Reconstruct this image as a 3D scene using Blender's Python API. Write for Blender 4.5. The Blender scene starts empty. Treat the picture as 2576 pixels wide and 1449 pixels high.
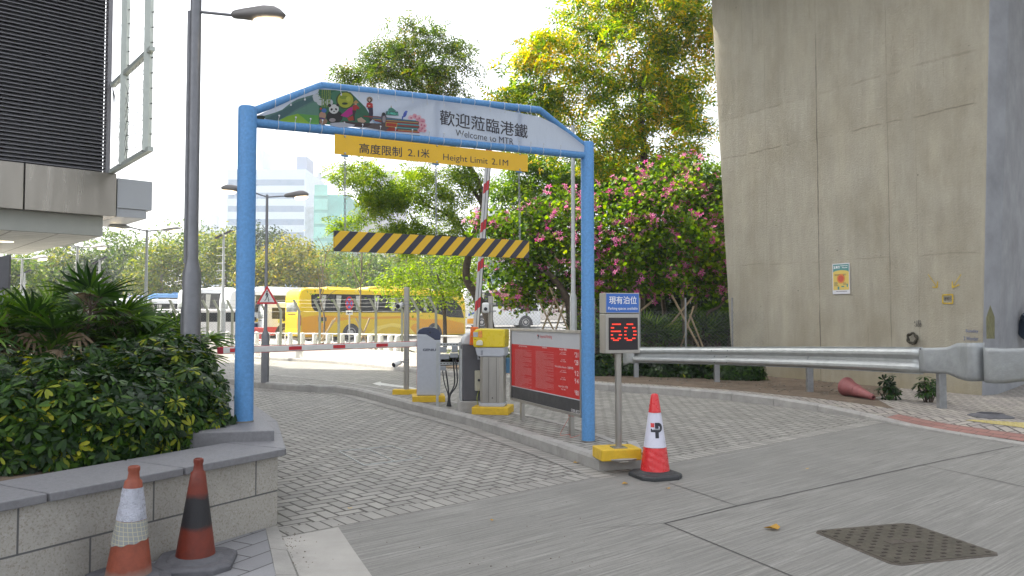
import bpy, bmesh, math, random
import numpy as np
from mathutils import Vector, Matrix, Euler
R = math.radians
random.seed(7)
SC = bpy.context.scene
COL = SC.collection
# ---------------------------------------------------------------- camera, sky, sun, exposure
EYE, PITCH, F, CX, CY = 1.55, R(2.09), 1932.0, 1288.0, 724.5
cam_data = bpy.data.cameras.new('camera')
cam_data.sensor_width = 36.0
cam_data.lens = 36.0 * F / 2576.0
cam_data.clip_start = 0.05
cam_data.clip_end = 3000
cam = bpy.data.objects.new('camera', cam_data)
COL.objects.link(cam)
cam.location = (0, 0, EYE)
cam.rotation_euler = (R(90) + PITCH, 0, 0)
SC.camera = cam
SUN_EL, SUN_AZ = 50.0, 165.0        # azimuth of the direction towards the sun, counter-clockwise from +x
sv = Vector((math.cos(R(SUN_EL)) * math.cos(R(SUN_AZ)), math.cos(R(SUN_EL)) * math.sin(R(SUN_AZ)), math.sin(R(SUN_EL))))
W = bpy.data.worlds.new("World")
SC.world = W
W.use_nodes = True
wn = W.node_tree
bg = wn.nodes['Background']
sky = wn.nodes.new('ShaderNodeTexSky')
sky.sky_type = 'NISHITA'
sky.sun_disc = False
sky.sun_elevation = R(SUN_EL)
sky.sun_rotation = math.atan2(sv.x, sv.y)
sky.air_density = 1.0
sky.dust_density = 4.0
sky.ozone_density = 1.0
hsv = wn.nodes.new('ShaderNodeHueSaturation')          # thin bright haze whitens the sky
hsv.inputs['Saturation'].default_value = .24
wn.links.new(sky.outputs[0], hsv.inputs['Color'])
wn.links.new(hsv.outputs[0], bg.inputs[0])
bg.inputs[1].default_value = 0.15
sun_d = bpy.data.lights.new('sun', 'SUN')
sun_d.energy = 4.2
sun_d.angle = R(0.6)
sun_d.color = (1.0, 0.93, 0.80)
sun = bpy.data.objects.new('sun', sun_d)
COL.objects.link(sun)
sun.rotation_euler = sv.to_track_quat('Z', 'Y').to_euler()
SC.view_settings.view_transform = 'Standard'
SC.view_settings.look = 'None'
SC.view_settings.exposure = 1.63
SC.view_settings.gamma = 1.0
SC.cycles.max_bounces = 8
SC.cycles.transparent_max_bounces = 16
SC.cycles.use_denoising = True

# ---------------------------------------------------------------- pixel -> world (measuring the photograph)
cP, sP = math.cos(PITCH), math.sin(PITCH)
def ray(u, v):
    a, b = (u - CX) / F, -(v - CY) / F
    return Vector((a, cP - b * sP, b * cP + sP))
def G(u, v, z=0.0):
    d = ray(u, v); t = (z - EYE) / d.z
    return Vector((d.x * t, d.y * t, z))
def D(u, v, y):
    d = ray(u, v); t = y / d.y
    return Vector((d.x * t, y, EYE + d.z * t))
def ONP(u, v, A, N):
    d = ray(u, v); o = Vector((0, 0, EYE)); t = (Vector(A) - o).dot(N) / d.dot(N)
    return o + d * t

# ---------------------------------------------------------------- materials
MATS = {}
def nd(nt, typ, **kw):
    n = nt.nodes.new(typ)
    for k, v in kw.items(): setattr(n, k, v)
    return n
def mth(nt, op, a, b=None, c=None):
    n = nt.nodes.new('ShaderNodeMath'); n.operation = op
    for i, x in enumerate((a, b, c)):
        if x is None: continue
        if isinstance(x, (int, float)): n.inputs[i].default_value = x
        else: nt.links.new(x, n.inputs[i])
    return n.outputs[0]
def mixc(nt, f, a, b, mode='MIX'):
    n = nt.nodes.new('ShaderNodeMix'); n.data_type = 'RGBA'; n.blend_type = mode; n.clamp_factor = True
    for s, x in ((n.inputs[0], f), (n.inputs[6], a), (n.inputs[7], b)):
        if isinstance(x, (int, float)): s.default_value = x
        elif isinstance(x, (tuple, list)): s.default_value = (*x[:3], 1)
        else: nt.links.new(x, s)
    return n.outputs[2]
def noise(nt, vec, scale, detail=3, rough=.6):
    n = nd(nt, 'ShaderNodeTexNoise'); n.inputs['Scale'].default_value = scale
    n.inputs['Detail'].default_value = detail; n.inputs['Roughness'].default_value = rough
    if vec is not None: nt.links.new(vec, n.inputs['Vector'])
    return n.outputs['Fac']
def mapr(nt, x, a, b, c, d):
    n = nd(nt, 'ShaderNodeMapRange'); n.inputs[1].default_value = a; n.inputs[2].default_value = b
    n.inputs[3].default_value = c; n.inputs[4].default_value = d; nt.links.new(x, n.inputs[0]); return n.outputs[0]
def mapping(nt, vec, scale=(1, 1, 1), rot=(0, 0, 0), loc=(0, 0, 0)):
    n = nd(nt, 'ShaderNodeMapping'); n.inputs['Scale'].default_value = scale; n.inputs['Rotation'].default_value = rot
    n.inputs['Location'].default_value = loc; nt.links.new(vec, n.inputs['Vector']); return n.outputs[0]
def bump(nt, h, dist=.01, strength=1.0):
    n = nd(nt, 'ShaderNodeBump'); n.inputs['Distance'].default_value = dist; n.inputs['Strength'].default_value = strength
    nt.links.new(h, n.inputs['Height']); return n.outputs[0]
def base(name):
    m = bpy.data.materials.new(name); m.use_nodes = True
    nt = m.node_tree; b = nt.nodes['Principled BSDF']; return m, nt, b
def pos(nt):
    return nd(nt, 'ShaderNodeNewGeometry').outputs['Position']
def objc(nt):
    return nd(nt, 'ShaderNodeTexCoord').outputs['Object']
def mat(name, col, rough=.6, metal=0.0, var=.12, scale=6.0, bmp=0.0, spec=None, dirt=0.0, emis=None, coat=0.0, stretch=None):
    if name in MATS: return MATS[name]
    m, nt, b = base(name)
    o = objc(nt)
    if stretch: o = mapping(nt, o, stretch)
    f = noise(nt, o, scale, 4)
    c = mixc(nt, mapr(nt, f, .3, .7, 0, 1), tuple(x * (1 - var) for x in col), tuple(min(1, x * (1 + var)) for x in col))
    if dirt:
        f2 = noise(nt, o, scale * .45, 6, .7)
        c = mixc(nt, mapr(nt, f2, .5, .75, 0, dirt), c, tuple(x * .35 for x in col))
    nt.links.new(c, b.inputs['Base Color'])
    f3 = noise(nt, o, scale * 3, 3)
    nt.links.new(mapr(nt, f3, .3, .7, max(.03, rough - .08), min(1, rough + .08)), b.inputs['Roughness'])
    b.inputs['Metallic'].default_value = metal
    if spec is not None: b.inputs['Specular IOR Level'].default_value = spec
    if coat: b.inputs['Coat Weight'].default_value = coat
    if bmp:
        nt.links.new(bump(nt, noise(nt, o, scale * 8, 4), bmp), b.inputs['Normal'])
    if emis:
        b.inputs['Emission Color'].default_value = (*emis[0], 1); b.inputs['Emission Strength'].default_value = emis[1]
    MATS[name] = m
    return m
def glassy(name, col, rough=.06):
    if name in MATS: return MATS[name]
    m, nt, b = base(name)
    b.inputs['Base Color'].default_value = (*col, 1); b.inputs['Roughness'].default_value = rough
    b.inputs['Specular IOR Level'].default_value = .35
    MATS[name] = m; return m
def leafmat(name, stops, rough=.5, trans=.35, spec=.4):
    m, nt, b = base(name)
    g = nd(nt, 'ShaderNodeNewGeometry')
    rp = nd(nt, 'ShaderNodeValToRGB'); cr = rp.color_ramp
    while len(cr.elements) < len(stops): cr.elements.new(.5)
    for e, (p, c) in zip(cr.elements, stops): e.position = p; e.color = (*c, 1)
    r = g.outputs['Random Per Island']
    f = noise(nt, g.outputs['Position'], .9, 2)
    nt.links.new(mth(nt, 'MULTIPLY_ADD', mapr(nt, f, .3, .7, -.5, .5), .45, mth(nt, 'MULTIPLY_ADD', r, .8, .1)), rp.inputs[0])
    nt.links.new(rp.outputs[0], b.inputs['Base Color'])
    b.inputs['Roughness'].default_value = rough; b.inputs['Specular IOR Level'].default_value = spec
    tr = nd(nt, 'ShaderNodeBsdfTranslucent')
    hs = nd(nt, 'ShaderNodeHueSaturation'); hs.inputs['Value'].default_value = 1.5; hs.inputs['Saturation'].default_value = 1.15
    nt.links.new(rp.outputs[0], hs.inputs['Color']); nt.links.new(hs.outputs[0], tr.inputs[0])
    mx = nd(nt, 'ShaderNodeMixShader'); mx.inputs[0].default_value = trans
    nt.links.new(b.outputs[0], mx.inputs[1]); nt.links.new(tr.outputs[0], mx.inputs[2])
    nt.links.new(mx.outputs[0], nt.nodes['Material Output'].inputs[0])
    MATS[name] = m; return m

# ---------------------------------------------------------------- mesh builder
class MB:
    def __init__(s): s.v = []; s.f = []; s.m = []; s.mi = 0; s.uv = {}
    def add(s, vs, fs):
        n = len(s.v); s.v += [tuple(v) for v in vs]
        for f in fs: s.f.append(tuple(i + n for i in f)); s.m.append(s.mi)
    def box(s, c, d, M=None):
        x, y, z = d[0] / 2, d[1] / 2, d[2] / 2
        vs = [Vector((a * x, b * y, e * z)) for a in (-1, 1) for b in (-1, 1) for e in (-1, 1)]
        if M is not None: vs = [M @ v for v in vs]
        vs = [v + Vector(c) for v in vs]
        s.add(vs, [(0, 1, 3, 2), (4, 6, 7, 5), (0, 4, 5, 1), (2, 3, 7, 6), (0, 2, 6, 4), (1, 5, 7, 3)])
    def bb(s, x0, x1, y0, y1, z0, z1): s.box(((x0 + x1) / 2, (y0 + y1) / 2, (z0 + z1) / 2), (abs(x1 - x0), abs(y1 - y0), abs(z1 - z0)))
    def bar(s, p, q, w, h, up=(0, 0, 1)):
        p, q = Vector(p), Vector(q); d = (q - p); L = d.length; d = d.normalized(); up = Vector(up)
        if abs(d.dot(up)) > .99: up = Vector((1, 0, 0))
        r = d.cross(up).normalized(); u = r.cross(d)
        s.box((p + q) / 2, (L, w, h), Matrix((d, r, u)).transposed())
    def tube(s, pts, r, n=10, cap=True):
        pts = [Vector(p) for p in pts]; rs = r if isinstance(r, (list, tuple)) else [r] * len(pts)
        rings = []; prev = None
        for i, p in enumerate(pts):
            a = pts[max(i - 1, 0)]; b = pts[min(i + 1, len(pts) - 1)]; d = (b - a).normalized()
            if prev is None:
                ref = Vector((0, 0, 1)) if abs(d.z) < .9 else Vector((1, 0, 0)); x = d.cross(ref).normalized()
            else: x = (prev - d * prev.dot(d)).normalized()
            prev = x; y = d.cross(x)
            rings.append([p + (x * math.cos(t) + y * math.sin(t)) * rs[i] for t in [2 * math.pi * k / n for k in range(n)]])
        vs = [v for g in rings for v in g]; fs = []
        for i in range(len(pts) - 1):
            for k in range(n): fs.append((i * n + k, i * n + (k + 1) % n, (i + 1) * n + (k + 1) % n, (i + 1) * n + k))
        if cap: fs.append(tuple(range(n - 1, -1, -1))); fs.append(tuple((len(pts) - 1) * n + k for k in range(n)))
        s.add(vs, fs)
    def lathe(s, prof, c=(0, 0, 0), n=24, cap=True, M=None):
        vs = []; fs = []
        for (r, z) in prof:
            for k in range(n):
                t = 2 * math.pi * k / n; v = Vector((r * math.cos(t), r * math.sin(t), z))
                if M is not None: v = M @ v
                vs.append(v + Vector(c))
        for i in range(len(prof) - 1):
            for k in range(n): fs.append((i * n + k, i * n + (k + 1) % n, (i + 1) * n + (k + 1) % n, (i + 1) * n + k))
        if cap: fs.append(tuple(range(n - 1, -1, -1))); fs.append(tuple((len(prof) - 1) * n + k for k in range(n)))
        s.add(vs, fs)
    def prism(s, poly, z0, z1, axis='z'):
        n = len(poly)
        def P(a, b, c): return {'z': (a, b, c), 'y': (a, c, b), 'x': (c, a, b)}[axis]
        vs = [P(a, b, z0) for a, b in poly] + [P(a, b, z1) for a, b in poly]
        fs = [tuple(range(n - 1, -1, -1)), tuple(range(n, 2 * n))] + [(i, (i + 1) % n, n + (i + 1) % n, n + i) for i in range(n)]
        s.add(vs, fs)
    def poly(s, pts): s.add(pts, [tuple(range(len(pts)))])
    def loft(s, secs, closed=True, cap=True):
        n = len(secs[0]); vs = [v for g in secs for v in g]; fs = []
        for i in range(len(secs) - 1):
            for k in range(n if closed else n - 1): fs.append((i * n + k, i * n + (k + 1) % n, (i + 1) * n + (k + 1) % n, (i + 1) * n + k))
        if cap and closed: fs.append(tuple(range(n - 1, -1, -1))); fs.append(tuple((len(secs) - 1) * n + k for k in range(n)))
        s.add(vs, fs)
    def build(s, name, mats, parent=None, smooth=None, bevel=0, seg=2, fix=True, solid=0):
        me = bpy.data.meshes.new(name); me.from_pydata(s.v, [], s.f)
        if not isinstance(mats, (list, tuple)): mats = [mats]
        for m in mats: me.materials.append(m)
        if len(mats) > 1: me.polygons.foreach_set('material_index', s.m)
        if fix:
            bm = bmesh.new(); bm.from_mesh(me); bmesh.ops.recalc_face_normals(bm, faces=bm.faces); bm.to_mesh(me); bm.free()
        if smooth is not None:
            me.polygons.foreach_set('use_smooth', [True] * len(me.polygons))
            try: me.set_sharp_from_angle(angle=R(smooth))
            except Exception: pass
        o = bpy.data.objects.new(name, me); COL.objects.link(o)
        if parent is not None: o.parent = parent
        if solid:
            d = o.modifiers.new('thick', 'SOLIDIFY'); d.thickness = solid; d.offset = 0
        if bevel:
            b = o.modifiers.new('bevel', 'BEVEL'); b.width = bevel; b.segments = seg; b.limit_method = 'ANGLE'; b.angle_limit = R(40)
        return o
def tag(o, label=None, cat=None, group=None, kind=None):
    if label: o['label'] = label
    if cat: o['category'] = cat
    if group: o['group'] = group
    if kind: o['kind'] = kind
    return o
def thing(name, label, cat, loc=(0, 0, 0), rz=0.0, group=None):
    o = bpy.data.objects.new(name, None); COL.objects.link(o); o.empty_display_size = .1
    o.location = loc; o.rotation_euler = (0, 0, rz)
    return tag(o, label, cat, group)
def struct(o): o['kind'] = 'structure'; return o
def copy_tree(o, parent=None):
    c = o.copy(); COL.objects.link(c); c.parent = parent
    for ch in list(o.children): copy_tree(ch, c)
    return c
def text_mesh(body, size, align='LEFT', bold=0.0, sx=1.0, shear=0.0, spacing=1.0, depth=0.0):
    cu = bpy.data.curves.new('t', 'FONT'); cu.body = body; cu.size = size; cu.align_x = align; cu.offset = bold
    cu.shear = shear; cu.space_character = spacing; cu.resolution_u = 3; cu.extrude = depth
    o = bpy.data.objects.new('t', cu); COL.objects.link(o)
    bpy.context.view_layer.update()
    me = bpy.data.meshes.new_from_object(o.evaluated_get(bpy.context.evaluated_depsgraph_get()))
    vs = [(v.co.x * sx, v.co.y, v.co.z) for v in me.vertices]; fs = [tuple(p.vertices) for p in me.polygons]
    bpy.data.objects.remove(o); bpy.data.curves.remove(cu); bpy.data.meshes.remove(me)
    return vs, fs
def text_on(mb, body, size, x, z, y, align='LEFT', bold=0.0, sx=1.0, skew=0.0, **kw):
    """text in the local xz plane facing -y, origin (x, z)"""
    vs, fs = text_mesh(body, size, align, bold, sx, **kw)
    mb.add([(x + a, y, z + b + skew * a) for a, b, c in vs], fs)
def rnd(a, b): return random.uniform(a, b)

# ---------------------------------------------------------------- shared materials
M_GALV = mat('galvanised_steel', (.30, .31, .32), .42, .75, .12, 9, dirt=.3)
M_GALVL = mat('weathered_zinc', (.42, .44, .44), .5, .5, .1, 7, dirt=.25)
M_STAIN = mat('brushed_stainless', (.40, .385, .36), .36, .9, .06, 2.5, stretch=(3, 3, .4))
M_BLUE = mat('sky_blue_paint', (.095, .26, .52), .45, 0, .14, 45, bmp=.002, spec=.35, dirt=.10)
M_YEL = mat('worn_yellow_paint', (.62, .40, .02), .55, 0, .1, 10, bmp=.002, dirt=.35)
M_BLACK = mat('black_rubber', (.035, .037, .04), .6, 0, .2, 12, bmp=.001)
M_DARK = mat('dark_grey_paint', (.085, .085, .095), .5, 0, .08, 9, dirt=.2)
M_WHITE = mat('white_paint', (.72, .72, .70), .45, 0, .05, 8, dirt=.1)
M_RED = mat('red_paint', (.55, .03, .04), .45, 0, .08, 8)
M_CONC = mat('precast_concrete', (.33, .32, .30), .85, 0, .14, 5, bmp=.002, dirt=.35)
M_INK = mat('black_ink', (.02, .02, .03), .5, 0, .0, 5)
M_WTXT = mat('white_lettering', (.78, .78, .80), .5, 0, .0, 5)
M_BARK = mat('tree_bark', (.085, .062, .045), .9, 0, .35, 9, bmp=.01)
M_BARKL = mat('pale_bark', (.17, .14, .10), .9, 0, .3, 9, bmp=.008)
M_GLASS = glassy('dark_coach_glass', (.012, .014, .016), .12)
M_BAMBOO = mat('bamboo_cane', (.36, .27, .16), .6, 0, .2, 8)
# ================================================================ THE SETTING
P0, P1 = G(705, 1352), G(2215, 1065)
EB = (P1 - P0).normalized(); NB = Vector((-EB.y, EB.x, 0))
ANG = math.atan2(EB.y, EB.x)
def herring(name, c1, c2, joint, unit=.1125, ang=ANG, bmpd=.004, dirty=.5, wet=0):
    m, nt, b = base(name)
    g = mapping(nt, pos(nt), (1 / unit,) * 3, (0, 0, -ang))
    sx = nd(nt, 'ShaderNodeSeparateXYZ'); nt.links.new(g, sx.inputs[0]); X, Y = sx.outputs[0], sx.outputs[1]
    wob = noise(nt, mapping(nt, pos(nt), (1, 1, 1)), 2.0, 1)
    X = mth(nt, 'MULTIPLY_ADD', wob, .25, X)
    i, j = mth(nt, 'FLOOR', X), mth(nt, 'FLOOR', Y)
    fx, fy = mth(nt, 'SUBTRACT', X, i), mth(nt, 'SUBTRACT', Y, j)
    k = mth(nt, 'FLOORED_MODULO', mth(nt, 'SUBTRACT', i, j), 4.0)
    def eq(n): return mth(nt, 'COMPARE', k, float(n), .3)
    k0, k1, k2, k3 = eq(0), eq(1), eq(2), eq(3)
    gx, gy = mth(nt, 'SUBTRACT', 1.0, fx), mth(nt, 'SUBTRACT', 1.0, fy)
    mx, my = mth(nt, 'MINIMUM', fx, gx), mth(nt, 'MINIMUM', fy, gy)
    d0, d1 = mth(nt, 'MINIMUM', fx, my), mth(nt, 'MINIMUM', gx, my)
    d3, d2 = mth(nt, 'MINIMUM', fy, mx), mth(nt, 'MINIMUM', gy, mx)
    d = mth(nt, 'ADD', mth(nt, 'ADD', mth(nt, 'MULTIPLY', k0, d0), mth(nt, 'MULTIPLY', k1, d1)),
            mth(nt, 'ADD', mth(nt, 'MULTIPLY', k2, d2), mth(nt, 'MULTIPLY', k3, d3)))
    ii, jj = mth(nt, 'SUBTRACT', i, k1), mth(nt, 'SUBTRACT', j, k2)
    cb = nd(nt, 'ShaderNodeCombineXYZ'); nt.links.new(ii, cb.inputs[0]); nt.links.new(jj, cb.inputs[1])
    wn_ = nd(nt, 'ShaderNodeTexWhiteNoise'); wn_.noise_dimensions = '2D'; nt.links.new(cb.outputs[0], wn_.inputs['Vector'])
    col = mixc(nt, wn_.outputs['Value'], c1, c2)
    big = noise(nt, pos(nt), .55, 5, .65)
    col = mixc(nt, mapr(nt, big, .45, .72, 0, dirty), col, tuple(x * .5 for x in c1))
    fine = noise(nt, pos(nt), 90, 3)
    col = mixc(nt, mapr(nt, fine, .3, .7, .0, .25), col, tuple(x * .6 for x in c1))
    gap = mapr(nt, mth(nt, 'SUBTRACT', d, mapr(nt, noise(nt, pos(nt), 3.1, 3), .35, .7, 0, .05)), .045, .095, 0, 1)
    col = mixc(nt, gap, joint, col)
    nt.links.new(col, b.inputs['Base Color'])
    nt.links.new(mapr(nt, big, .3, .7, .88, .66), b.inputs['Roughness'])
    h = mth(nt, 'ADD', gap, mth(nt, 'MULTIPLY', mth(nt, 'ADD', wn_.outputs['Value'], fine), .25))
    nt.links.new(bump(nt, h, bmpd, .8), b.inputs['Normal'])
    MATS[name] = m; return m
def coursed(name, c1, c2, joint, bw, rh, off=0.0, mort=.006, bmpd=.003, speck=None, scale_uv=1.0):
    m, nt, b = base(name)
    uv = nd(nt, 'ShaderNodeUVMap').outputs[0]
    n = nd(nt, 'ShaderNodeTexBrick'); n.offset = off; n.squash = 1
    n.inputs['Color1'].default_value = (*c1, 1); n.inputs['Color2'].default_value = (*c2, 1); n.inputs['Mortar'].default_value = (*joint, 1)
    n.inputs['Scale'].default_value = 1; n.inputs['Mortar Size'].default_value = mort; n.inputs['Mortar Smooth'].default_value = .2
    n.inputs['Bias'].default_value = 0; n.inputs['Brick Width'].default_value = bw; n.inputs['Row Height'].default_value = rh
    nt.links.new(uv, n.inputs['Vector'])
    col = n.outputs['Color']; p = pos(nt)
    if speck:
        s1 = noise(nt, p, 70, 4, .75)
        col = mixc(nt, mapr(nt, s1, .52, .62, 0, .6), col, speck)
        s2 = noise(nt, p, 45, 4, .8)
        col = mixc(nt, mapr(nt, s2, .55, .68, 0, .7), col, (.45, .43, .42))
        s3 = noise(nt, p, 1.8, 5, .7)
        col = mixc(nt, mapr(nt, s3, .48, .75, 0, .45), col, tuple(x * .45 for x in c1))
        col = mixc(nt, n.outputs['Fac'], col, joint)
    else:
        col = mixc(nt, mapr(nt, noise(nt, p, .9, 5, .7), .45, .75, 0, .45), col, tuple(x * .5 for x in c1))
        col = mixc(nt, mapr(nt, noise(nt, p, 80, 3), .3, .7, 0, .2), col, tuple(x * .6 for x in c1))
    nt.links.new(col, b.inputs['Base Color']); b.inputs['Roughness'].default_value = .8
    nt.links.new(bump(nt, mth(nt, 'SUBTRACT', mth(nt, 'MULTIPLY', noise(nt, p, 60, 3), .3), n.outputs['Fac']), bmpd), b.inputs['Normal'])
    MATS[name] = m; return m
def broom(name, c, ang):
    m, nt, b = base(name)
    p = pos(nt)
    q = mapping(nt, p, (1, 1, 1), (0, 0, -ang))
    st = noise(nt, mapping(nt, q, (1.3, 48, 1)), 1.0, 5, .75)
    st2 = noise(nt, mapping(nt, q, (.35, 9, 1)), 1.0, 4, .65)
    big = noise(nt, p, .42, 6, .68); fine = noise(nt, p, 160, 2)
    col = mixc(nt, mapr(nt, st, .36, .64, 0, 1), tuple(x * .42 for x in c), tuple(x * 1.22 for x in c))
    col = mixc(nt, mapr(nt, st2, .38, .66, 0, .65), col, tuple(x * .66 for x in c))
    col = mixc(nt, mapr(nt, big, .42, .68, 0, .7), col, tuple(x * .55 for x in c))
    col = mixc(nt, mapr(nt, fine, .3, .7, 0, .35), col, tuple(x * .6 for x in c))
    sp = noise(nt, p, 2.6, 3, .5)
    col = mixc(nt, mapr(nt, sp, .70, .76, 0, .55), col, tuple(x * .35 for x in c))
    gr_ = noise(nt, p, 38, 5, .8)
    col = mixc(nt, mapr(nt, gr_, .52, .66, 0, .5), col, tuple(x * .45 for x in c))
    col = mixc(nt, mapr(nt, noise(nt, mapping(nt, p, (1, 1, 1), (0, 0, .6), (3, 9, 0)), .23, 3, .5), .5, .62, 0, .3), col, tuple(x * .6 for x in c))
    nt.links.new(col, b.inputs['Base Color']); b.inputs['Roughness'].default_value = .86
    nt.links.new(bump(nt, mth(nt, 'ADD', st, mth(nt, 'MULTIPLY', fine, .4)), .006, .8), b.inputs['Normal'])
    MATS[name] = m; return m
M_PAVE = herring('grey_block_paving', (.255, .248, .225), (.365, .352, .318), (.075, .068, .06))
M_PAVE2 = herring('pinkish_block_paving', (.30, .27, .25), (.42, .39, .33), (.10, .09, .08), ang=ANG + R(45))
M_SOLD = coursed('edge_course_paving', (.265, .256, .232), (.355, .342, .31), (.075, .068, .06), .1125, .226, mort=.008)
M_REDB = coursed('red_brick_course', (.27, .13, .11), (.33, .18, .15), (.12, .09, .08), .21, .105, .5)
M_ROAD = broom('brushed_road_concrete', (.30, .292, .268), ANG)
M_SMOOTH = mat('smooth_concrete', (.36, .345, .315), .85, 0, .1, 3, bmp=.003, dirt=.4)
M_LOT = mat('pale_asphalt', (.17, .17, .17), .9, 0, .15, 2, bmp=.002)
M_SOIL = mat('dry_soil', (.13, .095, .065), .95, 0, .35, 4, bmp=.02)
M_JOINT = mat('bitumen_joint', (.055, .052, .05), .8, 0, .3, 12)

def flat(name, pts, z, m, uvf=None):
    mb = MB(); mb.poly([(p[0], p[1], z) for p in pts]); o = mb.build(name, m, fix=False)
    for pl in o.data.polygons:
        if pl.normal.z < 0: pl.flip()
    return struct(o)
def offset(pts, d):
    out = []
    for i, p in enumerate(pts):
        a = pts[max(0, i - 1)]; b = pts[min(len(pts) - 1, i + 1)]; t = Vector((b[0] - a[0], b[1] - a[1])).normalized()
        out.append(Vector((p[0] - t.y * d, p[1] + t.x * d, p[2] if len(p) > 2 else 0)))
    return out
def smoothline(pts, n=4):
    """Catmull-Rom through the points"""
    P = [Vector(p) for p in pts]; out = []
    for i in range(len(P) - 1):
        a = P[max(0, i - 1)]; b = P[i]; c = P[i + 1]; d = P[min(len(P) - 1, i + 2)]
        for k in range(n):
            t = k / n
            out.append(.5 * ((2 * b) + (c - a) * t + (2 * a - 5 * b + 4 * c - d) * t * t + (3 * b - a - 3 * c + d) * t ** 3))
    out.append(P[-1]); return out
def resample(pts, step):
    L = [0]
    for a, b in zip(pts, pts[1:]): L.append(L[-1] + (b - a).length)
    n = max(1, round(L[-1] / step)); out = []; k = 0
    for i in range(n + 1):
        s = L[-1] * i / n
        while k < len(L) - 2 and L[k + 1] < s: k += 1
        t = (s - L[k]) / max(1e-6, L[k + 1] - L[k]); out.append(pts[k].lerp(pts[k + 1], t))
    return out
def strip_uv(name, A, B, m, zo=0.0, structure=True):
    me = bpy.data.meshes.new(name); n = len(A)
    vs = [(p[0], p[1], p[2] + zo) for p in A] + [(p[0], p[1], p[2] + zo) for p in B]
    fs = [(i, i + 1, n + i + 1, n + i) for i in range(n - 1)]
    me.from_pydata(vs, [], fs); me.materials.append(m)
    uv = me.uv_layers.new(name='UVMap'); L = [0]
    for a, b in zip(A, A[1:]): L.append(L[-1] + (Vector(b) - Vector(a)).length)
    for f in me.polygons:
        for li in f.loop_indices:
            vi = me.loops[li].vertex_index; i = vi % n
            uv.data[li].uv = (L[i], 0 if vi < n else (Vector(B[i]) - Vector(A[i])).length)
    o = bpy.data.objects.new(name, me); COL.objects.link(o)
    for pl in me.polygons:
        if pl.normal.z < -.1: pl.flip()
    return struct(o) if structure else o
def kerb(name, pts, m, w=.13, step=.92, flip=1):
    """pts: foot of the kerb face with the kerb height in z; stones run to the left of the line (flip=1)"""
    mb = MB(); P = resample(pts, step)
    for a, b in zip(P, P[1:]):
        t = Vector((b.x - a.x, b.y - a.y, 0)).normalized(); nrm = Vector((-t.y, t.x, 0)) * flip
        a2, b2 = a + t * .004, b - t * .004
        secs = []
        for q in (a2, b2):
            h = max(q.z, .02); g = Vector((q.x, q.y, 0))
            ch = min(.03, h * .4)
            secs.append([g + Vector((0, 0, -.08)), g + nrm * .0 + Vector((0, 0, h - ch)), g + nrm * ch * .7 + Vector((0, 0, h)), g + nrm * w + Vector((0, 0, h)), g + nrm * w + Vector((0, 0, -.08))])
        mb.loft(secs)
    return struct(mb.build(name, m))

# --- the ground sheet (rises gently beyond the coach park)
def gz(y): return -.016 + max(0.0, min(1.6, (y - 46) * .034))
ys = [-40, 0, 20, 40, 46] + [46 + 3 * k for k in range(1, 17)] + [120, 250, 600, 1400]
mb = MB(); xs = [-900, -200, -60, -20, 0, 20, 60, 200, 900]
for y in ys:
    pass
vs = [(x, y, gz(y)) for y in ys for x in xs]; nx = len(xs)
mb.add(vs, [(j * nx + i, j * nx + i + 1, (j + 1) * nx + i + 1, (j + 1) * nx + i) for j in range(len(ys) - 1) for i in range(nx - 1)])
struct(mb.build('ground', M_LOT, fix=False))
# --- road pavers and brushed concrete
flat('paved_road', [P0 - EB * 1.5, P1 + EB * 4, Vector((14, 20, 0)), Vector((6, 26, 0)), Vector((-10, 34, 0)), Vector((-45, 36, 0)), Vector((-45, 12, 0))], -.004, M_PAVE)
Q0 = P0 - EB * 7 - NB * 0
flat('concrete_road', [P0 - EB * 9, P1 + EB * 22, P1 + EB * 22 - NB * 22, P0 - EB * 9 - NB * 22], 0.0, M_ROAD)
# edge course of blocks along the concrete
A = [P0 + EB * (k * .5) for k in range(-1, 20)]
strip_uv('paved_road_edge', A, [a + NB * .225 for a in A], M_SOLD, .001)
# joints in the concrete
def jointline(pix, w=.012, z=.003):
    pts = [G(u, v) for u, v in pix]; L = offset(pts, w / 2); Rr = offset(pts, -w / 2)
    mb.loft([[Vector((a.x, a.y, z)), Vector((b.x, b.y, z))] for a, b in zip(L, Rr)], closed=False, cap=False)
mb = MB()
jointline([(1672, 1317), (1855, 1273), (2320, 1170), (2550, 1123)], .014)
jointline([(1672, 1317), (1820, 1378), (1990, 1449), (2200, 1540)], .012)
jointline([(1682, 1215), (1760, 1241), (1855, 1273)], .008)
jointline([(2320, 1170), (2450, 1197), (2620, 1235)], .010)
jointline([(1490, 1330), (1672, 1317)], .004)
struct(mb.build('road_joints', M_JOINT, fix=False))
flat('concrete_apron', [G(706, 1354), G(851, 1327), G(890, 1385), G(935, 1449), G(1010, 1560), G(800, 1600), G(752, 1449), G(728, 1395)], .003, M_SMOOTH)

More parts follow.
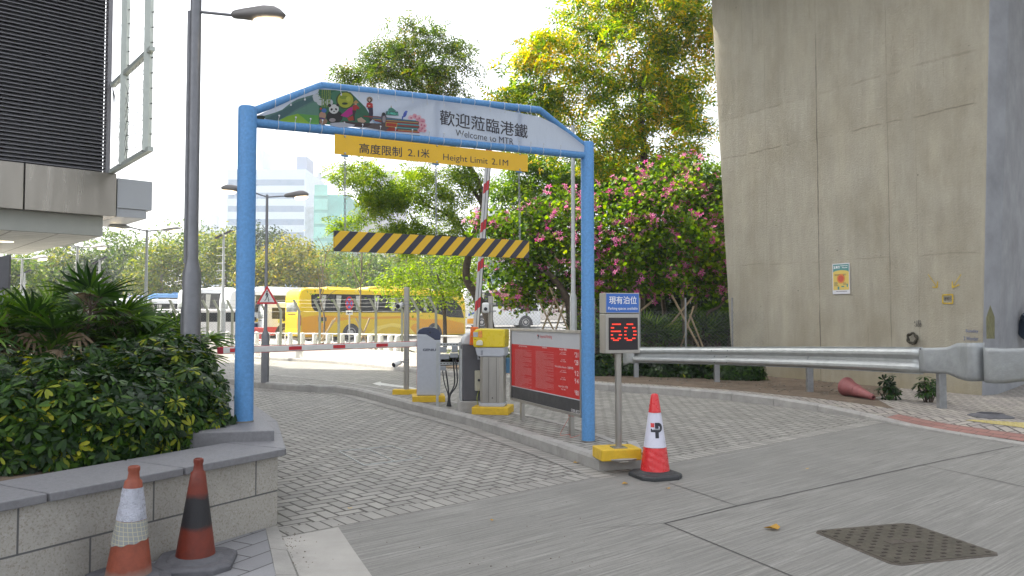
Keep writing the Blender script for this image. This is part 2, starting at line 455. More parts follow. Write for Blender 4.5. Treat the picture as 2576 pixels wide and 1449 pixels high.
# --- island between the lanes
isl_px = [(100, 962), (300, 961), (545, 965), (641, 975), (731, 983), (778, 986.5), (810, 986), (872, 990.5), (951, 1010), (1020, 1029), (1108, 1052), (1191, 1074), (1308, 1114), (1442, 1161), (1521, 1190)]
isl = [G(u, v) for u, v in isl_px]
nose_c = G(1565, 1160)
nose = [G(1554, 1199), G(1592, 1197.5), G(1622, 1187), G(1637, 1169), G(1628, 1152), G(1605, 1138)]
back_px = [(1605, 1126), (1560, 1108), (1450, 1072), (1356, 1048), (1200, 1020), (1036, 990), (880, 962), (740, 947), (545, 932), (300, 926), (100, 924)]
back = [G(u, v, .13) for u, v in back_px]
front = smoothline(isl, 3) + nose
for p in front: p.z = .135
kerb('island_kerb', front, M_CONC)
bk = [Vector((p.x, p.y, .133)) for p in reversed(back)]
kerb('island_back_kerb', bk, M_CONC, w=.12, flip=-1)
fill = [Vector((p.x, p.y, 0)) for p in offset(front, .06)] + [Vector((p.x, p.y, 0)) for p in back]
flat('island_pavement', fill, .126, M_PAVE)
# edge course on the lane side of the island
A = [Vector((p.x, p.y, 0)) for p in front[:-5]]
strip_uv('island_edge_course', A, offset(A, -.225), M_SOLD, .0012)
# nose patch of mortar
mb = MB(); mb.lathe([(.20, .125), (.21, .139), (.15, .146), (0.0, .147)], (G(1556, 1150, .13).x, G(1556, 1150, .13).y, 0), 18, cap=False)
struct(mb.build('island_mortar_bed', M_CONC, fix=True, smooth=60))

# --- kerb on the far side of the exit lane and along the right
rk_px = [(2760, 1162, .03), (2576, 1122, .03), (2440, 1101, .03), (2315, 1081.6, .035), (2210, 1060.7, .06), (2106, 1042, .10), (1996, 1026, .13), (1907, 1016, .15), (1792, 1003, .15), (1603, 988, .15), (1494, 981, .15), (1380, 970, .14), (1250, 958, .13), (1108, 944, .12), (1007, 934, .12), (852, 916, .11), (641, 903, .10), (540, 896, .10), (300, 886, .10), (100, 880, .10)]
rk = []
for u, v, h in rk_px:
    p = G(u, v); p.z = h; rk.append(p)
rk = smoothline(rk, 3)
kerb('right_kerb', rk, M_CONC, flip=-1)
inner = offset(rk, -.13)
inn2 = offset(rk, -.55)
for p, q in zip(inn2, rk): p.z = .131
for p, q in zip(inner, rk): p.z = q.z - .002
nq = len(rk)
cut = 3 * 9
mbp = MB(); mbp.loft([[a, b] for a, b in zip(inner, inn2)], closed=False, cap=False)
o = mbp.build('pavement_edge', M_PAVE2, fix=False); struct(o)
for pl in o.data.polygons:
    if pl.normal.z < 0: pl.flip()
# red brick course on the dropped kerb
A = [p.copy() for p in inner[:13]]; B = []
for a, b in zip(inner[:13], inn2[:13]): B.append(a.lerp(b, .52))
strip_uv('red_brick_course', A, B, M_REDB, .004)
# flat pavement to the right and soil verge behind it
edge = [Vector((p.x, p.y, 0)) for p in inn2]
flat('pavement_right', edge[:14] + [G(2200, 1000, .13), G(2270, 985, .13), Vector((8, 22, 0)), Vector((30, 22, 0)), Vector((30, 6, 0))], .131, M_PAVE2)
soil = edge[13:34]
flat('soil_verge', [Vector(p) for p in edge[13:]] + [Vector((-60, 33.5, 0)), Vector((-30, 38, 0)), Vector((-4, 36, 0)), Vector((14, 34, 0)), Vector((14, 20, 0)), G(2270, 985, .13), G(2215, 1002, .13)], .128, M_SOIL)

# --- low white retaining wall, verge, along the far kerb
wl_px = [(100, 884), (300, 885), (539, 889), (700, 897), (878, 907.5), (1060, 923), (1075, 925)]
wl = smoothline([G(u, v, .12) for u, v in wl_px], 3)
wlb = offset(wl, .22)
mb = MB(); secs = []
for a, b in zip(wl, wlb):
    secs.append([Vector((a.x, a.y, .0)), Vector((a.x, a.y, .49)), Vector((b.x, b.y, .49)), Vector((b.x, b.y, .0))])
mb.loft(secs)
w_ = mb.build('low_wall', mat('whitewashed_concrete', (.62, .60, .55), .8, 0, .08, 2.5, dirt=.25), smooth=None)
tag(w_, 'low whitewashed concrete wall curving along the far side of the road', 'wall')
vg = offset(wl, 5.5)
flat('verge', [Vector((p.x, p.y, 0)) for p in wlb] + [Vector((-1.75, 22.6, 0)), Vector((1.2, 26.0, 0))] + [Vector((p.x, p.y, 0)) for p in reversed(vg[:-5])], .40, mat('verge_gravel', (.33, .31, .26), .95, 0, .3, 5, bmp=.01))

# --- planter at the left with its wall
C0, W1 = G(697, 1323), G(0, 1531); WD = (W1 - C0).normalized(); W2 = C0 + WD * 4.2
WN = Vector((WD.y, -WD.x, 0))
if WN.y < 0: WN = -WN
ST = .65; CP = .57
S1, S2, S3, S4 = G(690, 1083, ST), G(655, 1038, ST), G(600, 985, ST), G(560, 962, ST)
SB = [Vector((S1.x, S1.y, 0)), Vector((S2.x, S2.y, 0)), Vector((S3.x, S3.y, 0)), Vector((S4.x, S4.y, 0))]
C1 = SB[0] + Vector((.05, 0, 0))
M_GRAN = coursed('speckled_granite_cladding', (.34, .325, .29), (.38, .365, .33), (.10, .10, .10), .80, .26, .5, .006, .002, speck=(.17, .135, .09))
M_COPE = mat('grey_granite_coping', (.17, .17, .18), .62, 0, .12, 40, dirt=.2, bmp=.0006)
planter = thing('planter', 'raised granite clad planter with grey coping holding the dark shrubs', 'planter', (C0.x, C0.y, 0))
OFF = -Vector((C0.x, C0.y, 0))
def loc(p, z): return Vector((p.x, p.y, z)) + OFF
line = [W2, C0, SB[1] + Vector((.06, 0, 0)), SB[2] + Vector((.05, 0, 0)), SB[3]]
line[2] = Vector((S2.x + .12, S2.y, 0))
A = [loc(p, 0.0) for p in (W2, C0)]; B = [loc(p, .5) for p in (W2, C0)]
# cladding: front leaf and side leaf as real 3 cm slabs with the course pattern
me_o = strip_uv('cladding', [loc(W2, 0), loc(C0, 0), loc(line[2], 0), loc(line[3], 0), loc(line[4], 0)], [loc(W2, .52), loc(C0, .52), loc(line[2], .52), loc(line[3], .52), loc(line[4], .52)], M_GRAN, 0, False)
me_o.parent = planter
me_o.modifiers.new('thick', 'SOLIDIFY').thickness = .03
mb = MB()
cf = [W2 - WN * .03, C0 - WN * .03 + Vector((.04, 0, 0)), Vector((line[2].x + .04, line[2].y, 0)), line[3] + Vector((.04, 0, 0)), line[4]]
ci = [W2 + WN * .5, C0 + WN * .5 + Vector((-.05, .0, 0)), SB[1] + Vector((-.3, 0, 0)), SB[2] + Vector((-.3, 0, 0)), SB[3] + Vector((-.3, 0, 0))]
for i in range(4):
    a, b, c, d = cf[i], cf[i + 1], ci[i + 1], ci[i]
    t = (b - a).normalized(); L = (b - a).length; n_ = max(1, round(L / .78))
    for k in range(n_):
        f0, f1 = k / n_ + .002, (k + 1) / n_ - .002
        q = [a.lerp(b, f0), a.lerp(b, f1), d.lerp(c, f1), d.lerp(c, f0)]
        q = [loc(x, 0) for x in q]
        mb.loft([[Vector((x.x, x.y, .52)) for x in q], [Vector((x.x, x.y, CP)) for x in q]])
mb.build('coping', M_COPE, planter, bevel=.006)
mb = MB()
plat = [SB[0], SB[1], SB[2], SB[3], SB[3] + Vector((-.4, -.5, 0)), SB[0] + Vector((-1.3, .25, 0)), SB[0] + Vector((-1.0, -.22, 0))]
mb.prism([((p.x + OFF.x), (p.y + OFF.y)) for p in plat], .10, ST)
mb.build('gantry_plinth', M_COPE, planter, bevel=.006)
mb = MB(); q = [W2 + WN * .45, C0 + WN * .45, SB[1], SB[3], SB[3] + Vector((-4, 2, 0)), W2 + WN * 6]
mb.prism([((p.x + OFF.x), (p.y + OFF.y)) for p in q], .05, .5)
mb.build('planting_soil', M_SOIL, planter)
# pavement at the foot of the planter
M_SLAB = coursed('dark_paving_slabs', (.215, .215, .225), (.28, .28, .29), (.06, .06, .06), .4, .2, .5, .006)
KA = [G(697, 1326), G(722, 1390), G(746, 1452), G(775, 1520), G(820, 1640)]
KB = [G(668, 1334), G(680, 1385), G(694, 1452), G(710, 1530), G(740, 1660)]
mb = MB()
for i in range(4):
    q = [KA[i], KA[i + 1] + (KA[i] - KA[i + 1]) * .01, KB[i + 1] + (KB[i] - KB[i + 1]) * .01, KB[i]]
    mb.loft([[Vector((x.x, x.y, -.05)) for x in q], [Vector((x.x, x.y, .014)) for x in q]])
struct(mb.build('flush_kerb', mat('flush_kerbstone', (.30, .29, .27), .85, 0, .12, 5, bmp=.002, dirt=.35)))
me = bpy.data.meshes.new('pavement_left')
q = [C0 + Vector((-.05, .03, 0)), KB[0], KB[2], KB[4], KB[4] + Vector((-4, -2, 0)), W2 + Vector((0, 0.03, 0))]
me.from_pydata([(p.x, p.y, .010) for p in q], [], [tuple(range(len(q)))]); me.materials.append(M_SLAB)
uvl = me.uv_layers.new(name='UVMap'); ca, sa = math.cos(R(62)), math.sin(R(62))
for l in me.loops:
    c = me.vertices[l.vertex_index].co; uvl.data[l.index].uv = (c.x * ca + c.y * sa, -c.x * sa + c.y * ca)
o = bpy.data.objects.new('pavement_left', me); COL.objects.link(o); struct(o)
for pl in me.polygons:
    if pl.normal.z < 0: pl.flip()

# ================================================================ BIG STRUCTURES
# --- concrete pier
def piermat():
    m, nt, b = base('board_marked_concrete')
    o = objc(nt); sx = nd(nt, 'ShaderNodeSeparateXYZ'); nt.links.new(o, sx.inputs[0]); X, Z = sx.outputs[0], sx.outputs[2]
    c = (.375, .35, .28)
    st = noise(nt, mapping(nt, o, (3, 3, .4)), 1.6, 7, .7)
    bl = noise(nt, mapping(nt, o, (1, 1, .6)), .8, 5, .6)
    fn = noise(nt, o, 28, 4, .7)
    col = mixc(nt, mapr(nt, st, .3, .72, 0, 1), tuple(x * .84 for x in c), tuple(x * 1.13 for x in c))
    col = mixc(nt, mapr(nt, bl, .42, .66, 0, .5), col, (.22, .19, .125))
    col = mixc(nt, mapr(nt, noise(nt, mapping(nt, o, (1.5, 1.5, .7), (0, 0, 0), (7, 3, 1)), 1.1, 4, .6), .5, .75, 0, .5), col, (.46, .42, .32))
    col = mixc(nt, mapr(nt, fn, .3, .7, 0, .25), col, tuple(x * .6 for x in c))
    # lifts of the pour, tilted across the face
    wav = noise(nt, mapping(nt, o, (1, 1, .2)), 1.3, 3)
    zz = mth(nt, 'ADD', mth(nt, 'MULTIPLY_ADD', X, .02, Z), mth(nt, 'MULTIPLY', wav, .18))
    for z0, w, s in ((5.62, .012, .6), (6.6, .02, .28), (2.9, .012, .28), (3.55, .3, .10)):
        dd = mth(nt, 'ABSOLUTE', mth(nt, 'SUBTRACT', zz, z0))
        br = mapr(nt, noise(nt, mapping(nt, o, (2.2, 2.2, .1)), 1.0, 3), .4, .6, 0, 1)
        f = mth(nt, 'MULTIPLY', mapr(nt, dd, w * .5, w * 1.6, s, 0), br)
        col = mixc(nt, f, col, (.10, .085, .055))
    up = mapr(nt, zz, 6.58, 6.64, 0, .16)
    col = mixc(nt, mth(nt, 'MULTIPLY', up, mapr(nt, X, .8, 4.8, 1, .2)), col, (.13, .12, .08))
    # form joints
    wx = mth(nt, 'ADD', X, mth(nt, 'MULTIPLY', noise(nt, mapping(nt, o, (0.01, .01, 1)), 1.5, 3), .05))
    for x0, w, s in ((1.22, .010, .22), (2.72, .015, .75), (4.45, .011, .45), (5.05, .008, .2)):
        dd = mth(nt, 'ABSOLUTE', mth(nt, 'SUBTRACT', wx, x0))
        f = mth(nt, 'MULTIPLY', mapr(nt, dd, w * .4, w * 1.3, s, 0), mapr(nt, noise(nt, mapping(nt, o, (.1, .1, .8)), 1.0, 4), .38, .55, .15, 1))
        col = mixc(nt, f, col, (.035, .028, .02))
    ft = mapr(nt, Z, .15, .95, .4, 0)
    col = mixc(nt, mth(nt, 'MULTIPLY', ft, mapr(nt, bl, .3, .6, .3, 1)), col, (.20, .15, .05))
    pt2 = nd(nt, 'ShaderNodeTexVoronoi'); pt2.inputs['Scale'].default_value = 6.5; nt.links.new(o, pt2.inputs['Vector'])
    col = mixc(nt, mapr(nt, pt2.outputs['Distance'], .03, .07, .5, 0), col, (.10, .085, .06))
    dr = noise(nt, mapping(nt, o, (9, 9, .5)), 1.3, 5, .7)
    col = mixc(nt, mapr(nt, dr, .62, .72, 0, .35), col, (.14, .12, .085))
    pt = nd(nt, 'ShaderNodeTexVoronoi'); pt.inputs['Scale'].default_value = 2.2; nt.links.new(o, pt.inputs['Vector'])
    col = mixc(nt, mapr(nt, pt.outputs['Distance'], .02, .045, .75, 0), col, (.05, .04, .03))
    nt.links.new(col, b.inputs['Base Color']); b.inputs['Roughness'].default_value = .85
    nt.links.new(bump(nt, mth(nt, 'ADD', fn, st), .012, .7), b.inputs['Normal'])
    return m
M_PIER = piermat()
PA, PB = G(1842, 938, .13), G(2470, 995, .13)
PX = (PB - PA).normalized(); PN = Vector((PX.y, -PX.x, 0))
if PN.y > 0: PN = -PN
PL = (PB - PA).length
pier = thing('flyover_pier', 'massive board marked concrete pier with a poster on its face', 'pier', (PA.x, PA.y, 0), math.atan2(PX.y, PX.x))
iR = Matrix.Rotation(-math.atan2(PX.y, PX.x), 3, 'Z')
def pl_(p): return iR @ (Vector(p) - Vector((PA.x, PA.y, 0)))
b2 = pl_(G(2508, 992, .13)); cc = pl_(Vector((12.6, 18.2, 0)))
bot = [(0, 0), (PL, 0), (b2.x, b2.y), (cc.x, cc.y), (cc.x - 2.2, cc.y + 2.5), (.25, 2.6)]
top = [(-.62, -.02), (PL + .42, -.02), (b2.x + .5, b2.y + .02), (cc.x + .6, cc.y + .2), (cc.x - 2.2, cc.y + 3), (-.3, 2.8)]
mb = MB()
def ring(k, z): return [Vector((a[0] + (b[0] - a[0]) * k, a[1] + (b[1] - a[1]) * k, z)) for a, b in zip(bot, top)]
mb.loft([ring(z / 10, z) for z in (0, .6, 2, 4, 6, 8, 10.6)])
sh_ = mb.build('shaft', M_PIER, pier, bevel=.03)
sh_.data.materials.append(mat('sky_tinted_concrete', (.27, .28, .30), .8, 0, .18, 1.6, dirt=.2, bmp=.003))
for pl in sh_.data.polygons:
    if pl.normal.x > .45 and abs(pl.normal.z) < .5: pl.material_index = 1  # bluish skylight on these faces is put into their colour
mb = MB()
for k, (x, w) in enumerate(((PL + .06, .05),)):
    pass
# --- the flyover deck above the pier
deck = MB()
deck.prism([(5.2, 20.6), (3.4, 19.6), (8.0, 11.0), (60, 2), (60, 22)], 10.45, 12.0)
deck.prism([(5.2, 20.6), (5.0, 20.4), (60, 21.8), (60, 22)], 12.0, 13.0)
dk = deck.build('flyover_deck', mat('deck_concrete', (.42, .41, .38), .9, 0, .1, .6, dirt=.2))
tag(dk, 'concrete flyover deck overhead carried by the pier', 'flyover deck')
# ================================================================ GANTRY WITH BANNER
class Fr:
    """local frame of a thing: origin o (x, y), turned by rz, front faces local -y"""
    def __init__(s, o, rz): s.o = Vector((o[0], o[1], 0)); s.rz = rz; s.M = Matrix.Rotation(rz, 3, 'Z'); s.I = s.M.transposed()
    def pix(s, u, v, y=0.0):
        n = s.M @ Vector((0, 1, 0)); p = ONP(u, v, s.o + n * y, n); q = s.I @ (p - s.o); return q.x, q.z
    def w(s, x, y, z): return s.o + s.M @ Vector((x, y, z))
    def l(s, p): return s.I @ (Vector(p) - s.o)
def fit(mb, body, x0, x1, z, h, y, bold=0.0, align=None, **kw):
    vs, fs = text_mesh(body, 1.0, 'LEFT', bold, **kw)
    if not vs: return
    a = np.array(vs); lo, hi = a.min(0), a.max(0)
    sz = h / (hi[1] - lo[1]); sx = (x1 - x0) / (hi[0] - lo[0]) if x1 is not None else sz
    mb.add([(x0 + (p[0] - lo[0]) * sx, y, z + (p[1] - lo[1]) * sz) for p in vs], fs)
def chain(mb, p, q, r=.0035, link=.036):
    p, q = Vector(p), Vector(q); L = (q - p).length; n = int(L / (link * .8)); d = (q - p).normalized()
    ref = Vector((1, 0, 0)) if abs(d.z) > .5 else Vector((0, 0, 1))
    for i in range(n):
        c = p + d * (L * (i + .5) / n); s_ = d.cross(ref).normalized()
        if i % 2: s_ = d.cross(s_).normalized()
        pts = [c + d * math.sin(t) * link * .5 + s_ * math.cos(t) * link * .28 for t in [2 * math.pi * k / 8 for k in range(9)]]
        mb.tube(pts, r, 5, cap=False)

GLw, GRw = G(613, 1061, ST), G(1480, 1110, .13)
gdir = (GRw - GLw); gdir.z = 0; GL_ = gdir.length
gf = Fr(GLw, math.atan2(gdir.y, gdir.x))
gan = thing('height_gantry', 'sky blue tubular height limit gantry with a printed welcome banner', 'gantry', (GLw.x, GLw.y, 0), gf.rz)
zl = gf.pix(628, 268)[1]; zr = gf.pix(1480, 357)[1]
M_GRM = mat('post_foot_grime', (.18, .17, .15), .8, 0, .2, 20)
for (x, z0, z1, r) in ((0.0, ST, zl, .078), (GL_, .13, zr, .075)):
    mb = MB(); mb.lathe([(r, z0), (r, z1 - .02), (r - .012, z1 - .004), (r - .03, z1)], (x, 0, 0), 32)
    o = mb.build('post', M_BLUE, gan, smooth=40)
    mb = MB(); mb.lathe([(r + .004, z0 - .001), (r + .004, z0 + .012)], (x, 0, 0), 28)
    mb.build('foot_collar', M_GRM, o, smooth=40)
def z3(X, Y): return (950 + X / 1.717) * .629, (300 + Y / 1.717) * .629
def z6(X, Y): return (950 + X / 3.0306) * .629, (330 + Y / 3.0306) * .629
def gpt(uv, y=0.0): x, z = gf.pix(uv[0], uv[1], y); return Vector((x, y, z))
lc0, lc1 = gpt((650, 310)), gpt((1466, 390))
lc0.x, lc1.x = .05, GL_ - .05
mb = MB(); mb.tube([lc0, lc1], .042, 18); mb.build('lower_chord', M_BLUE, gan, smooth=60)
pk0, pk1 = gpt((808, 216)), gpt((1358, 277))
up0, up1 = gpt((645, 281)), gpt((1468, 366))
up0.x, up1.x = .05, GL_ - .05
mb = MB(); mb.tube([up0, pk0], .036, 16); mb.tube([pk0, pk1], .038, 16); mb.tube([pk1, up1], .036, 16)
mb.build('upper_chord', M_BLUE, gan, smooth=60)
def lerpz(a, b, x): t = (x - a.x) / (b.x - a.x); return a.z + (b.z - a.z) * t
for u in (812, 1099, 1306):
    x = gf.pix(u, 300)[0]; mb = MB(); mb.tube([(x, .02, lerpz(lc0, lc1, x)), (x, .02, lerpz(pk0, pk1, x))], .026, 12)
    mb.build('web_member', M_BLUE, gan, smooth=60)
xa, xb, xc = gf.pix(812, 300)[0], gf.pix(1099, 300)[0], gf.pix(1306, 300)[0]
for (p, q) in (((xa, lerpz(lc0, lc1, xa)), (xb, lerpz(pk0, pk1, xb))), ((xb, lerpz(pk0, pk1, xb)), (xc, lerpz(lc0, lc1, xc)))):
    mb = MB(); mb.tube([(p[0], .02, p[1]), (q[0], .02, q[1])], .022, 10); mb.build('diagonal', M_BLUE, gan, smooth=60)
# --- banner
def vinyl(name, col):
    m, nt, b = base(name); b.inputs['Base Color'].default_value = (*col, 1); b.inputs['Roughness'].default_value = .45
    tr = nd(nt, 'ShaderNodeBsdfTranslucent'); tr.inputs[0].default_value = (*[min(1, x * 1.1) for x in col], 1)
    nt.links.new(bump(nt, noise(nt, mapping(nt, objc(nt), (3, 3, 1.2)), 1.4, 3), .05, .5), b.inputs['Normal'])
    mx = nd(nt, 'ShaderNodeMixShader'); mx.inputs[0].default_value = .42
    nt.links.new(b.outputs[0], mx.inputs[1]); nt.links.new(tr.outputs[0], mx.inputs[2]); nt.links.new(mx.outputs[0], nt.nodes['Material Output'].inputs[0])
    return m
yb = -.030
ban = [(105, 290), (330, 190), (540, 98), (600, 92), (1000, 132), (1400, 178), (1700, 215), (1950, 262), (2080, 288), (2180, 338), (2310, 425), (2388, 478), (2378, 538),
       (2200, 520), (1900, 490), (1500, 450), (1250, 415), (1000, 388), (700, 345), (550, 330), (300, 306)]
mb = MB(); mb.poly([gpt(z3(*p), yb) for p in ban])
banner = mb.build('banner', vinyl('pale_banner_vinyl', (.50, .56, .66)), gan, fix=False)
art = []
def P_(col, *pts): art.append((col, list(pts)))
def E_(col, cx, cy, rx, ry, n=18, a=0.0):
    art.append((col, [(cx + rx * math.cos(t) * math.cos(a) - ry * math.sin(t) * math.sin(a), cy + rx * math.cos(t) * math.sin(a) + ry * math.sin(t) * math.cos(a)) for t in [2 * math.pi * k / n for k in range(n)]]))
P_((.09, .19, .17), (250, 415), (330, 400), (450, 365), (540, 330), (640, 250), (720, 205), (800, 180), (960, 135), (1000, 140), (1000, 420), (480, 462), (340, 440))
P_((.06, .14, .15), (330, 440), (450, 385), (560, 330), (700, 245), (900, 170), (925, 215), (700, 330), (560, 430), (480, 462))
P_((.11, .25, .19), (480, 462), (640, 390), (740, 330), (900, 250), (985, 230), (985, 480), (700, 470))
P_((.24, .45, .04), (500, 462), (600, 410), (730, 378), (800, 420), (880, 500), (560, 475))
P_((.11, .34, .07), (730, 378), (860, 390), (985, 400), (985, 508), (880, 502), (800, 430))
P_((.015, .03, .015), (230, 405), (300, 398), (335, 415), (322, 446), (240, 440))
P_((.03, .13, .07), (985, 82), (1180, 92), (1370, 118), (1450, 200), (1550, 300), (1610, 400), (1600, 520), (1450, 525), (1100, 512), (985, 500))
P_((.05, .19, .11), (1120, 130), (1200, 100), (1330, 105), (1400, 160), (1500, 300), (1300, 330), (1160, 240))
for c in ((960, 190, 45, 50), (1010, 235, 50, 45), (1110, 240, 48, 40), (940, 170, 30, 30)): E_((.50, .54, .58), *c)
for x in (1022, 1048, 1072, 1096, 1116): P_((.20, .28, .06), (x, 84 + (x - 1022) * .08), (x + 12, 86), (x + 8, 300), (x - 4, 300))
for k in range(12): E_((.10, .20, .05), 985 + k * 13, 110 + (k * 47) % 120, 26, 5, 8, (k % 5 - 2) * .5)
E_((.05, .09, .03), 1305, 216, 112, 106, 28); E_((.38, .42, .03), 1308, 214, 96, 92, 28)
E_((.22, .30, .02), 1290, 180, 55, 22, 14); E_((.03, .05, .02), 1300, 255, 36, 15, 14); E_((.46, .50, .06), 1345, 200, 30, 34, 12)
E_((.02, .018, .02), 1175, 415, 100, 82); E_((.62, .62, .62), 1168, 322, 60, 57); E_((.02, .018, .02), 1116, 278, 20, 20, 12); E_((.02, .018, .02), 1214, 272, 18, 18, 12)
E_((.02, .018, .02), 1140, 326, 13, 16, 10, .5); E_((.02, .018, .02), 1194, 324, 12, 15, 10, -.5); E_((.02, .018, .02), 1170, 350, 11, 7, 8); E_((.33, .29, .30), 1150, 455, 40, 24, 12)
E_((.45, .27, .19), 1030, 400, 42, 48); E_((.05, .14, .42), 1048, 340, 30, 26); E_((.30, .18, .12), 1040, 470, 48, 40); E_((.10, .06, .18), 1025, 435, 42, 10, 10, .2); E_((.42, .07, .04), 1010, 318, 14, 14, 8)
P_((.48, .02, .25), (1248, 400), (1300, 355), (1340, 320), (1392, 290), (1398, 380), (1330, 425), (1290, 415))
P_((.45, .28, .10), (1398, 252), (1420, 225), (1436, 212), (1452, 226), (1468, 246), (1432, 258)); E_((.50, .33, .24), 1433, 262, 14, 13, 10)
P_((.42, .035, .03), (1398, 275), (1440, 270), (1478, 305), (1470, 325), (1440, 318), (1438, 340), (1396, 335)); P_((.05, .03, .04), (1392, 335), (1440, 340), (1420, 395), (1428, 470), (1404, 470), (1396, 400))
P_((.40, .05, .03), (1330, 430), (1400, 400), (1410, 455), (1350, 465)); P_((.48, .33, .25), (1450, 440), (1500, 420), (1560, 470), (1530, 490), (1460, 475))
E_((.28, .22, .17), 1602, 207, 38, 36); E_((.02, .02, .02), 1602, 215, 24, 30); E_((.55, .40, .32), 1600, 212, 14, 19)
P_((.42, .035, .035), (1568, 248), (1600, 240), (1638, 255), (1642, 302), (1600, 312), (1560, 296)); E_((.50, .35, .28), 1595, 282, 16, 10, 8)
P_((.04, .03, .06), (1572, 306), (1640, 302), (1644, 380), (1632, 450), (1606, 478), (1598, 430), (1590, 340))
P_((.05, .035, .035), (1262, 462), (1420, 482), (1600, 492), (1778, 496), (1786, 512), (1700, 545), (1500, 542), (1330, 525))
P_((.46, .48, .56), (1118, 490), (1270, 482), (1425, 512), (1400, 538), (1240, 545), (1150, 525))
E_((.25, .36, .50), 1690, 470, 52, 28, 14, .1); E_((.10, .16, .36), 1700, 468, 22, 14, 8)
P_((.10, .08, .08), (1520, 398), (1700, 408), (2210, 470), (2215, 600), (1800, 588), (1560, 545), (1640, 500), (1760, 500))
for k, (x0, x1, y0, h, c) in enumerate(((1530, 1800, 404, 10, (.30, .04, .03)), (1640, 2190, 420, 12, (.05, .20, .30)), (1650, 2190, 442, 9, (.45, .30, .10)), (1660, 2200, 458, 12, (.32, .04, .03)), (1930, 2210, 492, 14, (.10, .38, .44)), (1940, 2200, 512, 12, (.35, .06, .04)),
                                  (1930, 2215, 540, 12, (.10, .38, .40)), (1810, 2205, 562, 22, (.38, .05, .03)), (1560, 2210, 592, 12, (.03, .10, .05)))):
    sl = .075; P_(c, (x0, y0), (x1, y0 + (x1 - x0) * sl), (x1, y0 + h + (x1 - x0) * sl), (x0, y0 + h))
P_((.07, .24, .17), (1830, 318), (1862, 300), (1895, 320), (1925, 345), (1905, 350), (1825, 345)); P_((.05, .13, .12), (1800, 345), (1945, 352), (1952, 402), (1795, 395)); P_((.3, .2, .05), (1859, 280), (1865, 280), (1868, 305), (1857, 305))
P_((.55, .40, .06), (1796, 480), (1938, 492), (1932, 545), (1794, 532)); P_((.42, .05, .03), (1803, 487), (1931, 498), (1926, 539), (1801, 527)); P_((.35, .04, .02), (1830, 540), (1905, 545), (1905, 590), (1830, 585))
for k in range(16): P_((.55, .42, .15), (1950 + k * 15, 570 + k * 1.1), (1957 + k * 15, 570 + k * 1.1), (1957 + k * 15, 584 + k * 1.1), (1950 + k * 15, 584 + k * 1.1))
E_((.10, .09, .12), 1773, 430, 34, 62); E_((.33, .30, .32), 1776, 445, 20, 42, 12); E_((.03, .03, .03), 1770, 382, 22, 20, 12)
E_((.06, .10, .42), 2030, 384, 20, 38, 12, .35); E_((.10, .16, .5), 2045, 354, 17, 14, 10); P_((.05, .09, .36), (1995, 410), (2020, 400), (1995, 465), (1988, 462))
for k, (x, y, r) in enumerate(((2100, 425, 34), (2150, 408, 32), (2195, 432, 38), (2235, 470, 42), (2262, 520, 36), (2235, 560, 42), (2265, 582, 30), (2205, 580, 26), (2225, 510, 34), (2180, 450, 22))):
    E_((.62, .30, .36) if k % 2 else (.66, .42, .47), x, y, r, r * .85, 14, k)
    E_((.50, .16, .24), x + 5, y + 4, r * .45, r * .3, 8, k)
cols = []; mb = MB(); y = yb
for k, (c, pts) in enumerate(art):
    if c not in cols: cols.append(c)
    mb.mi = cols.index(c); mb.poly([gpt(z6(*p), yb - .0012 - k * .00006) for p in pts])
mb.build('banner_artwork', [vinyl('print_ink', c) for c in cols], banner, fix=False)
mb = MB()
xj0, zj0 = gf.pix(*z6(1812, 392), yb); xj1, _ = gf.pix(*z6(1936, 400), yb); fit(mb, 'JUMBO', xj0, xj1, zj0, .032, yb - .010, .01)
mb.build('boat_lettering', mat('green_print', (.10, .50, .38), .5, 0, 0, 5), banner, fix=False)
mb = MB()
def gtext(body, p0, p1, ph, y, bold=0.0):
    x0, z0 = gf.pix(*p0, y); x1, z1 = gf.pix(*p1, y); _, zt = gf.pix(*ph, y); fit(mb, body, x0, x1, z0, zt - z0, y, bold)
gtext('歡迎蒞臨港鐵', z3(1388, 340), z3(1992, 392), z3(1388, 236), yb - .004, .008)
gtext('Welcome to MTR', z3(1497, 418), z3(1895, 450), z3(1497, 373), yb - .004, .0)
mb.build('banner_lettering', M_INK, banner, fix=False)
# cable ties round the chords
def tie(x, z, r, down):
    mb = MB(); pts = [(x, math.cos(t) * (r + .004) * .95, z + math.sin(t) * (r + .004)) for t in [2 * math.pi * k / 12 for k in range(13)]]
    mb.tube(pts, .0028, 5, cap=False)
    s = -1 if down else 1
    mb.tube([(x, -.03, z + s * r * .8), (x + .006, yb - .012, z + s * (r + .030))], .0026, 5)
    mb.lathe([(.0, 0), (.008, 0), (.008, .003), (0, .003)], (x + .006, yb - .003, z + s * (r + .034)), 10, cap=False, M=Matrix.Rotation(R(90), 3, 'X'))
    return mb.build('cable_tie', mat('translucent_nylon', (.55, .58, .62), .4, 0, .05, 9), gan)
for u in (697, 739, 776, 806, 861, 907, 952, 990, 1032, 1075, 1112, 1155, 1195, 1230, 1265, 1300, 1330, 1362, 1405):
    x = gf.pix(u, 340)[0]; tie(x, lerpz(lc0, lc1, x), .042, False)
for u in (690, 727, 762):
    x = gf.pix(u, 250)[0]; tie(x, lerpz(up0, pk0, x), .036, True)
for u in (853, 899, 947, 990, 1033, 1070, 1112, 1155, 1190, 1228, 1265, 1300, 1330):
    x = gf.pix(u, 250)[0]; tie(x, lerpz(pk0, pk1, x), .038, True)
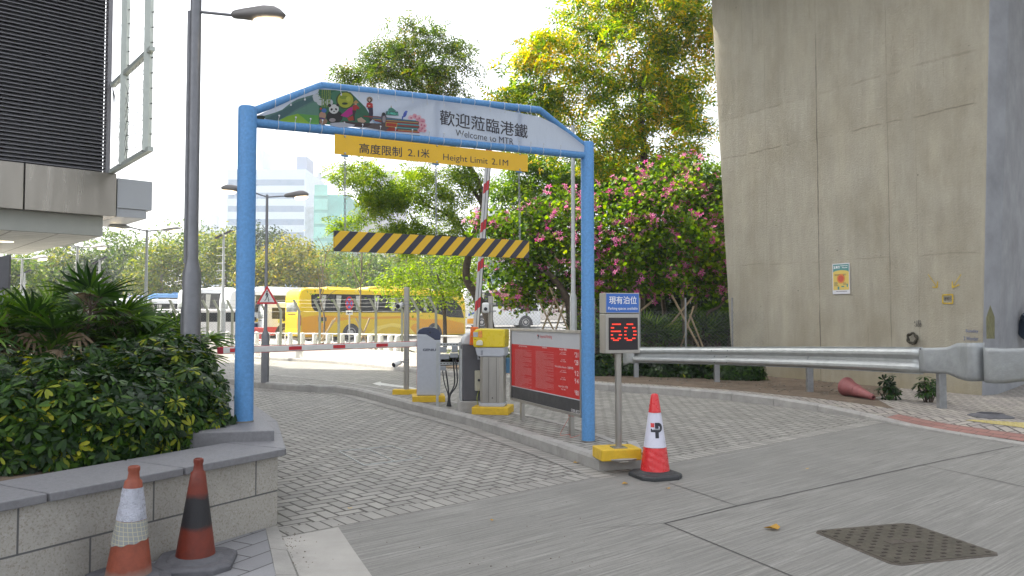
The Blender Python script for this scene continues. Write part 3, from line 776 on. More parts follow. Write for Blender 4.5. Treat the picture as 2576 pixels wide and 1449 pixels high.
# --- yellow height limit sign fixed below the chord
ys_ = -.06
sx0, _ = gf.pix(842, 360, ys_); sx1, _ = gf.pix(1328, 410, ys_)
szt = (gf.pix(842, 338, ys_)[1] + gf.pix(1328, 388, ys_)[1]) / 2; szb = (gf.pix(842, 387, ys_)[1] + gf.pix(1328, 432, ys_)[1]) / 2
slp = (gf.pix(1328, 432, ys_)[1] - gf.pix(842, 387, ys_)[1]) / (sx1 - sx0)
sgn = thing('height_limit_sign', 'long yellow sign reading Height Limit 2.1M fixed under the gantry beam', 'sign', tuple(gf.w(sx0, ys_, 0)), gf.rz)
hS = szt - szb; zb0 = szb - slp * (sx1 - sx0) / 2; Ls = sx1 - sx0
mb = MB(); mb.add([(x, y, zb0 + slp * x + z) for x in (0, Ls) for y in (0, .006) for z in (0, hS)], [(0, 1, 3, 2), (4, 6, 7, 5), (0, 4, 5, 1), (2, 3, 7, 6), (0, 2, 6, 4), (1, 5, 7, 3)])
mb.build('panel', mat('sign_yellow', (.68, .40, .008), .5, 0, .03, 5), sgn)
def spix(u, v): x, z = gf.pix(u, v, ys_); return x - sx0, z
mb = MB()
for body, a, b, hh in (('高度限制', z3(835, 536), z3(1128, 550), z3(835, 466)), ('2.1', z3(1168, 556), z3(1246, 562), z3(1168, 508)), ('米', z3(1258, 566), z3(1318, 570), z3(1258, 504)),
                       ('Height Limit', z3(1412, 596), z3(1718, 612), z3(1412, 540)), ('2.1M', z3(1745, 614), z3(1858, 622), z3(1745, 572))):
    x0, z0 = spix(*a); x1, _ = spix(*b); _, z1 = spix(*hh)
    vs, fs = text_mesh(body, 1.0, 'LEFT', .0 if body[0] in 'H2' else .010); aa = np.array(vs); lo, hi = aa.min(0), aa.max(0)
    mb.add([(x0 + (p[0] - lo[0]) / (hi[0] - lo[0]) * (x1 - x0), -.0015, z0 + (p[1] - lo[1]) / (hi[1] - lo[1]) * (z1 - z0) + slp * (p[0] - lo[0]) / (hi[0] - lo[0]) * (x1 - x0)) for p in vs], fs)
mb.build('lettering', M_INK, sgn, fix=False)
for u, v in (z3(738, 422), z3(738, 538), z3(1370, 485), z3(1370, 596), z3(1940, 543), z3(1940, 649)):
    x, z = spix(u, v); mb = MB(); mb.lathe([(.011, 0), (.009, .006), (.002, .008)], (x, 0, z), 10, M=Matrix.Rotation(R(90), 3, 'X')); mb.build('bolt', M_STAIN, sgn)
for u in (869, 1098, 1308):
    x, z = spix(u, 400); zz = zb0 + slp * x; mb = MB(); mb.bb(x - .03, x + .03, .006, .03, zz - .014, zz + hS); mb.build('bracket', M_BLUE, sgn)
# --- hazard bar on chains
yh = -.05
hx0, hz0 = gf.pix(840, 632, yh); hx1, hz1 = gf.pix(1329, 650, yh); hzt = gf.pix(840, 580, yh)[1]
bar = thing('hazard_bar', 'hanging height bar with yellow and black diagonal stripes', 'height bar', tuple(gf.w(hx0, yh, 0)), gf.rz)
Lb = hx1 - hx0; Hb = hzt - hz0; sb = (hz1 - hz0) / Lb
def hazmat():
    m, nt, b = base('yellow_black_stripes'); o = objc(nt); sx = nd(nt, 'ShaderNodeSeparateXYZ'); nt.links.new(o, sx.inputs[0])
    f = mth(nt, 'FRACT', mth(nt, 'MULTIPLY_ADD', mth(nt, 'MULTIPLY_ADD', sx.outputs[2], -.93, sx.outputs[0]), 1 / .176, 16.0))
    nt.links.new(mixc(nt, mth(nt, 'GREATER_THAN', f, .53), (.66, .40, .008), (.022, .022, .035)), b.inputs['Base Color']); b.inputs['Roughness'].default_value = .45
    return m
mb = MB(); mb.add([(x, y, hz0 + sb * x + z) for x in (0, Lb) for y in (-.018, .018) for z in (0, Hb)], [(0, 1, 3, 2), (4, 6, 7, 5), (0, 4, 5, 1), (2, 3, 7, 6), (0, 2, 6, 4), (1, 5, 7, 3)])
mb.build('striped_board', hazmat(), bar, bevel=.003)
for u in (868, 1098, 1308):
    x, _ = gf.pix(u, 600, yh); x -= hx0; mb = MB(); chain(mb, (x, 0, hz0 + sb * x + Hb - .02), (x, .02, zb0 + slp * (x + hx0 - sx0) + .0))
    mb.build('chain', M_GALV, bar, fix=False)

# ================================================================ PARKING SPACES SIGN (LED)
lp = G(1556, 1124, .25); lp.y += .05; lp.x += .007; lf = Fr((lp.x, lp.y), R(12))
led = thing('parking_spaces_sign', 'stainless post sign with red led digits and blue panel on a yellow block', 'led sign', (lp.x, lp.y, 0), lf.rz)
mb = MB(); mb.bb(-.215, .205, -.11, .19, .12, .235); mb.build('base_block', M_YEL, led, bevel=.012)
mb = MB(); mb.bb(-.07, .07, -.07, .07, .235, .243); mb.build('foot_plate', M_STAIN, led)
mb = MB(); mb.lathe([(.033, .24), (.033, 1.22)], (0, 0, 0), 24); mb.build('post', M_STAIN, led, smooth=50)
fy = -.09
ax0, az0 = lf.pix(1541, 889, fy); ax1, az1 = lf.pix(1615, 788, fy)
ax0, ax1 = -.165, .195
zb_, zt_ = lf.pix(1580, 889, fy)[1], lf.pix(1580, 789, fy)[1]; zT = lf.pix(1580, 737, fy)[1]
mb = MB(); mb.bb(ax0, ax1, fy, .09, zb_, zt_ - .003); hous = mb.build('display_housing', M_STAIN, led, bevel=.006)
m_led, ntl, bl_ = base('led_matrix_face')
o_ = objc(ntl); v_ = nd(ntl, 'ShaderNodeTexVoronoi'); v_.inputs['Scale'].default_value = 90; v_.inputs['Randomness'].default_value = 0; ntl.links.new(o_, v_.inputs['Vector'])
ntl.links.new(mixc(ntl, mapr(ntl, v_.outputs['Distance'], .2, .32, 1, 0), (.012, .008, .012), (.10, .05, .06)), bl_.inputs['Base Color']); bl_.inputs['Roughness'].default_value = .35
wx0, wx1, wz0, wz1 = ax0 + .035, ax1 - .02, zb_ + .035, zt_ - .04
mb = MB(); mb.bb(wx0, wx1, fy - .004, fy, wz0, wz1); mb.build('display_screen', m_led, hous)
m_on = mat('lit_red_led', (.4, .01, .01), .4, 0, 0, 5, emis=((1.0, .02, .008), .40)); m_on2 = mat('lit_led_core', (.5, .06, .03), .4, 0, 0, 5, emis=((1.0, .12, .04), .55))
mb = MB(); cw = (wx1 - wx0) / 26; rows_z = lambda r: wz1 - .02 - r * (wz1 - wz0 - .04) * .0625
six = {1: (2, 3, 4, 5, 6, 7, 8, 9), 3: (1, 2, 3), 5: (1, 2, 3, 4, 5, 6, 7, 8, 9), 7: (1, 2, 8, 9, 10), 9: (1, 2, 3, 7, 8, 9), 10: (3, 4, 5, 6, 7)}
zer = {1: (15, 16, 17, 18, 19, 20), 3: (13, 14, 15, 20, 21, 22), 5: (13, 14, 21, 22, 23), 7: (13, 14, 21, 22, 23), 9: (13, 14, 15, 20, 21, 22), 10: (15, 16, 17, 18, 19)}
for dg in (six, zer):
    for r_, cs in dg.items():
        for c in cs:
            x = wx0 + .012 + (c + .3) * cw; z = rows_z(r_ + 1.6)
            mb.mi = 0; mb.bb(x - cw * .42, x + cw * .42, fy - .0062, fy - .004, z - .0065, z + .0065)
            mb.mi = 1; mb.bb(x - cw * .2, x + cw * .2, fy - .007, fy - .0062, z - .003, z + .003)
mb.build('digits', [m_on, m_on2], hous)
mb = MB(); mb.bb(ax0, ax1, fy, .09, zt_ + .002, zT); cab = mb.build('header_box', M_STAIN, led, bevel=.004)
mb = MB(); mb.bb(ax0 + .012, ax1 - .008, fy - .004, fy, zt_ + .012, zT - .008); mb.build('header_panel', mat('header_blue', (.035, .13, .45), .4, 0, .03, 5), cab)
mb = MB(); hx = ax1 - ax0; hz = zT - zt_
fit(mb, '現有泊位', ax0 + .04, ax1 - .03, zt_ + hz * .46, hz * .38, fy - .0055, .008)
fit(mb, 'Parking spaces available', ax0 + .03, ax1 - .022, zt_ + hz * .15, hz * .17, fy - .0055, .004)
mb.build('header_lettering', M_WTXT, cab, fix=False)

# ================================================================ FEE BOARD
bl, br_ = G(1310, 1057, .13), G(1433, 1095, .13); bd = (br_ - bl); bf = Fr((bl.x, bl.y), math.atan2(bd.y, bd.x)); LB = bd.length
brd = thing('fee_board', 'low red and white parking fee board in a steel frame on two legs', 'notice board', (bl.x, bl.y, 0), bf.rz)
for x in (0, LB):
    mb = MB(); mb.bb(x - .03, x + .03, .0, .05, .12, .42); mb.build('leg', M_STAIN, brd)
bx0 = bf.pix(1284, 900, -.02)[0]; bx1 = LB + .34
bz1 = bf.pix(1310, 826, -.02)[1]; bz0 = bf.pix(1310, 1012, -.02)[1] + .0
mb = MB()
mb.bb(bx0, bx1, -.03, .05, bz0, bz0 + .035); mb.bb(bx0, bx1, -.03, .05, bz1 - .035, bz1); mb.bb(bx0, bx0 + .03, -.03, .05, bz0 + .035, bz1 - .035); mb.bb(bx1 - .03, bx1, -.03, .05, bz0 + .035, bz1 - .035)
frm = mb.build('frame', M_STAIN, brd, bevel=.003)
mb = MB(); ix0, ix1, iz0, iz1 = bx0 + .03, bx1 - .03, bz0 + .035, bz1 - .035
HB = iz1 - iz0
m_pan = mat('glossy_grey_panel', (.46, .47, .49), .5, 0, .02, 4); m_rp = mat('glossy_red_panel', (.52, .022, .02), .5, 0, .03, 4, spec=.25); m_bp = mat('glossy_charcoal_panel', (.05, .05, .052), .5, 0, .05, 4, spec=.25)
zr0, zr1 = iz0 + HB * .175, iz0 + HB * .80
mb.mi = 0; mb.bb(ix0, ix1, -.012, .0, zr1, iz1); mb.bb(ix0, ix1, -.0122, .0, zr0 - .008, zr0 + .004)
mb.mi = 1; mb.bb(ix0, ix1, -.012, .0, zr0 + .004, zr1); mb.mi = 2; mb.bb(ix0, ix1, -.012, .0, iz0, zr0 - .008)
pan = mb.build('panel', [m_pan, m_rp, m_bp], brd)
def bp(X, Y):   # zoomed board picture (3.22 px per source px, origin 2000, 1250)
    return bf.pix((2000 + X / 3.22) * .629, (1250 + Y / 3.22) * .629, -.014)
yt = -.0135
ink = MB(); red = MB(); wt = MB(); fp_ = MB()
x0, z0 = bp(478, 342); x1, z1 = bp(503, 285)
W_ = x1 - x0
H_ = z1 - z0; ink.bb(x0 + W_ * .34, x0 + W_ * .56, yt - .001, yt, z0, z1)
for k in range(10):
    t0_, t1_ = R(-90 + 18 * k), R(-72 + 18 * k); cq = lambda r1, r2, t: (x0 + W_ * .5 + r1 * math.cos(t), yt - .0006, z0 + H_ * .70 + r2 * math.sin(t))
    ink.poly([cq(W_ * .5, H_ * .30, t0_), cq(W_ * .5, H_ * .30, t1_), cq(W_ * .2, H_ * .12, t1_), cq(W_ * .2, H_ * .12, t0_)])
red.bb(x0, x0 + W_ * .34, yt - .001, yt, z0 + (z1 - z0) * .62, z1)
xa, za = bp(513, 332); xb, _ = bp(668, 340); fit(red, 'Imperial Parking', xa, xb, za - .006, .055, yt, .004)
def bt(body, a, b, h, dz=0): xa, za = bp(*a); xb, _ = bp(*b); fit(wt, body, xa, xb, za + dz, h, yt)
bt('Hourly / 時租', (765, 492), (855, 500), .034); bt('Park & Ride Hourly / 泊轉時租', (706, 708), (942, 738), .034); bt('Night Park / 夜泊', (752, 962), (872, 976), .034)
for a, b, t in (((958, 574), (1005, 580), '$21'), ((958, 674), (1008, 682), '$28'), ((960, 812), (1010, 820), '$12'), ((960, 912), (1010, 918), '$14'), ((960, 1062), (1012, 1072), '$80')):
    xa, za = bp(*a); xb, _ = bp(*b); fit(wt, t[1:], xa + (xb - xa) * .24, xb, za, .058, yt); fit(wt, '$', xa, xa + (xb - xa) * .17, za + .026, .032, yt)
bt('5399-8222', (915, 1284), (1030, 1312), .042); bt('CONDITIONS OF PARKING', (237, 438), (347, 441), .018); bt('停車場使用條款', (540, 458), (603, 462), .018)
for a, b, t in (((782, 520), (842, 526), 'Mon - Fri (ex. PH)'), ((768, 540), (852, 546), '星期一至五 (公眾假期除外)'), ((790, 614), (835, 618), 'Sat, Sun & PH'), ((776, 634), (846, 640), '星期六、日及公眾假期'), ((782, 752), (842, 758), 'Mon - Fri (ex. PH)'), ((768, 770), (856, 778), '星期一至五 (公眾假期除外)'), ((790, 844), (835, 848), 'Sat, Sun & PH'), ((776, 864), (846, 872), '星期六、日及公眾假期'), ((786, 992), (840, 998), '1900 - 0800')):
    bt(t, a, b, .014)
random.seed(3)
for (xl, xr, yt0, yt1, n) in ((192, 405, 470, 955, 64), (458, 690, 492, 968, 58)):
    xa, za = bp(xl, yt0); xb, _ = bp(xr, yt0); _, zb2 = bp(xl, yt1)
    for k in range(n):
        z = za + (zb2 - za) * k / n; end = xa + (xb - xa) * (1 if random.random() < .72 else rnd(.35, .9)); x = xa
        while x < end:
            w = rnd(.012, .05); w = min(w, end - x); fp_.bb(x, x + w, yt - .0005, yt, z - .0014, z + .0014); x += w + .005
ink.build('logo', M_INK, pan); red.build('red_lettering', mat('print_red', (.55, .04, .05), .4, 0, 0, 4), pan, fix=False)
wt.build('white_lettering', mat('fine_white_print', (.72, .70, .70), .4, 0, 0, 4), pan, fix=False)
fp_.build('small_print', mat('pink_small_print', (.60, .20, .20), .4, 0, 0, 4), pan, fix=False)
wr = MB(); ws = [Vector((LB, -.02, .33 + k * .006)) for k in range(2)]
random.seed(5)
pts = [(LB + .01, -.012, .34), (LB - .06, -.05, .22), (LB - .12, -.06, .14), (LB + .02, -.12, .14), (LB + .12, -.06, .16), (LB + .22, -.10, .14), (LB + .30, -.02, .18)]
wr.tube(smoothline([Vector(p) for p in pts], 5), .0022, 5)
tag_ = [Vector((LB + .032 * math.cos(t), .025 + .027 * math.sin(t) * 1.3, .35 + t * .002)) for t in [k * .5 for k in range(38)]]
wr.tube(tag_, .003, 5)
wo = wr.build('loose_wire', mat('thin_red_cable', (.5, .05, .03), .5, 0, 0, 5), brd, fix=False)
# ================================================================ BARRIERS AND MACHINES ON THE ISLAND
def smoothpoly(pts): return pts
M_LGREY = mat('light_grey_enamel', (.40, .42, .46), .42, 0, .04, 30, dirt=.08)
M_NAVY = mat('navy_hood', (.035, .045, .085), .35, 0, .05, 8)
# ---- low barrier with the horizontal boom
gA = G(1076, 1009, .13); EBm = G(1076, 1009, .13)
boomL = Vector((0, 0, 0))
zb = 1.10
pr = D(1046, 858, 12.85); plft = None
g1 = Fr((gA.x, gA.y + .1), R(8))
gen = thing('boom_barrier', 'light grey barrier cabinet with navy hood and lowered boom', 'barrier', (g1.o.x, g1.o.y, 0), g1.rz)
mb = MB(); mb.bb(-.27, .27, -.24, .24, .12, .225); mb.build('base_block', M_YEL, gen, bevel=.01)
hw = .195
prof = [(-hw, .228), (hw, .228), (hw, 1.25)] + [(hw * math.cos(t), 1.25 + .12 * math.sin(t)) for t in [math.pi * k / 12 for k in range(1, 12)]] + [(-hw, 1.25)]
body = [(x, min(z, 1.18)) for x, z in ((-hw, .228), (hw, .228), (hw, 1.175), (-hw, 1.24))]
mb = MB(); mb.prism([(-hw, .228), (hw, .228), (hw, 1.15), (.10, 1.15), (.03, 1.20), (-.05, 1.245), (-hw, 1.25)], -.15, .15, 'y'); cbn = mb.build('cabinet', M_LGREY, gen, bevel=.012)
mb = MB(); hood = [(hw, 1.153), (hw, 1.26), (hw * .86, 1.315), (hw * .5, 1.352), (0, 1.365), (-hw * .5, 1.352), (-hw * .86, 1.315), (-hw, 1.262), (-hw, 1.253), (-.05, 1.248), (.03, 1.203), (.10, 1.153)]
mb.prism(hood, -.152, .152, 'y'); mb.build('hood', M_NAVY, gen, bevel=.012, smooth=40)
mb = MB(); mb.bb(-hw - .003, -hw + .001, -.13, -.122, .26, 1.18); mb.build('red_trim', M_RED, gen)
mb = MB(); fit(mb, 'GENiUS', -.10, .155, .965, .042, -.1515, .03); mb.build('lettering', mat('dark_blue_print', (.03, .04, .07), .4, 0, 0, 4), gen, fix=False)
mb = MB(); mb.lathe([(.018, 0), (.014, .004)], (.02, -.152, 1.275), 16, M=Matrix.Rotation(R(90), 3, 'X')); mb.build('lock', M_INK, gen)
# boom from the cabinet to the left (towards the camera)
bs = g1.l(D(1044, 865, g1.w(-hw, -.05, 0).y)); bs = Vector((-hw - .005, -.06, bs.z))
be_w = D(553, 882, 10.35); be = g1.l(be_w); be.z = bs.z + (be.z - bs.z)
bdir = (be - bs).normalized(); bl_len = (be - bs).length
mb = MB(); mb.bar(bs, be, .045, .085); arm = mb.build('boom', M_WHITE, gen, bevel=.012)
mb = MB(); mb.bar(bs + Vector((0, 0, .0445)), be + Vector((0, 0, .0445)), .03, .006); mb.bar(bs - Vector((0, 0, .0445)), be - Vector((0, 0, .0445)), .03, .006); mb.build('boom_edging', M_RED, arm)
mb = MB(); side = Vector((bdir.y, -bdir.x, 0)); side = side if side.y < 0 else -side
for u0, u1 in ((578, 608), (726, 758), (837, 867), (945, 974)):
    mb = MB()
    def at_u(u):
        n = Vector((-math.sin(g1.rz), math.cos(g1.rz), 0))
        lo, hi = 0.0, 1.0
        for _ in range(40):
            m_ = (lo + hi) / 2; w_ = g1.w(*(bs.lerp(be, m_))); uu = CX + F * w_.x / w_.y
            if uu > u: lo = m_
            else: hi = m_
        return bs.lerp(be, (lo + hi) / 2)
    a, b = at_u(u0), at_u(u1); mb.bar(a + side * .0232, b + side * .0232, .003, .052)
    mb.build('reflective_stripe', M_RED, arm)
mb = MB(); mb.bar(be, be + bdir * .03, .05, .09); mb.bar(be - bdir * .045, be, .0475, .0875); mb.build('end_cap', mat('dark_red_plastic', (.35, .02, .04), .4, 0, .05, 5), arm, bevel=.01)
# ---- camera pole behind it
cp = G(1022, 991, .13); cf_ = Fr((cp.x, cp.y), 0)
def cctv(root, z, x, face, bullet=True):
    mb = MB(); mb.bb(min(0, x), max(0, x), -.02, .02, z + .02, z + .05); mb.lathe([(.055, z + .01), (.055, z + .03)], (0, 0, 0), 14); mb.lathe([(.055, z + .06), (.055, z + .08)], (0, 0, 0), 14)
    br = mb.build('camera_bracket', M_GALV, root)
    mb = MB(); d = Vector(face).normalized(); c = Vector((x, -.05, z))
    M = d.to_track_quat('Z', 'Y').to_matrix()
    if bullet: mb.lathe([(.03, -.10), (.042, -.09), (.045, .05), (.052, .055), (.052, .075)], c, 18, M=M)
    else: mb.lathe([(.045, -.05), (.062, -.045), (.066, .0), (.060, .03), (.045, .045)], c, 18, M=M)
    cm = mb.build('camera', M_WHITE, root, smooth=40)
    mb = MB(); k = .0755 if bullet else .046; mb.lathe([(.044 if bullet else .038, k), (.03, k + .004), (.012, k + .006)], c, 18, M=M); mb.build('lens', M_INK, cm)
cpo = thing('camera_pole', 'steel pole with two small cameras beside the navy topped barrier', 'camera pole', (cp.x, cp.y, 0))
mb = MB(); mb.bb(-.24, .2, -.10, .10, .12, .215); mb.build('base_block', M_YEL, cpo, bevel=.01)
mb = MB(); mb.lathe([(.05, .215), (.05, 2.08)], (0, 0, 0), 18); mb.build('pole', M_STAIN, cpo, smooth=50)
cctv(cpo, 1.74, -.12, (-.35, -1, -.2)); cctv(cpo, .68, -.17, (-.8, -1, -.35))
# ---- cable frame
kf = G(1100, 1022, .13); kf2 = G(1155, 1022, .13)
kfr = Fr((kf.x, kf.y), R(6)); kt = thing('cable_rack', 'slotted steel channel frame carrying grey junction boxes and black cables', 'cable rack', (kf.x, kf.y, 0), kfr.rz)
wk = .36; zt2 = 1.14
mb = MB()
for x in (0, wk):
    mb.bb(x - .02, x + .02, -.012, .012, .12 if x == 0 else .12, zt2)
mb.build('upright', M_GALVL, kt)
for z in (1.10, .80):
    mb = MB(); mb.bb(.021, wk - .021, -.018, .006, z - .022, z + .022); o = mb.build('cross_channel', M_GALVL, kt)
    mb = MB()
    for k in range(6): mb.bb(.045 + k * .05, .072 + k * .05, -.0192, -.0182, z - .006, z + .006)
    mb.build('slots', M_INK, o)
for i, (x, z, w, h) in enumerate(((.09, 1.02, .11, .09), (.27, 1.03, .10, .10), (.11, .91, .15, .08), (.26, .93, .13, .07), (.09, .73, .09, .07))):
    mb = MB(); mb.bb(x - w / 2, x + w / 2, -.07, -.02, z - h / 2, z + h / 2); mb.build('junction_box', mat('grey_abs_box', (.27, .29, .31), .5, 0, .05, 6), kt, bevel=.006)
random.seed(11)
for i, (x0, z0) in enumerate(((.08, .70), (.13, .70), (.24, .90), (.28, .90))):
    mb = MB(); mb.tube(smoothline([Vector((x0, -.045, z0)), Vector((x0 + .03, -.05, .5)), Vector((.17 + i * .01, -.04, .3)), Vector((.15 + i * .02, -.03, .13))], 6), .011 if i else .008, 8)
    mb.build('cable', M_BLACK, kt, smooth=60)
# ---- dark barrier with the raised boom
d0 = G(1178, 1036, .13); df = Fr((d0.x + .06, d0.y + .22), R(10))
dk_ = thing('raised_barrier', 'charcoal barrier cabinet with white domed top and raised striped boom', 'barrier', (df.o.x, df.o.y, 0), df.rz)
mb = MB(); mb.prism([(-.24, .12), (.24, .12), (.21, .285), (-.21, .285)], -.22, .22, 'y'); mb.build('concrete_base', M_CONC, dk_, bevel=.012)
mb = MB(); mb.bb(-.175, .175, -.16, .16, .287, 1.12); cb2 = mb.build('cabinet', M_DARK, dk_, bevel=.01)
mb = MB(); pf = [(-.177, 1.122), (.177, 1.122), (.177, 1.24), (.16, 1.285), (.12, 1.305), (-.03, 1.305), (-.10, 1.285), (-.155, 1.235), (-.177, 1.17)]
mb.prism(pf, -.162, .162, 'y'); mb.build('domed_top', mat('pale_grey_hood', (.50, .51, .53), .4, 0, .04, 8), dk_, bevel=.02, smooth=40)
mb = MB(); mb.bb(-.215, -.183, -.15, -.11, .14, 1.06); mb.build('conduit', M_GALVL, dk_)
mb = MB(); mb.bb(.045, .135, -.168, -.1605, .90, .985); o = mb.build('speaker_plate', M_LGREY, dk_)
mb = MB(); mb.lathe([(.03, 0), (.03, .006)], (.09, -.168, .943), 18, M=Matrix.Rotation(R(90), 3, 'X')); mb.build('speaker_cone', M_INK, o)
mb = MB(); mb.bb(.0, .23, -.26, -.163, .44, .74); jb = mb.build('control_box', mat('cream_box', (.42, .40, .31), .45, 0, .06, 8), dk_, bevel=.012)
mb = MB(); mb.lathe([(.020, 0), (.018, .01)], (.055, -.2605, .60), 14, M=Matrix.Rotation(R(90), 3, 'X')); mb.bb(.04, .075, -.276, -.269, .595, .605); mb.build('box_lock', M_INK, jb)
mb = MB(); mb.tube(smoothline([Vector((.06, -.2, .44)), Vector((.03, -.22, .33)), Vector((.05, -.24, .22)), Vector((.12, -.25, .13))], 5), .005, 6); mb.build('earth_wire', mat('green_yellow_wire', (.28, .33, .04), .5, 0, .1, 5), dk_)
# orange bracket and boom
b0 = Vector((.10, -.235, 1.03)); top_w = D(1222, 425, df.o.y - .25)
bt_ = df.l(top_w); b1 = Vector((.10, -.235, 1.12)); 
q0 = df.l(D(1190, 868, df.o.y - .22)); q1 = df.l(D(1222, 430, df.o.y - .22)); q0.y = q1.y = -.235
dq = (q1 - q0).normalized()
mb = MB(); mb.bar(q0 - dq * .0, q0 + dq * .27, .11, .05, up=(0, 1, 0)); ob = mb.build('boom_bracket', mat('orange_bracket', (.72, .14, .015), .45, 0, .06, 8), dk_, bevel=.008)
mb = MB()
for s_, k in ((-.035, .03), (.035, .03), (-.035, .13), (.035, .24), (-.035, .24)):
    c = q0 + dq * k + Vector((s_, -.026, 0)); mb.lathe([(.009, 0), (.007, .006)], c, 8, M=Matrix.Rotation(R(90), 3, 'X'))
mb.build('bracket_bolt', M_STAIN, ob)
bA, bB = q0 + dq * .20 + Vector((.028, .052, 0)), q0 + dq * 2.95 + Vector((.028, .052, 0))
mb = MB(); mb.bar(bA, bB, .080, .045, up=(0, 1, 0)); arm2 = mb.build('boom', mat('grey_white_paint', (.50, .50, .49), .45, 0, .05, 8, dirt=.2), dk_, bevel=.008)
rx = dq.cross(Vector((0, 1, 0))).normalized(); rx = rx if rx.x > 0 else -rx
mb = MB(); mb.bar(bA + rx * .048, bB + rx * .048, .007, .04, up=(0, 1, 0)); mb.bar(bA + Vector((0, -.0235, 0)), bB + Vector((0, -.0235, 0)), .007, .002, up=(0, 1, 0)); mb.build('rubber_edge', M_INK, arm2)
for k0 in (.36, .95, 1.54, 2.13, 2.70):
    mb = MB()
    for sx_ in (-1, 1):
        a = bA + dq * (k0 + .05) + rx * sx_ * .022 + Vector((0, -.0245, 0))
        w_, h_, sk = .018, .075, .03 
        cs = [(-w_, -h_ - sk * .5), (w_, -h_ + sk * .5), (w_, h_ + sk * .5), (-w_, h_ - sk * .5)]
        mb.poly([a + rx * p + dq * (q + sx_ * sk * .8) for p, q in cs])
    mb.build('reflective_stripe', mat('deep_red_tape', (.45, .025, .03), .4, 0, .05, 6), arm2, fix=False)
# ---- ticket machine
tm = G(1240, 1040, .13); tf = Fr((tm.x, tm.y + .1), R(-10))
tk = thing('ticket_machine', 'yellow headed ticket machine on a stainless pillar and yellow plinth', 'ticket machine', (tf.o.x, tf.o.y, 0), tf.rz)
mb = MB(); mb.bb(-.27, .27, -.24, .24, .12, .235); mb.build('base_block', M_YEL, tk, bevel=.014)
oc = lambda a, b, c: [(-a + c, -b), (a - c, -b), (a, -b + c), (a, b - c), (a - c, b), (-a + c, b), (-a, b - c), (-a, -b + c)]
mb = MB(); mb.prism(oc(.19, .17, .05), .236, .285); mb.build('foot_skirt', M_LGREY, tk, bevel=.004)
mb = MB(); mb.prism(oc(.175, .155, .05), .286, .955); pl2 = mb.build('pillar', M_STAIN, tk, bevel=.003)
mb = MB(); mb.bb(-.036, -.032, -.1565, -.155, .30, .945); mb.bb(.078, .082, -.1565, -.155, .30, .945); mb.lathe([(.009, 0), (.009, .002)], (.02, -.1552, .36), 12, M=Matrix.Rotation(R(90), 3, 'X')); mb.build('panel_seam', M_INK, pl2)
mb = MB(); mb.prism([(-.235, 1.09), (.20, 1.09), (.20, .98), (.17, .958), (-.17, .958), (-.21, .98)], -.17, .17, 'y'); nk = mb.build('grey_collar', mat('collar_grey', (.40, .42, .46), .45, 0, .04, 20), tk, bevel=.012)
mb = MB()
for k in range(5): mb.bb(-.150, -.118, -.1725, -.17, .985 + k * .014, .990 + k * .014)
mb.build('speaker_slots', M_INK, nk)
M_MYEL = mat('machine_yellow', (.68, .52, .015), .3, 0, .04, 6, coat=.3)
mb = MB(); mb.prism([(-.255, 1.093), (.205, 1.093), (.21, 1.30), (.21, 1.355), (-.16, 1.37), (-.235, 1.35), (-.265, 1.30), (-.265, 1.13)], -.18, .18, 'y'); hd = mb.build('head', M_MYEL, tk, bevel=.018, smooth=40)
mb = MB(); mb.bb(-.262, -.19, -.186, -.178, 1.245, 1.315); mb.build('display_window', mat('pale_lcd', (.38, .40, .42), .2, 0, .05, 9), hd, bevel=.004)
mb = MB(); mb.bb(-.18, -.125, -.19, -.178, 1.235, 1.335); mb.build('instruction_label', mat('orange_label', (.70, .28, .05), .4, 0, .3, 60), hd, bevel=.004)
mb = MB(); mb.prism([(-.21, 1.125), (-.115, 1.125), (-.115, 1.175), (-.135, 1.20), (-.18, 1.20), (-.21, 1.175)], -.215, -.178, 'y'); mb.build('ticket_slot', mat('pale_moulding', (.62, .60, .48), .4, 0, .04, 9), hd, bevel=.008)
mb = MB(); mb.bb(-.245, -.215, -.1835, -.18, 1.205, 1.211); mb.build('slit', M_INK, hd)
mb = MB(); mb.bb(.12, .22, .19, .30, .70, .92); mb.build('blue_label_box', mat('muted_blue_label', (.10, .24, .40), .5, 0, .08, 9), tk)
# camera post behind the ticket machine
c2 = G(1232, 1022, .13); cc2 = thing('camera_post', 'short steel post with one white camera rising behind the ticket machine', 'camera pole', (c2.x, c2.y + .5, 0))
mb = MB(); mb.lathe([(.038, .12), (.038, 1.88)], (0, 0, 0), 16); mb.build('pole', M_STAIN, cc2, smooth=50)
mb = MB(); mb.bb(-.06, .09, -.045, .0, 1.62, 1.64); mb.bb(-.06, .09, -.045, .0, 1.74, 1.76); mb.build('camera_bracket', M_GALV, cc2)
mb = MB(); mb.bb(-.14, -.02, -.13, -.045, 1.60, 1.77); o = mb.build('camera', M_WHITE, cc2, bevel=.035, seg=4, smooth=40)
mb = MB(); mb.lathe([(.030, 0), (.024, .018), (.010, .024)], (-.08, -.130, 1.665), 16, M=Matrix.Rotation(R(90), 3, 'X')); mb.build('lens', M_INK, o)

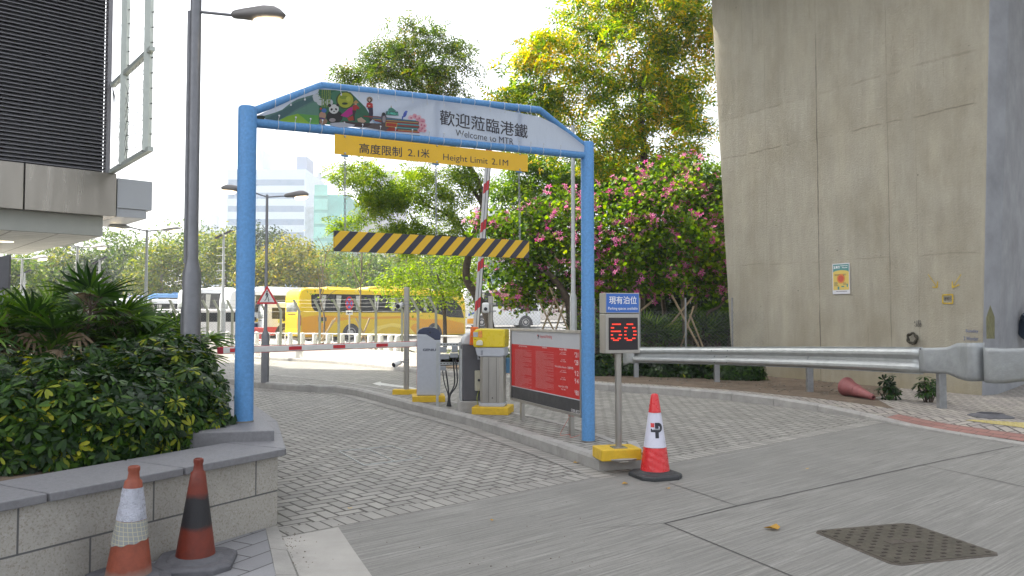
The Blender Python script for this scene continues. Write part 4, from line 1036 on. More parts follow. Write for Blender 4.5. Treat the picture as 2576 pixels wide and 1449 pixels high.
# ================================================================ TRAFFIC CONES
def cone_base(mb, w, h, rot=0, cut=.09, inner=.15):
    a = w / 2; pts = oc(a, a, cut); rm = Matrix.Rotation(rot, 3, 'Z')
    s1 = [rm @ Vector((x, y, 0)) for x, y in pts]; s2 = [Vector((p.x, p.y, h * .55)) for p in s1]; s3 = [Vector((p.x * .93, p.y * .93, h * .8)) for p in s1]
    mb.loft([s1, s2, s3]); mb.lathe([(inner + .055, h * .75), (inner + .035, h), (inner, h + .012), (inner - .02, h + .012)], (0, 0, 0), 28)
cn = G(1648, 1199)
c1 = thing('traffic_cone', 'clean red cone with white sleeve and black P mark at the island nose', 'traffic cone', (cn.x, cn.y, 0.002), 0)
mb = MB(); cone_base(mb, .44, .055, R(20), inner=.14); mb.build('base', M_BLACK, c1, bevel=.004)
M_SLV = mat('red_vinyl_sleeve', (.60, .02, .025), .3, 0, .06, 8, bmp=.004, coat=.2); M_SLW = mat('white_reflective_sleeve', (.60, .60, .70), .35, 0, .05, 14, bmp=.003)
rc = lambda z: .138 + (.030 - .138) * (z - .06) / (.80 - .06)
def wavy(z0, z1, add, n=64, amp=.0, m=9):
    secs = []
    for k in range(m + 1):
        z = z0 + (z1 - z0) * k / m
        secs.append([Vector((math.cos(t) * (rc(z) + add + amp * math.sin(5 * t + z * 40) * math.sin(z * 60 + t)), math.sin(t) * (rc(z) + add + amp * math.sin(5 * t + z * 40) * math.sin(z * 60 + t)), z)) for t in [2 * math.pi * q / n for q in range(n)]])
    return secs
mb = MB(); mb.loft(wavy(.06, .285, .004, amp=.0022, m=16)); mb.build('lower_sleeve', M_SLV, c1, smooth=60)
mb = MB(); mb.loft(wavy(.288, .615, .004, amp=.0003)); sw = mb.build('reflective_band', M_SLW, c1, smooth=60)
mb = MB(); mb.loft(wavy(.618, .775, .004, amp=.0008) + [[Vector((math.cos(t) * r_, math.sin(t) * r_, z_)) for t in [2 * math.pi * q / 64 for q in range(64)]] for r_, z_ in ((.030, .79), (.018, .797))]); mb.build('upper_sleeve', M_SLV, c1, smooth=60)
def on_cone(mb, pts, add=.0062, a0=-90 + 4):
    mb.poly([Vector((math.cos(R(a0) + x / rc(z)) * (rc(z) + add), math.sin(R(a0) + x / rc(z)) * (rc(z) + add), z)) for x, z in pts])
mk = MB(); mr = MB()
for k in range(6):
    a, b = -.03 + .022 * 0 , 0
x_ = [(-.012, .40), (.012, .40), (.012, .455), (-.012, .455)]
MS = 1.25
def _m(pts): return [(x * MS, .455 + (z - .455) * MS) for x, z in pts]
on_cone(mk, _m([(-.014, .395), (.012, .395), (.012, .511), (-.014, .511)])); on_cone(mk, _m([(.004, .488), (.02, .488), (.02, .511), (.004, .511)])); on_cone(mk, _m([(.004, .439), (.02, .439), (.02, .462), (.004, .462)]))
arc = [(.008 + .036 * math.cos(t) , .475 + .036 * math.sin(t)) for t in [R(-90 + 15 * k) for k in range(13)]]; arc2 = [(.008 + .014 * math.cos(t), .475 + .012 * math.sin(t)) for t in [R(-90 + 15 * k) for k in range(13)]]
for k in range(12): on_cone(mk, _m([arc[k], arc[k + 1], arc2[k + 1], arc2[k]]), .0066)
on_cone(mk, _m([(-.045, .440), (-.014, .440), (-.014, .466), (-.045, .466)])); on_cone(mr, _m([(-.045, .476), (-.018, .476), (-.018, .508), (-.045, .508)]))
vs, fs = text_mesh('IMPARK', .019, 'LEFT', .0006)
mk.build('printed_mark', M_INK, sw, fix=False); mr.build('red_square', mat('mark_red', (.55, .03, .03), .4, 0, 0, 5), sw, fix=False)
mt = MB(); mt.add([Vector((math.cos(R(-86) + (a - .038) / rc(.458)) * (rc(.458 + b) + .0080), math.sin(R(-86) + (a - .038) / rc(.458)) * (rc(.458 + b) + .0080), .458 + b)) for a, b, c in vs], fs); mt.build('small_lettering', M_LGREY, sw, fix=False)
# --- two worn cones by the planter
def worn_cone(name, label, pix_uv, h, mats, bands, tilt, rbase, rtop, wbase, rot):
    p = G(*pix_uv, .012); t = thing(name, label, 'traffic cone', (p.x, p.y, .012)); t.rotation_euler = (0, R(tilt), 0)
    mb = MB(); cone_base(mb, wbase, .055, R(rot), inner=rbase); mb.build('base', mats[0], t, bevel=.006)
    rr = lambda z: rbase + (rtop - rbase) * (z - .05) / (h - .05)
    mb = MB(); pr_ = [(rr(.05), .05)] + [(rr(z), z) for z in np.linspace(.06, h - .085, 8)] + [(rtop + .004, h - .078), (rtop, h - .070), (rtop - .002, h - .055), (rtop - .004, h - .035), (rtop, h - .022), (rtop - .001, h - .004), (rtop - .008, h), (rtop - .012, h - .01)]
    mb.lathe(pr_, (0, 0, 0), 36, cap=False); mb.build('body', mats[1], t, smooth=50)
    for (nm, z0, z1, m_, add, fn) in bands:
        mb = MB(); n = 48; secs = []
        for k in range(11):
            sec = []
            for q in range(n):
                a = 2 * math.pi * q / n; zb2, zt2 = fn(a, z0, z1) if fn else (z0, z1); z = zb2 + (zt2 - zb2) * k / 10
                rad = rr(z) + add + .0014 * math.sin(7 * a + z * 50); sec.append(Vector((rad * math.cos(a), rad * math.sin(a), z)))
            secs.append(sec)
        mb.loft(secs, cap=False); mb.build(nm, m_, t, smooth=60)
    return t
def conemat(name, c, c2, z0, z1):
    m, nt, b = base(name); o = objc(nt); sx = nd(nt, 'ShaderNodeSeparateXYZ'); nt.links.new(o, sx.inputs[0])
    zz = mth(nt, 'ADD', sx.outputs[2], mth(nt, 'MULTIPLY_ADD', noise(nt, o, 14, 4), .05, -.025))
    f = mth(nt, 'MULTIPLY', mapr(nt, zz, z0 - .012, z0 + .02, 0, 1), mapr(nt, zz, z1 - .015, z1 + .02, 1, 0))
    col = mixc(nt, mapr(nt, noise(nt, o, 9, 5, .7), .35, .7, 0, .7), c, tuple(x * .45 for x in c))
    nt.links.new(mixc(nt, f, col, c2), b.inputs['Base Color']); b.inputs['Roughness'].default_value = .55
    nt.links.new(bump(nt, noise(nt, o, 50, 3), .002), b.inputs['Normal']); return m
M_DUST = mat('dusty_rubber', (.10, .10, .11), .8, 0, .25, 12, bmp=.002, dirt=.3)
worn_cone('traffic_cone', 'grimy orange cone with a broad soot black middle beside the planter', (491, 1421), .655,
          [M_DUST, conemat('grimy_orange_plastic', (.17, .024, .010), (.012, .012, .015), .235, .43)], [], 1.0, .118, .030, .46, 12)
def grid_mat():
    m, nt, b = base('torn_grid_sleeve'); o = objc(nt); sx = nd(nt, 'ShaderNodeSeparateXYZ'); nt.links.new(o, sx.inputs[0])
    at = nd(nt, 'ShaderNodeMath'); at.operation = 'ARCTAN2'; nt.links.new(sx.outputs[1], at.inputs[0]); nt.links.new(sx.outputs[0], at.inputs[1])
    a = mth(nt, 'FRACT', mth(nt, 'MULTIPLY', mth(nt, 'ADD', at.outputs[0], mth(nt, 'MULTIPLY', sx.outputs[2], 1.5)), 3.6)); z = mth(nt, 'FRACT', mth(nt, 'MULTIPLY_ADD', at.outputs[0], .25, mth(nt, 'MULTIPLY', sx.outputs[2], 42)))
    g = mth(nt, 'MAXIMUM', mth(nt, 'LESS_THAN', a, .14), mth(nt, 'LESS_THAN', z, .14))
    nt.links.new(mixc(nt, g, (.24, .25, .25), (.42, .40, .28)), b.inputs['Base Color']); b.inputs['Roughness'].default_value = .5; return m
M_CRINK = mat('crinkled_white_film', (.50, .52, .60), .3, .2, .25, 18, bmp=.012)
def torn(a, z0, z1):
    s = .5 + .5 * math.sin(a + R(70)); j = .004 * math.sin(9 * a); return z0 + .03 * s + j, z1
worn_cone('traffic_cone', 'faded orange cone wrapped in torn white film, nearest the bottom left', (322, 1470), .675,
          [M_DUST, conemat('faded_orange_plastic', (.28, .065, .032), (.24, .15, .12), .05, .09)],
          [('white_film', .375, .555, M_CRINK, .003, None), ('torn_grid_band', .235, .373, grid_mat(), .0028, torn)], 2.0, .125, .033, .46, 25)

# ================================================================ GUARDRAIL
M_DULL = mat('dull_dented_zinc', (.31, .33, .34), .55, .4, .2, 2.2, bmp=.006, dirt=.4)
gr = thing('guardrail', 'galvanised w-beam guardrail on four posts in front of the pier', 'guardrail', tuple(G(1808, 962, .13)))
GO = G(1808, 962, .13)
foot = [G(1603, 950, .13), G(1808, 962, .13), G(2045, 987, .13), G(2383, 1030, .13)]
for p in foot: p.y += .10
tz = [.83, .885, .975, 1.07]
railp = []
for k, (p, z) in enumerate(zip(foot, tz)): railp.append(Vector((p.x, p.y, z)))
st_ = railp[0] + (railp[0] - railp[1]) * .12; railc = [st_] + railp + [railp[3] + (railp[3] - railp[2]) * -.06]
railc = [railp[0] + (railp[0] - railp[1]) * .02] + railp[1:3] + [railp[2].lerp(railp[3], .88)]
railc = smoothline(railc, 6)
prof_w = [(.0, 0), (.012, -.012), (-.035, -.028), (-.055, -.055), (-.055, -.085), (-.035, -.110), (-.005, -.138), (-.005, -.172), (-.035, -.200), (-.055, -.225), (-.055, -.255), (-.035, -.282), (.012, -.298), (0, -.31)]
def nrm(a, b): t = (b - a); t.z = 0; t.normalize(); n = Vector((t.y, -t.x, 0)); return n if n.y < 0 else -n
secs = []
for i, c in enumerate(railc):
    n = nrm(railc[max(0, i - 1)], railc[min(len(railc) - 1, i + 1)])
    zs_ = 1.16 + .22 * i / (len(railc) - 1); secs.append([c - GO + n * (-a * 1.5 + .02) + Vector((0, 0, b * zs_)) for a, b in prof_w])
mb = MB(); mb.loft(secs, closed=False, cap=False); rb = mb.build('w_beam', M_GALVL, gr, smooth=30, solid=.004, fix=False)
for k, (p, z) in enumerate(zip(foot, tz)):
    mb = MB(); q = p - GO; mb.bb(q.x - .055, q.x + .055, q.y + .0, q.y + .10, -.03, z - GO.z - .05 if k < 3 else z - GO.z - .2); mb.build('post', M_GALV, gr, bevel=.006)
mb = MB()
for (u, v) in ((1790, 882), (1830, 882), (1797, 897), (1828, 897), (1812, 903), (1797, 912), (1828, 912), (2050, 903), (2315, 878), (2343, 877)):
    t = (u - 1603) / (2383 - 1603); k = 0
    best = min(secs, key=lambda s: abs(CX + F * (s[5] + GO).x / (s[5] + GO).y - u)); w_ = best[3] + GO
    pt = D(u, v, w_.y - .02) - GO
    mb.lathe([(.014, 0), (.008, .012)], pt, 8, M=Matrix.Rotation(R(90), 3, 'X'))
mb.build('bolts', M_DARK, gr)
# terminal at the far end: a flared flat box end
e0 = secs[0]; n0 = nrm(railc[0], railc[1]); tdir = (railc[0] - railc[1]).normalized()
def plate(cs, w=.3, flare=0.0, prof=None):
    out = []
    for c, n, h0, h1 in cs:
        out.append([c + n * .055 + Vector((0, 0, h0)), c + n * .06 + Vector((0, 0, h0 + (h1 - h0) * .12)), c + n * .06 + Vector((0, 0, h0 + (h1 - h0) * .5)), c + n * .06 + Vector((0, 0, h0 + (h1 - h0) * .88)), c + n * .05 + Vector((0, 0, h1))])
    return out
c0 = railc[0] - GO
mb = MB(); mb.loft(plate([(c0 + tdir * -.02, n0, 0.0, -.38), (c0 + tdir * .12, n0, -.01, -.38), (c0 + tdir * .30 - n0 * .04, n0, .0, -.44)]), closed=False, cap=False); mb.build('end_piece', M_GALVL, gr, smooth=50, solid=.006, fix=False)
# right end: smooth transition box curling into a scrolled end
cE = railc[-1] - GO; nE = nrm(railc[-2], railc[-1]); tE = (railc[-1] - railc[-2]); tE.normalize()
tE2 = Vector((tE.x, tE.y, 0)).normalized()
path = [(-.02, .035, -.01, -.40), (.1, .035, -.01, -.40), (.46, .035, .0, -.40), (.54, .04, .02, -.42), (.66, .05, .065, -.46), (.78, .08, .07, -.48), (.90, .16, .07, -.485), (1.00, .20, .07, -.485), (1.07, .17, .07, -.48), (1.10, .08, .07, -.48), (1.07, .0, .07, -.47)]
cs = []
for i, (a, out, h1, h0) in enumerate(path):
    cs.append((cE + tE * (a + .02) + nE * out, nE, h1, h0))
mb = MB(); sec2 = plate(cs)
# square shoulders over the box part
mb.loft(sec2, closed=False, cap=False); mb.build('transition_box', M_DULL, gr, smooth=70, solid=.006, fix=False)
p2 = [(1.14, -.12), (1.10, .02), (1.12, .14), (1.20, .20), (1.32, .22), (1.45, .18), (1.65, .10), (2.0, .02), (2.4, -.02)]
cs = [(cE + tE2 * (a * 1.0 + .06) + nE * o_, nE, .04 + (.25 if a > 1.6 else 0) * (a - 1.6), -.45 if a < 1.4 else -.45 + (a - 1.4) * .2) for a, o_ in p2]
mb = MB(); mb.loft(plate(cs), closed=False, cap=False); mb.build('scrolled_end', M_DULL, gr, smooth=70, solid=.006, fix=False)
qe = cE + tE2 * 2.1 + nE * -.1
mb = MB(); mb.bb(qe.x - .06, qe.x + .06, qe.y, qe.y + .10, -.03, cE.z - .1); mb.build('post', M_GALV, gr, bevel=.006)
# ================================================================ STATION BUILDING (upper left)
BS = 58.0
SA = D(258, 594, 23.8); SBp = D(0, 577, 22.0)          # lower edge of the concrete band: right end and left
zs = SA.z
sA2 = Vector((SA.x, SA.y, 0)); sB2 = Vector((SBp.x, SBp.y, 0))
sd = (sA2 - sB2).normalized(); srz = math.atan2(sd.y, sd.x)
sf = Fr((SA.x, SA.y), srz)
stn = thing('station_building', 'station block with dark louvred wall over a stainless steel fascia, unseen top raised for shade', 'building', (SA.x, SA.y, 0), srz)
LW = 46.0; ZT = 62.0  # unseen length and height stretched so the block shades the foreground
z1 = sf.pix(262, 543, -.35)[1]; z2 = sf.pix(268, 434, -.35)[1]
mb = MB(); mb.bb(-LW, 0, 0, 5.0, zs, z1 + .02); mb.build('concrete_band', mat('station_concrete', (.40, .41, .38), .7, 0, .04, 3), stn)
mb = MB()
xl = .3
k = 0; x = xl
while x > -16:
    mb.bb(x - 2.45, x - .02, -.35, .0, z1, z2); x -= 2.47
mb.bb(-LW, x - .02, -.35, 0, z1, z2); mb.bb(-LW, xl - .04, .0, 4.8, z1, z2 - .03)
mb.build('steel_fascia', mat('patchy_stainless', (.27, .25, .22), .32, .9, .16, 1.1, stretch=(1, 1, .1), dirt=.2), stn, bevel=.01)
mb = MB(); mb.bb(xl + .02, xl + 1.05, -.3, 3.0, z2 - 1.05, z2 - .12); mb.bb(xl + .02, xl + .9, -.25, 3.0, z1 + .02, z2 - 1.055); mb.build('side_ducts', M_LGREY, stn, bevel=.01)
mb = MB(); mb.bb(-LW, -.05, -.02, 1.3, z2 + .01, ZT); mb.build('upper_wall', mat('louvre_backing', (.025, .024, .028), .7, 0, .1, 2), stn)
mb = MB(); z = z2 + .06; sp = .118
M_LV = mat('dark_louvre_slats', (.22, .215, .23), .45, .3, .06, 2)
while z < 17:
    mb.add([(-LW, -.20, z), (.12, -.20, z), (.12, -.05, z + .085), (-LW, -.05, z + .085), (-LW, -.20, z + .012), (.12, -.20, z + .012), (.12, -.05, z + .097), (-LW, -.05, z + .097)],
           [(0, 1, 2, 3), (7, 6, 5, 4), (0, 4, 5, 1), (1, 5, 6, 2), (2, 6, 7, 3), (3, 7, 4, 0)])
    z += sp
mb.bb(-LW, .12, -.20, -.05, 17.05, ZT)
mb.build('louvres', M_LV, stn)
mb = MB(); mb.bb(.0, .12, -.22, .1, z2 + .02, ZT); mb.build('corner_trim', M_LV, stn)
# canopy and soffit
M_SOF = coursed('white_soffit_panels', (.62, .63, .60), (.66, .66, .63), (.30, .30, .28), 1.2, .6, 0, .03, .002)
me = bpy.data.meshes.new('soffit')
s2 = sf.l(D(60, 640, 35)); s2 = sf.l(G(60, 640, zs - .0)) if False else sf.l(Vector((ray(60, 640).x, ray(60, 640).y, 0)) * ((zs - EYE) / ray(60, 640).z))
pts = [(-.02, .0, zs - .01), (s2.x, s2.y, zs - .01), (s2.x - 12, s2.y + 1, zs - .01), (-LW, 10, zs - .01), (-LW, 0, zs - .01)]
me.from_pydata(pts, [], [(0, 1, 2, 3, 4)]); me.materials.append(M_SOF); uvl = me.uv_layers.new(name='UVMap')
for l in me.loops: c = me.vertices[l.vertex_index].co; uvl.data[l.index].uv = (c.x, c.y)
o = bpy.data.objects.new('soffit', me); COL.objects.link(o); o.parent = stn
mb = MB(); mb.prism([(p[0], p[1]) for p in pts], zs, zs + .5); mb.build('canopy_slab', MATS['station_concrete'], stn)
sl = sf.l(Vector((ray(15, 607).x, ray(15, 607).y, 0)) * ((zs - EYE) / ray(15, 607).z))
mb = MB(); mb.lathe([(.22, zs - .02), (.22, zs - .012)], (sl.x, sl.y, 0), 18); o = mb.build('downlight', mat('warm_downlight', (.9, .8, .6), .5, 0, 0, 5, emis=((1, .85, .6), 1.4)), stn)
for x in (-6, -14): 
    mb = MB(); mb.bb(x - .4, x + .4, 3, 3.8, 0, zs + .01); mb.build('column', MATS['station_concrete'], stn)
# cage frame standing out at the corner
cg = thing('mesh_cage', 'white steel frame cage with wire mesh projecting from the station corner', 'steel cage', tuple(sf.w(.15, -.2, 0)), 0)
cgo = sf.w(.15, -.2, 0)
ce = D(372, 405, 20.6) - cgo; cs0 = D(272, 433, sf.w(.15, -.2, 0).y) - cgo
cs0 = Vector((0, 0, cs0.z)); ce.z = cs0.z
M_CAGE = mat('cage_white_steel', (.50, .54, .50), .5, .2, .06, 5)
def cpt(f, z): return cs0.lerp(ce, f) + Vector((0, 0, z - cs0.z))
for f, w in ((.36, .20), (.97, .20)):
    mb = MB(); mb.bar(cpt(f, cs0.z), cpt(f, 17), w, w * .8); mb.build('stanchion', M_CAGE, cg)
for z_ in (cs0.z, cs0.z + 2.72):
    mb = MB(); mb.bar(cpt(0, z_), cpt(1.06, z_), .14, .12); mb.build('rail', M_CAGE, cg)
M_WIRE = mat('thin_wire', (.13, .135, .13), .5, .5, .05, 9)
mb = MB()
for k in range(24):
    z_ = cs0.z + k * .42
    for f in (.36, .97): mb.bar(cpt(f, z_) + Vector((-.14, 0, .0)), cpt(f, z_) + Vector((.14, 0, .05)), .012, .03)
mb.build('edge_barbs', M_WIRE, cg)
mb = MB()
for k in range(12):
    f = k / 12; mb.tube([cpt(f, cs0.z), cpt(min(1, f + .6), cs0.z + 2.7)], .007, 3, cap=False); mb.tube([cpt(1 - f, cs0.z), cpt(max(0, 1 - f - .6), cs0.z + 2.7)], .007, 3, cap=False)
mb.build('wire_mesh', M_WIRE, cg, fix=False)
# dark plate sign on a pole at the left edge
sp_ = D(8, 690, 14); sg = thing('dark_sign_plate', 'dark grey plate sign on a pole at the left edge, seen from behind', 'sign', (sp_.x, sp_.y, 0))
mb = MB(); zc0, zc1 = D(8, 727, 14).z, D(8, 640, 14).z; mb.prism([(-.25, zc0), (.12, zc0), (.125, zc1), (-.25, zc1 - .10)], -.03, .03, 'y'); mb.build('plate', M_DARK, sg, bevel=.005)
mb = MB(); mb.lathe([(.05, 0), (.05, zc1 - .2)], (-.08, .09, 0), 12); mb.build('pole', M_GALV, sg)

# ================================================================ LAMP POSTS
M_LPOST = mat('lamp_post_steel', (.19, .195, .21), .45, .55, .10, 5, dirt=.2)
M_LH = mat('lamp_head_grey', (.20, .19, .185), .45, .2, .06, 6)
M_LHL = mat('lamp_head_pale', (.50, .50, .50), .45, .1, .05, 6)
M_LIT = mat('lit_lamp_lens', (.9, .85, .7), .3, 0, 0, 5, emis=((1.0, .80, .52), 3.0))
def lamp_head(root, p, dirx, L=.65, m=M_LH, lens=M_LIT, tilt=4, name='lamp_head'):
    """cobra head from p outwards along unit dirx (local)"""
    d = Vector(dirx); d.z = 0; d.normalize(); s_ = d.cross(Vector((0, 0, 1))); up = Vector((0, 0, 1)); d2 = (d + up * math.tan(R(tilt))).normalized(); up2 = s_.cross(d2).normalized()
    if up2.z < 0: up2 = -up2
    secs = []
    for f, w, h0, h1 in ((0, .035, -.04, .04), (.03, .055, -.07, .07), (.10, .07, -.08, .085), (.20, .08, -.09, .10), (.42, .11, -.13, .12), (.62, .135, -.16, .14), (.80, .135, -.15, .125), (.92, .10, -.11, .07), (.985, .05, -.05, .01), (1.0, .01, -.02, -.005)):
        c = Vector(p) + d2 * f * L; sc = L / .75
        sec = []
        for k in range(14):
            t = 2 * math.pi * k / 14; hh = h1 if math.sin(t) > 0 else -h0 * .75
            sec.append(c + s_ * math.cos(t) * w * sc + up2 * (math.sin(t) * hh * sc * .85))
        secs.append(sec)
    mb = MB(); mb.loft(secs); h = mb.build(name, m, root, smooth=50)
    mb = MB(); c = Vector(p) + d2 * L * .68 - up2 * (.098 * L / .75)
    M = Matrix((d2, s_, up2)).transposed()
    pr = [(.135 * L / .75, .01), (.128 * L / .75, -.018), (.085 * L / .75, -.040), (0.001, -.05)]
    vs = MB(); n = 22
    ring_ = []
    for r_, z_ in pr: ring_.append([c + d2 * math.cos(t) * r_ * 1.5 + s_ * math.sin(t) * r_ * .82 + up2 * z_ for t in [2 * math.pi * k / n for k in range(n)]])
    mb.loft(ring_); mb.build('lens', lens, h, smooth=60)
    return h
def arm_(root, a, b, r=.018): mb = MB(); mb.tube([a, b], r, 8); return mb.build('arm', M_LPOST, root, smooth=60)
# near post inside the planter
lpw = D(478, 1010, 9.0); lx = lpw.x
lamp = thing('street_lamp', 'tall steel lamp post rising from the planter with its lamp lit', 'street lamp', (lpw.x, lpw.y, 0))
zsh0, zsh1 = D(478, 688, 9).z, D(478, 652, 9).z
mb = MB(); mb.lathe([(.106, .4), (.104, zsh0), (.098, zsh0 + .02), (.066, zsh1), (.062, 5.6), (.058, 7.5)], (0, 0, 0), 28); mb.build('pole', M_LPOST, lamp, smooth=18)
mb = MB(); zc = D(480, 28, 9).z; mb.tube([(-.075, .0, zsh0 + .12), (-.072, -.0, zc)], .026, 10); mb.tube([(-.09, -.0, .5), (-.095, 0, zsh0 - .4)], .03, 10); mb.build('conduit', M_LPOST, lamp, smooth=60)
ah = D(502, 30, 9); bh = D(584, 38, 9); ah -= Vector((lpw.x, lpw.y, 0)); bh -= Vector((lpw.x, lpw.y, 0))
arm_(lamp, (0.05, 0, ah.z), bh); lamp_head(lamp, bh, (1, -.12, 0), .66, tilt=-1.5)
def bg_lamp(px, vtop, y, heads, name_label, pole_r=.05, shoulder=None, rl=.085, L=.55, m=M_LH, z0=0.0, base_v=None, group=None, lens=M_LIT, ytilt=4):
    p = D(px, vtop, y); t = thing('street_lamp', name_label, 'street lamp', (p.x, p.y, z0), group=group); z = p.z - z0
    mb = MB()
    if shoulder:
        zs_ = D(px, shoulder, y).z - z0; mb.lathe([(rl, 0), (rl, zs_ - .12), (rl * .95, zs_ - .10), (pole_r, zs_), (pole_r * .8, z)], (0, 0, 0), 16)
    else: mb.lathe([(pole_r * 1.3, 0), (pole_r * .8, z)], (0, 0, 0), 12)
    mb.build('pole', M_LPOST if m is M_LH else M_GALVL, t, smooth=35)
    for (u, v, sgn_) in heads:
        q = D(u, v, y) - Vector((p.x, p.y, z0)); arm_(t, (0, 0, z - .05), q, .014 if y < 20 else .022); lamp_head(t, q, (sgn_, -.15, 0), L, m, lens, ytilt)
    return t
bl1 = bg_lamp(672, 490, 16.6, [(716, 493, 1), (622, 478, -1)], 'twin headed lamp post carrying the triangular pedestrian sign', .034, 830, .085, .55, z0=.12)
bg_lamp(370, 578, 26, [(408, 578, 1), (327, 572, -1)], 'pale twin headed lamp standing among the far trees, right of the station corner', .05, None, .05, .68, M_LHL, z0=.1, group='pale lamps of the far road')
bg_lamp(195, 618, 31, [(230, 622, 1), (160, 612, -1)], 'pale lamp just below the station canopy with its head pointing right', .055, None, .05, .66, M_LHL, z0=.1, group='pale lamps of the far road')
bg_lamp(56, 650, 36, [(82, 650, 1), (30, 650, -1)], 'pale lamp nearest the left edge beside the dark sign plate', .06, None, .05, .78, M_LHL, z0=.1, group='pale lamps of the far road')
bg_lamp(1441, 316, 18.6, [(1408, 314, -1)], 'tall grey lamp post standing among the pink flowering trees behind the fee board', .055, 737, .085, .5, M_LHL, z0=.12)
# triangular warning sign on the lamp post
tsn = D(672, 745, 16.45); ts = thing('pedestrian_sign', 'red bordered triangular pedestrian warning sign on the lamp post', 'road sign', (tsn.x, tsn.y, 0))
tv = [D(672, 718, 16.45), D(699, 765, 16.45), D(645, 765, 16.45)]; tv = [(p.x - tsn.x, p.z) for p in tv]; cxm = sum(p[0] for p in tv) / 3; czm = sum(p[1] for p in tv) / 3
mb = MB(); mb.prism(tv, -.004, .004, 'y'); pnl = mb.build('border', M_RED, ts)
mb = MB(); mb.prism([(cxm + (a - cxm) * .70, czm + (b - czm) * .70) for a, b in tv], -.0065, -.0045, 'y'); mb.build('white_face', M_WHITE, ts)
mb = MB(); yy = -.008; S = (tv[0][1] - tv[1][1]) / .402
def man(pts): mb.poly([(cxm + x * S, yy, tv[1][1] + z * S) for x, z in pts])
man([(-.018 + .017 * math.cos(t) + .018, .275 + .018 * math.sin(t)) for t in [2 * math.pi * k / 10 for k in range(10)]])
man([(-.022, .250), (.012, .252), (.020, .17), (-.012, .165)]); man([(-.012, .172), (.006, .172), (-.016, .10), (-.048, .062), (-.056, .072), (-.030, .105)]); man([(.002, .172), (.020, .172), (.030, .11), (.028, .06), (.046, .056), (.046, .064), (.038, .115)])
man([(.008, .245), (.016, .235), (.050, .185), (.042, .180)]); man([(-.020, .245), (-.032, .21), (-.038, .17), (-.030, .17), (-.022, .20), (-.012, .22)])
for k in range(9): man([(-.115 + k * .027, .045), (-.098 + k * .027, .045), (-.098 + k * .027, .049), (-.115 + k * .027, .049)])
for k in range(7): man([(-.09 + k * .027, .094), (-.073 + k * .027, .094), (-.073 + k * .027, .098), (-.09 + k * .027, .098)])
mb.build('pictogram', M_INK, ts, fix=False)
# spiked floodlight masts behind the fence
def mast(u, vt, y, lab):
    p = D(u, vt, y); t = thing('floodlight_mast', lab, 'floodlight mast', (p.x, p.y, .1), group='thin masts with rungs'); z = p.z - .1
    mb = MB(); zl = min(2.0, z * .4); mb.lathe([(.14, 0), (.14, zl), (.07, zl + .25), (.05, z)], (0, 0, 0), 12); mb.build('pole', M_GALVL, t, smooth=40)
    mb = MB()
    for k in range(6): mb.bar((-.34, 0, z - .75 - k * .38), (.12, 0, z - .72 - k * .38), .04, .03)
    mb.build('rungs', M_WHITE, t)
    mb = MB(); mb.bar((-.38, -.05, z - .28), (-.06, -.05, z - .10), .22, .06); mb.bar((.06, -.05, z - .05), (.42, -.05, z + .12), .22, .06); mb.build('floodlights', M_INK, t)
mast(563, 586, 38, 'thin rung mast with black floodlights between the lamp post and the blue gantry post')
mast(251, 652, 44, 'thin rung mast with black floodlights right of the palm fronds')
mast(62, 684, 50, 'thin rung mast with black floodlights nearest the left edge')
# no stopping sign
npz = 29.5; nq_ = D(879, 763, npz); ns = thing('no_stopping_sign', 'round blue and red crossed no stopping sign with an arrow plate on a thin post', 'road sign', (nq_.x, nq_.y, .4))
rr_ = (D(889, 763, npz).x - nq_.x); zc = nq_.z - .4; s_z = (D(879, 745, npz).z - nq_.z)
mb = MB(); E = [(rr_ * 1.0 * math.cos(t), zc + s_z * .95 * math.sin(t)) for t in [2 * math.pi * k / 28 for k in range(28)]]; mb.prism(E, -.01, .0, 'y'); mb.build('red_disc', M_RED, ns)
mb = MB(); E = [(rr_ * .76 * math.cos(t), zc + s_z * .72 * math.sin(t)) for t in [2 * math.pi * k / 28 for k in range(28)]]; mb.prism(E, -.014, -.011, 'y'); mb.build('blue_disc', mat('sign_blue', (.03, .13, .50), .4, 0, 0, 5), ns)
mb = MB()
for s_ in (-1, 1): mb.bar((-rr_ * .55 * s_, -.017, zc - s_z * .52), (rr_ * .55 * s_, -.017, zc + s_z * .52), .003, .055, up=(0, 0, 1))
mb.build('red_cross', M_RED, ns)
mb = MB(); zz0, zz1 = D(879, 792, npz).z - .4, D(879, 781, npz).z - .4; mb.bb(-.13, .13, -.012, 0, zz0, zz1); o = mb.build('arrow_plate', M_WHITE, ns)
mb = MB(); zm = (zz0 + zz1) / 2; mb.prism([(-.09, zm), (-.02, zm + .055), (-.02, zm + .016), (.09, zm + .016), (.09, zm - .016), (-.02, zm - .016), (-.02, zm - .055)], -.0145, -.0125, 'y'); mb.build('arrow', M_INK, o)
mb = MB(); mb.lathe([(.03, -.02), (.03, zc)], (0, .04, 0), 10); mb.build('post', M_GALVL, ns)

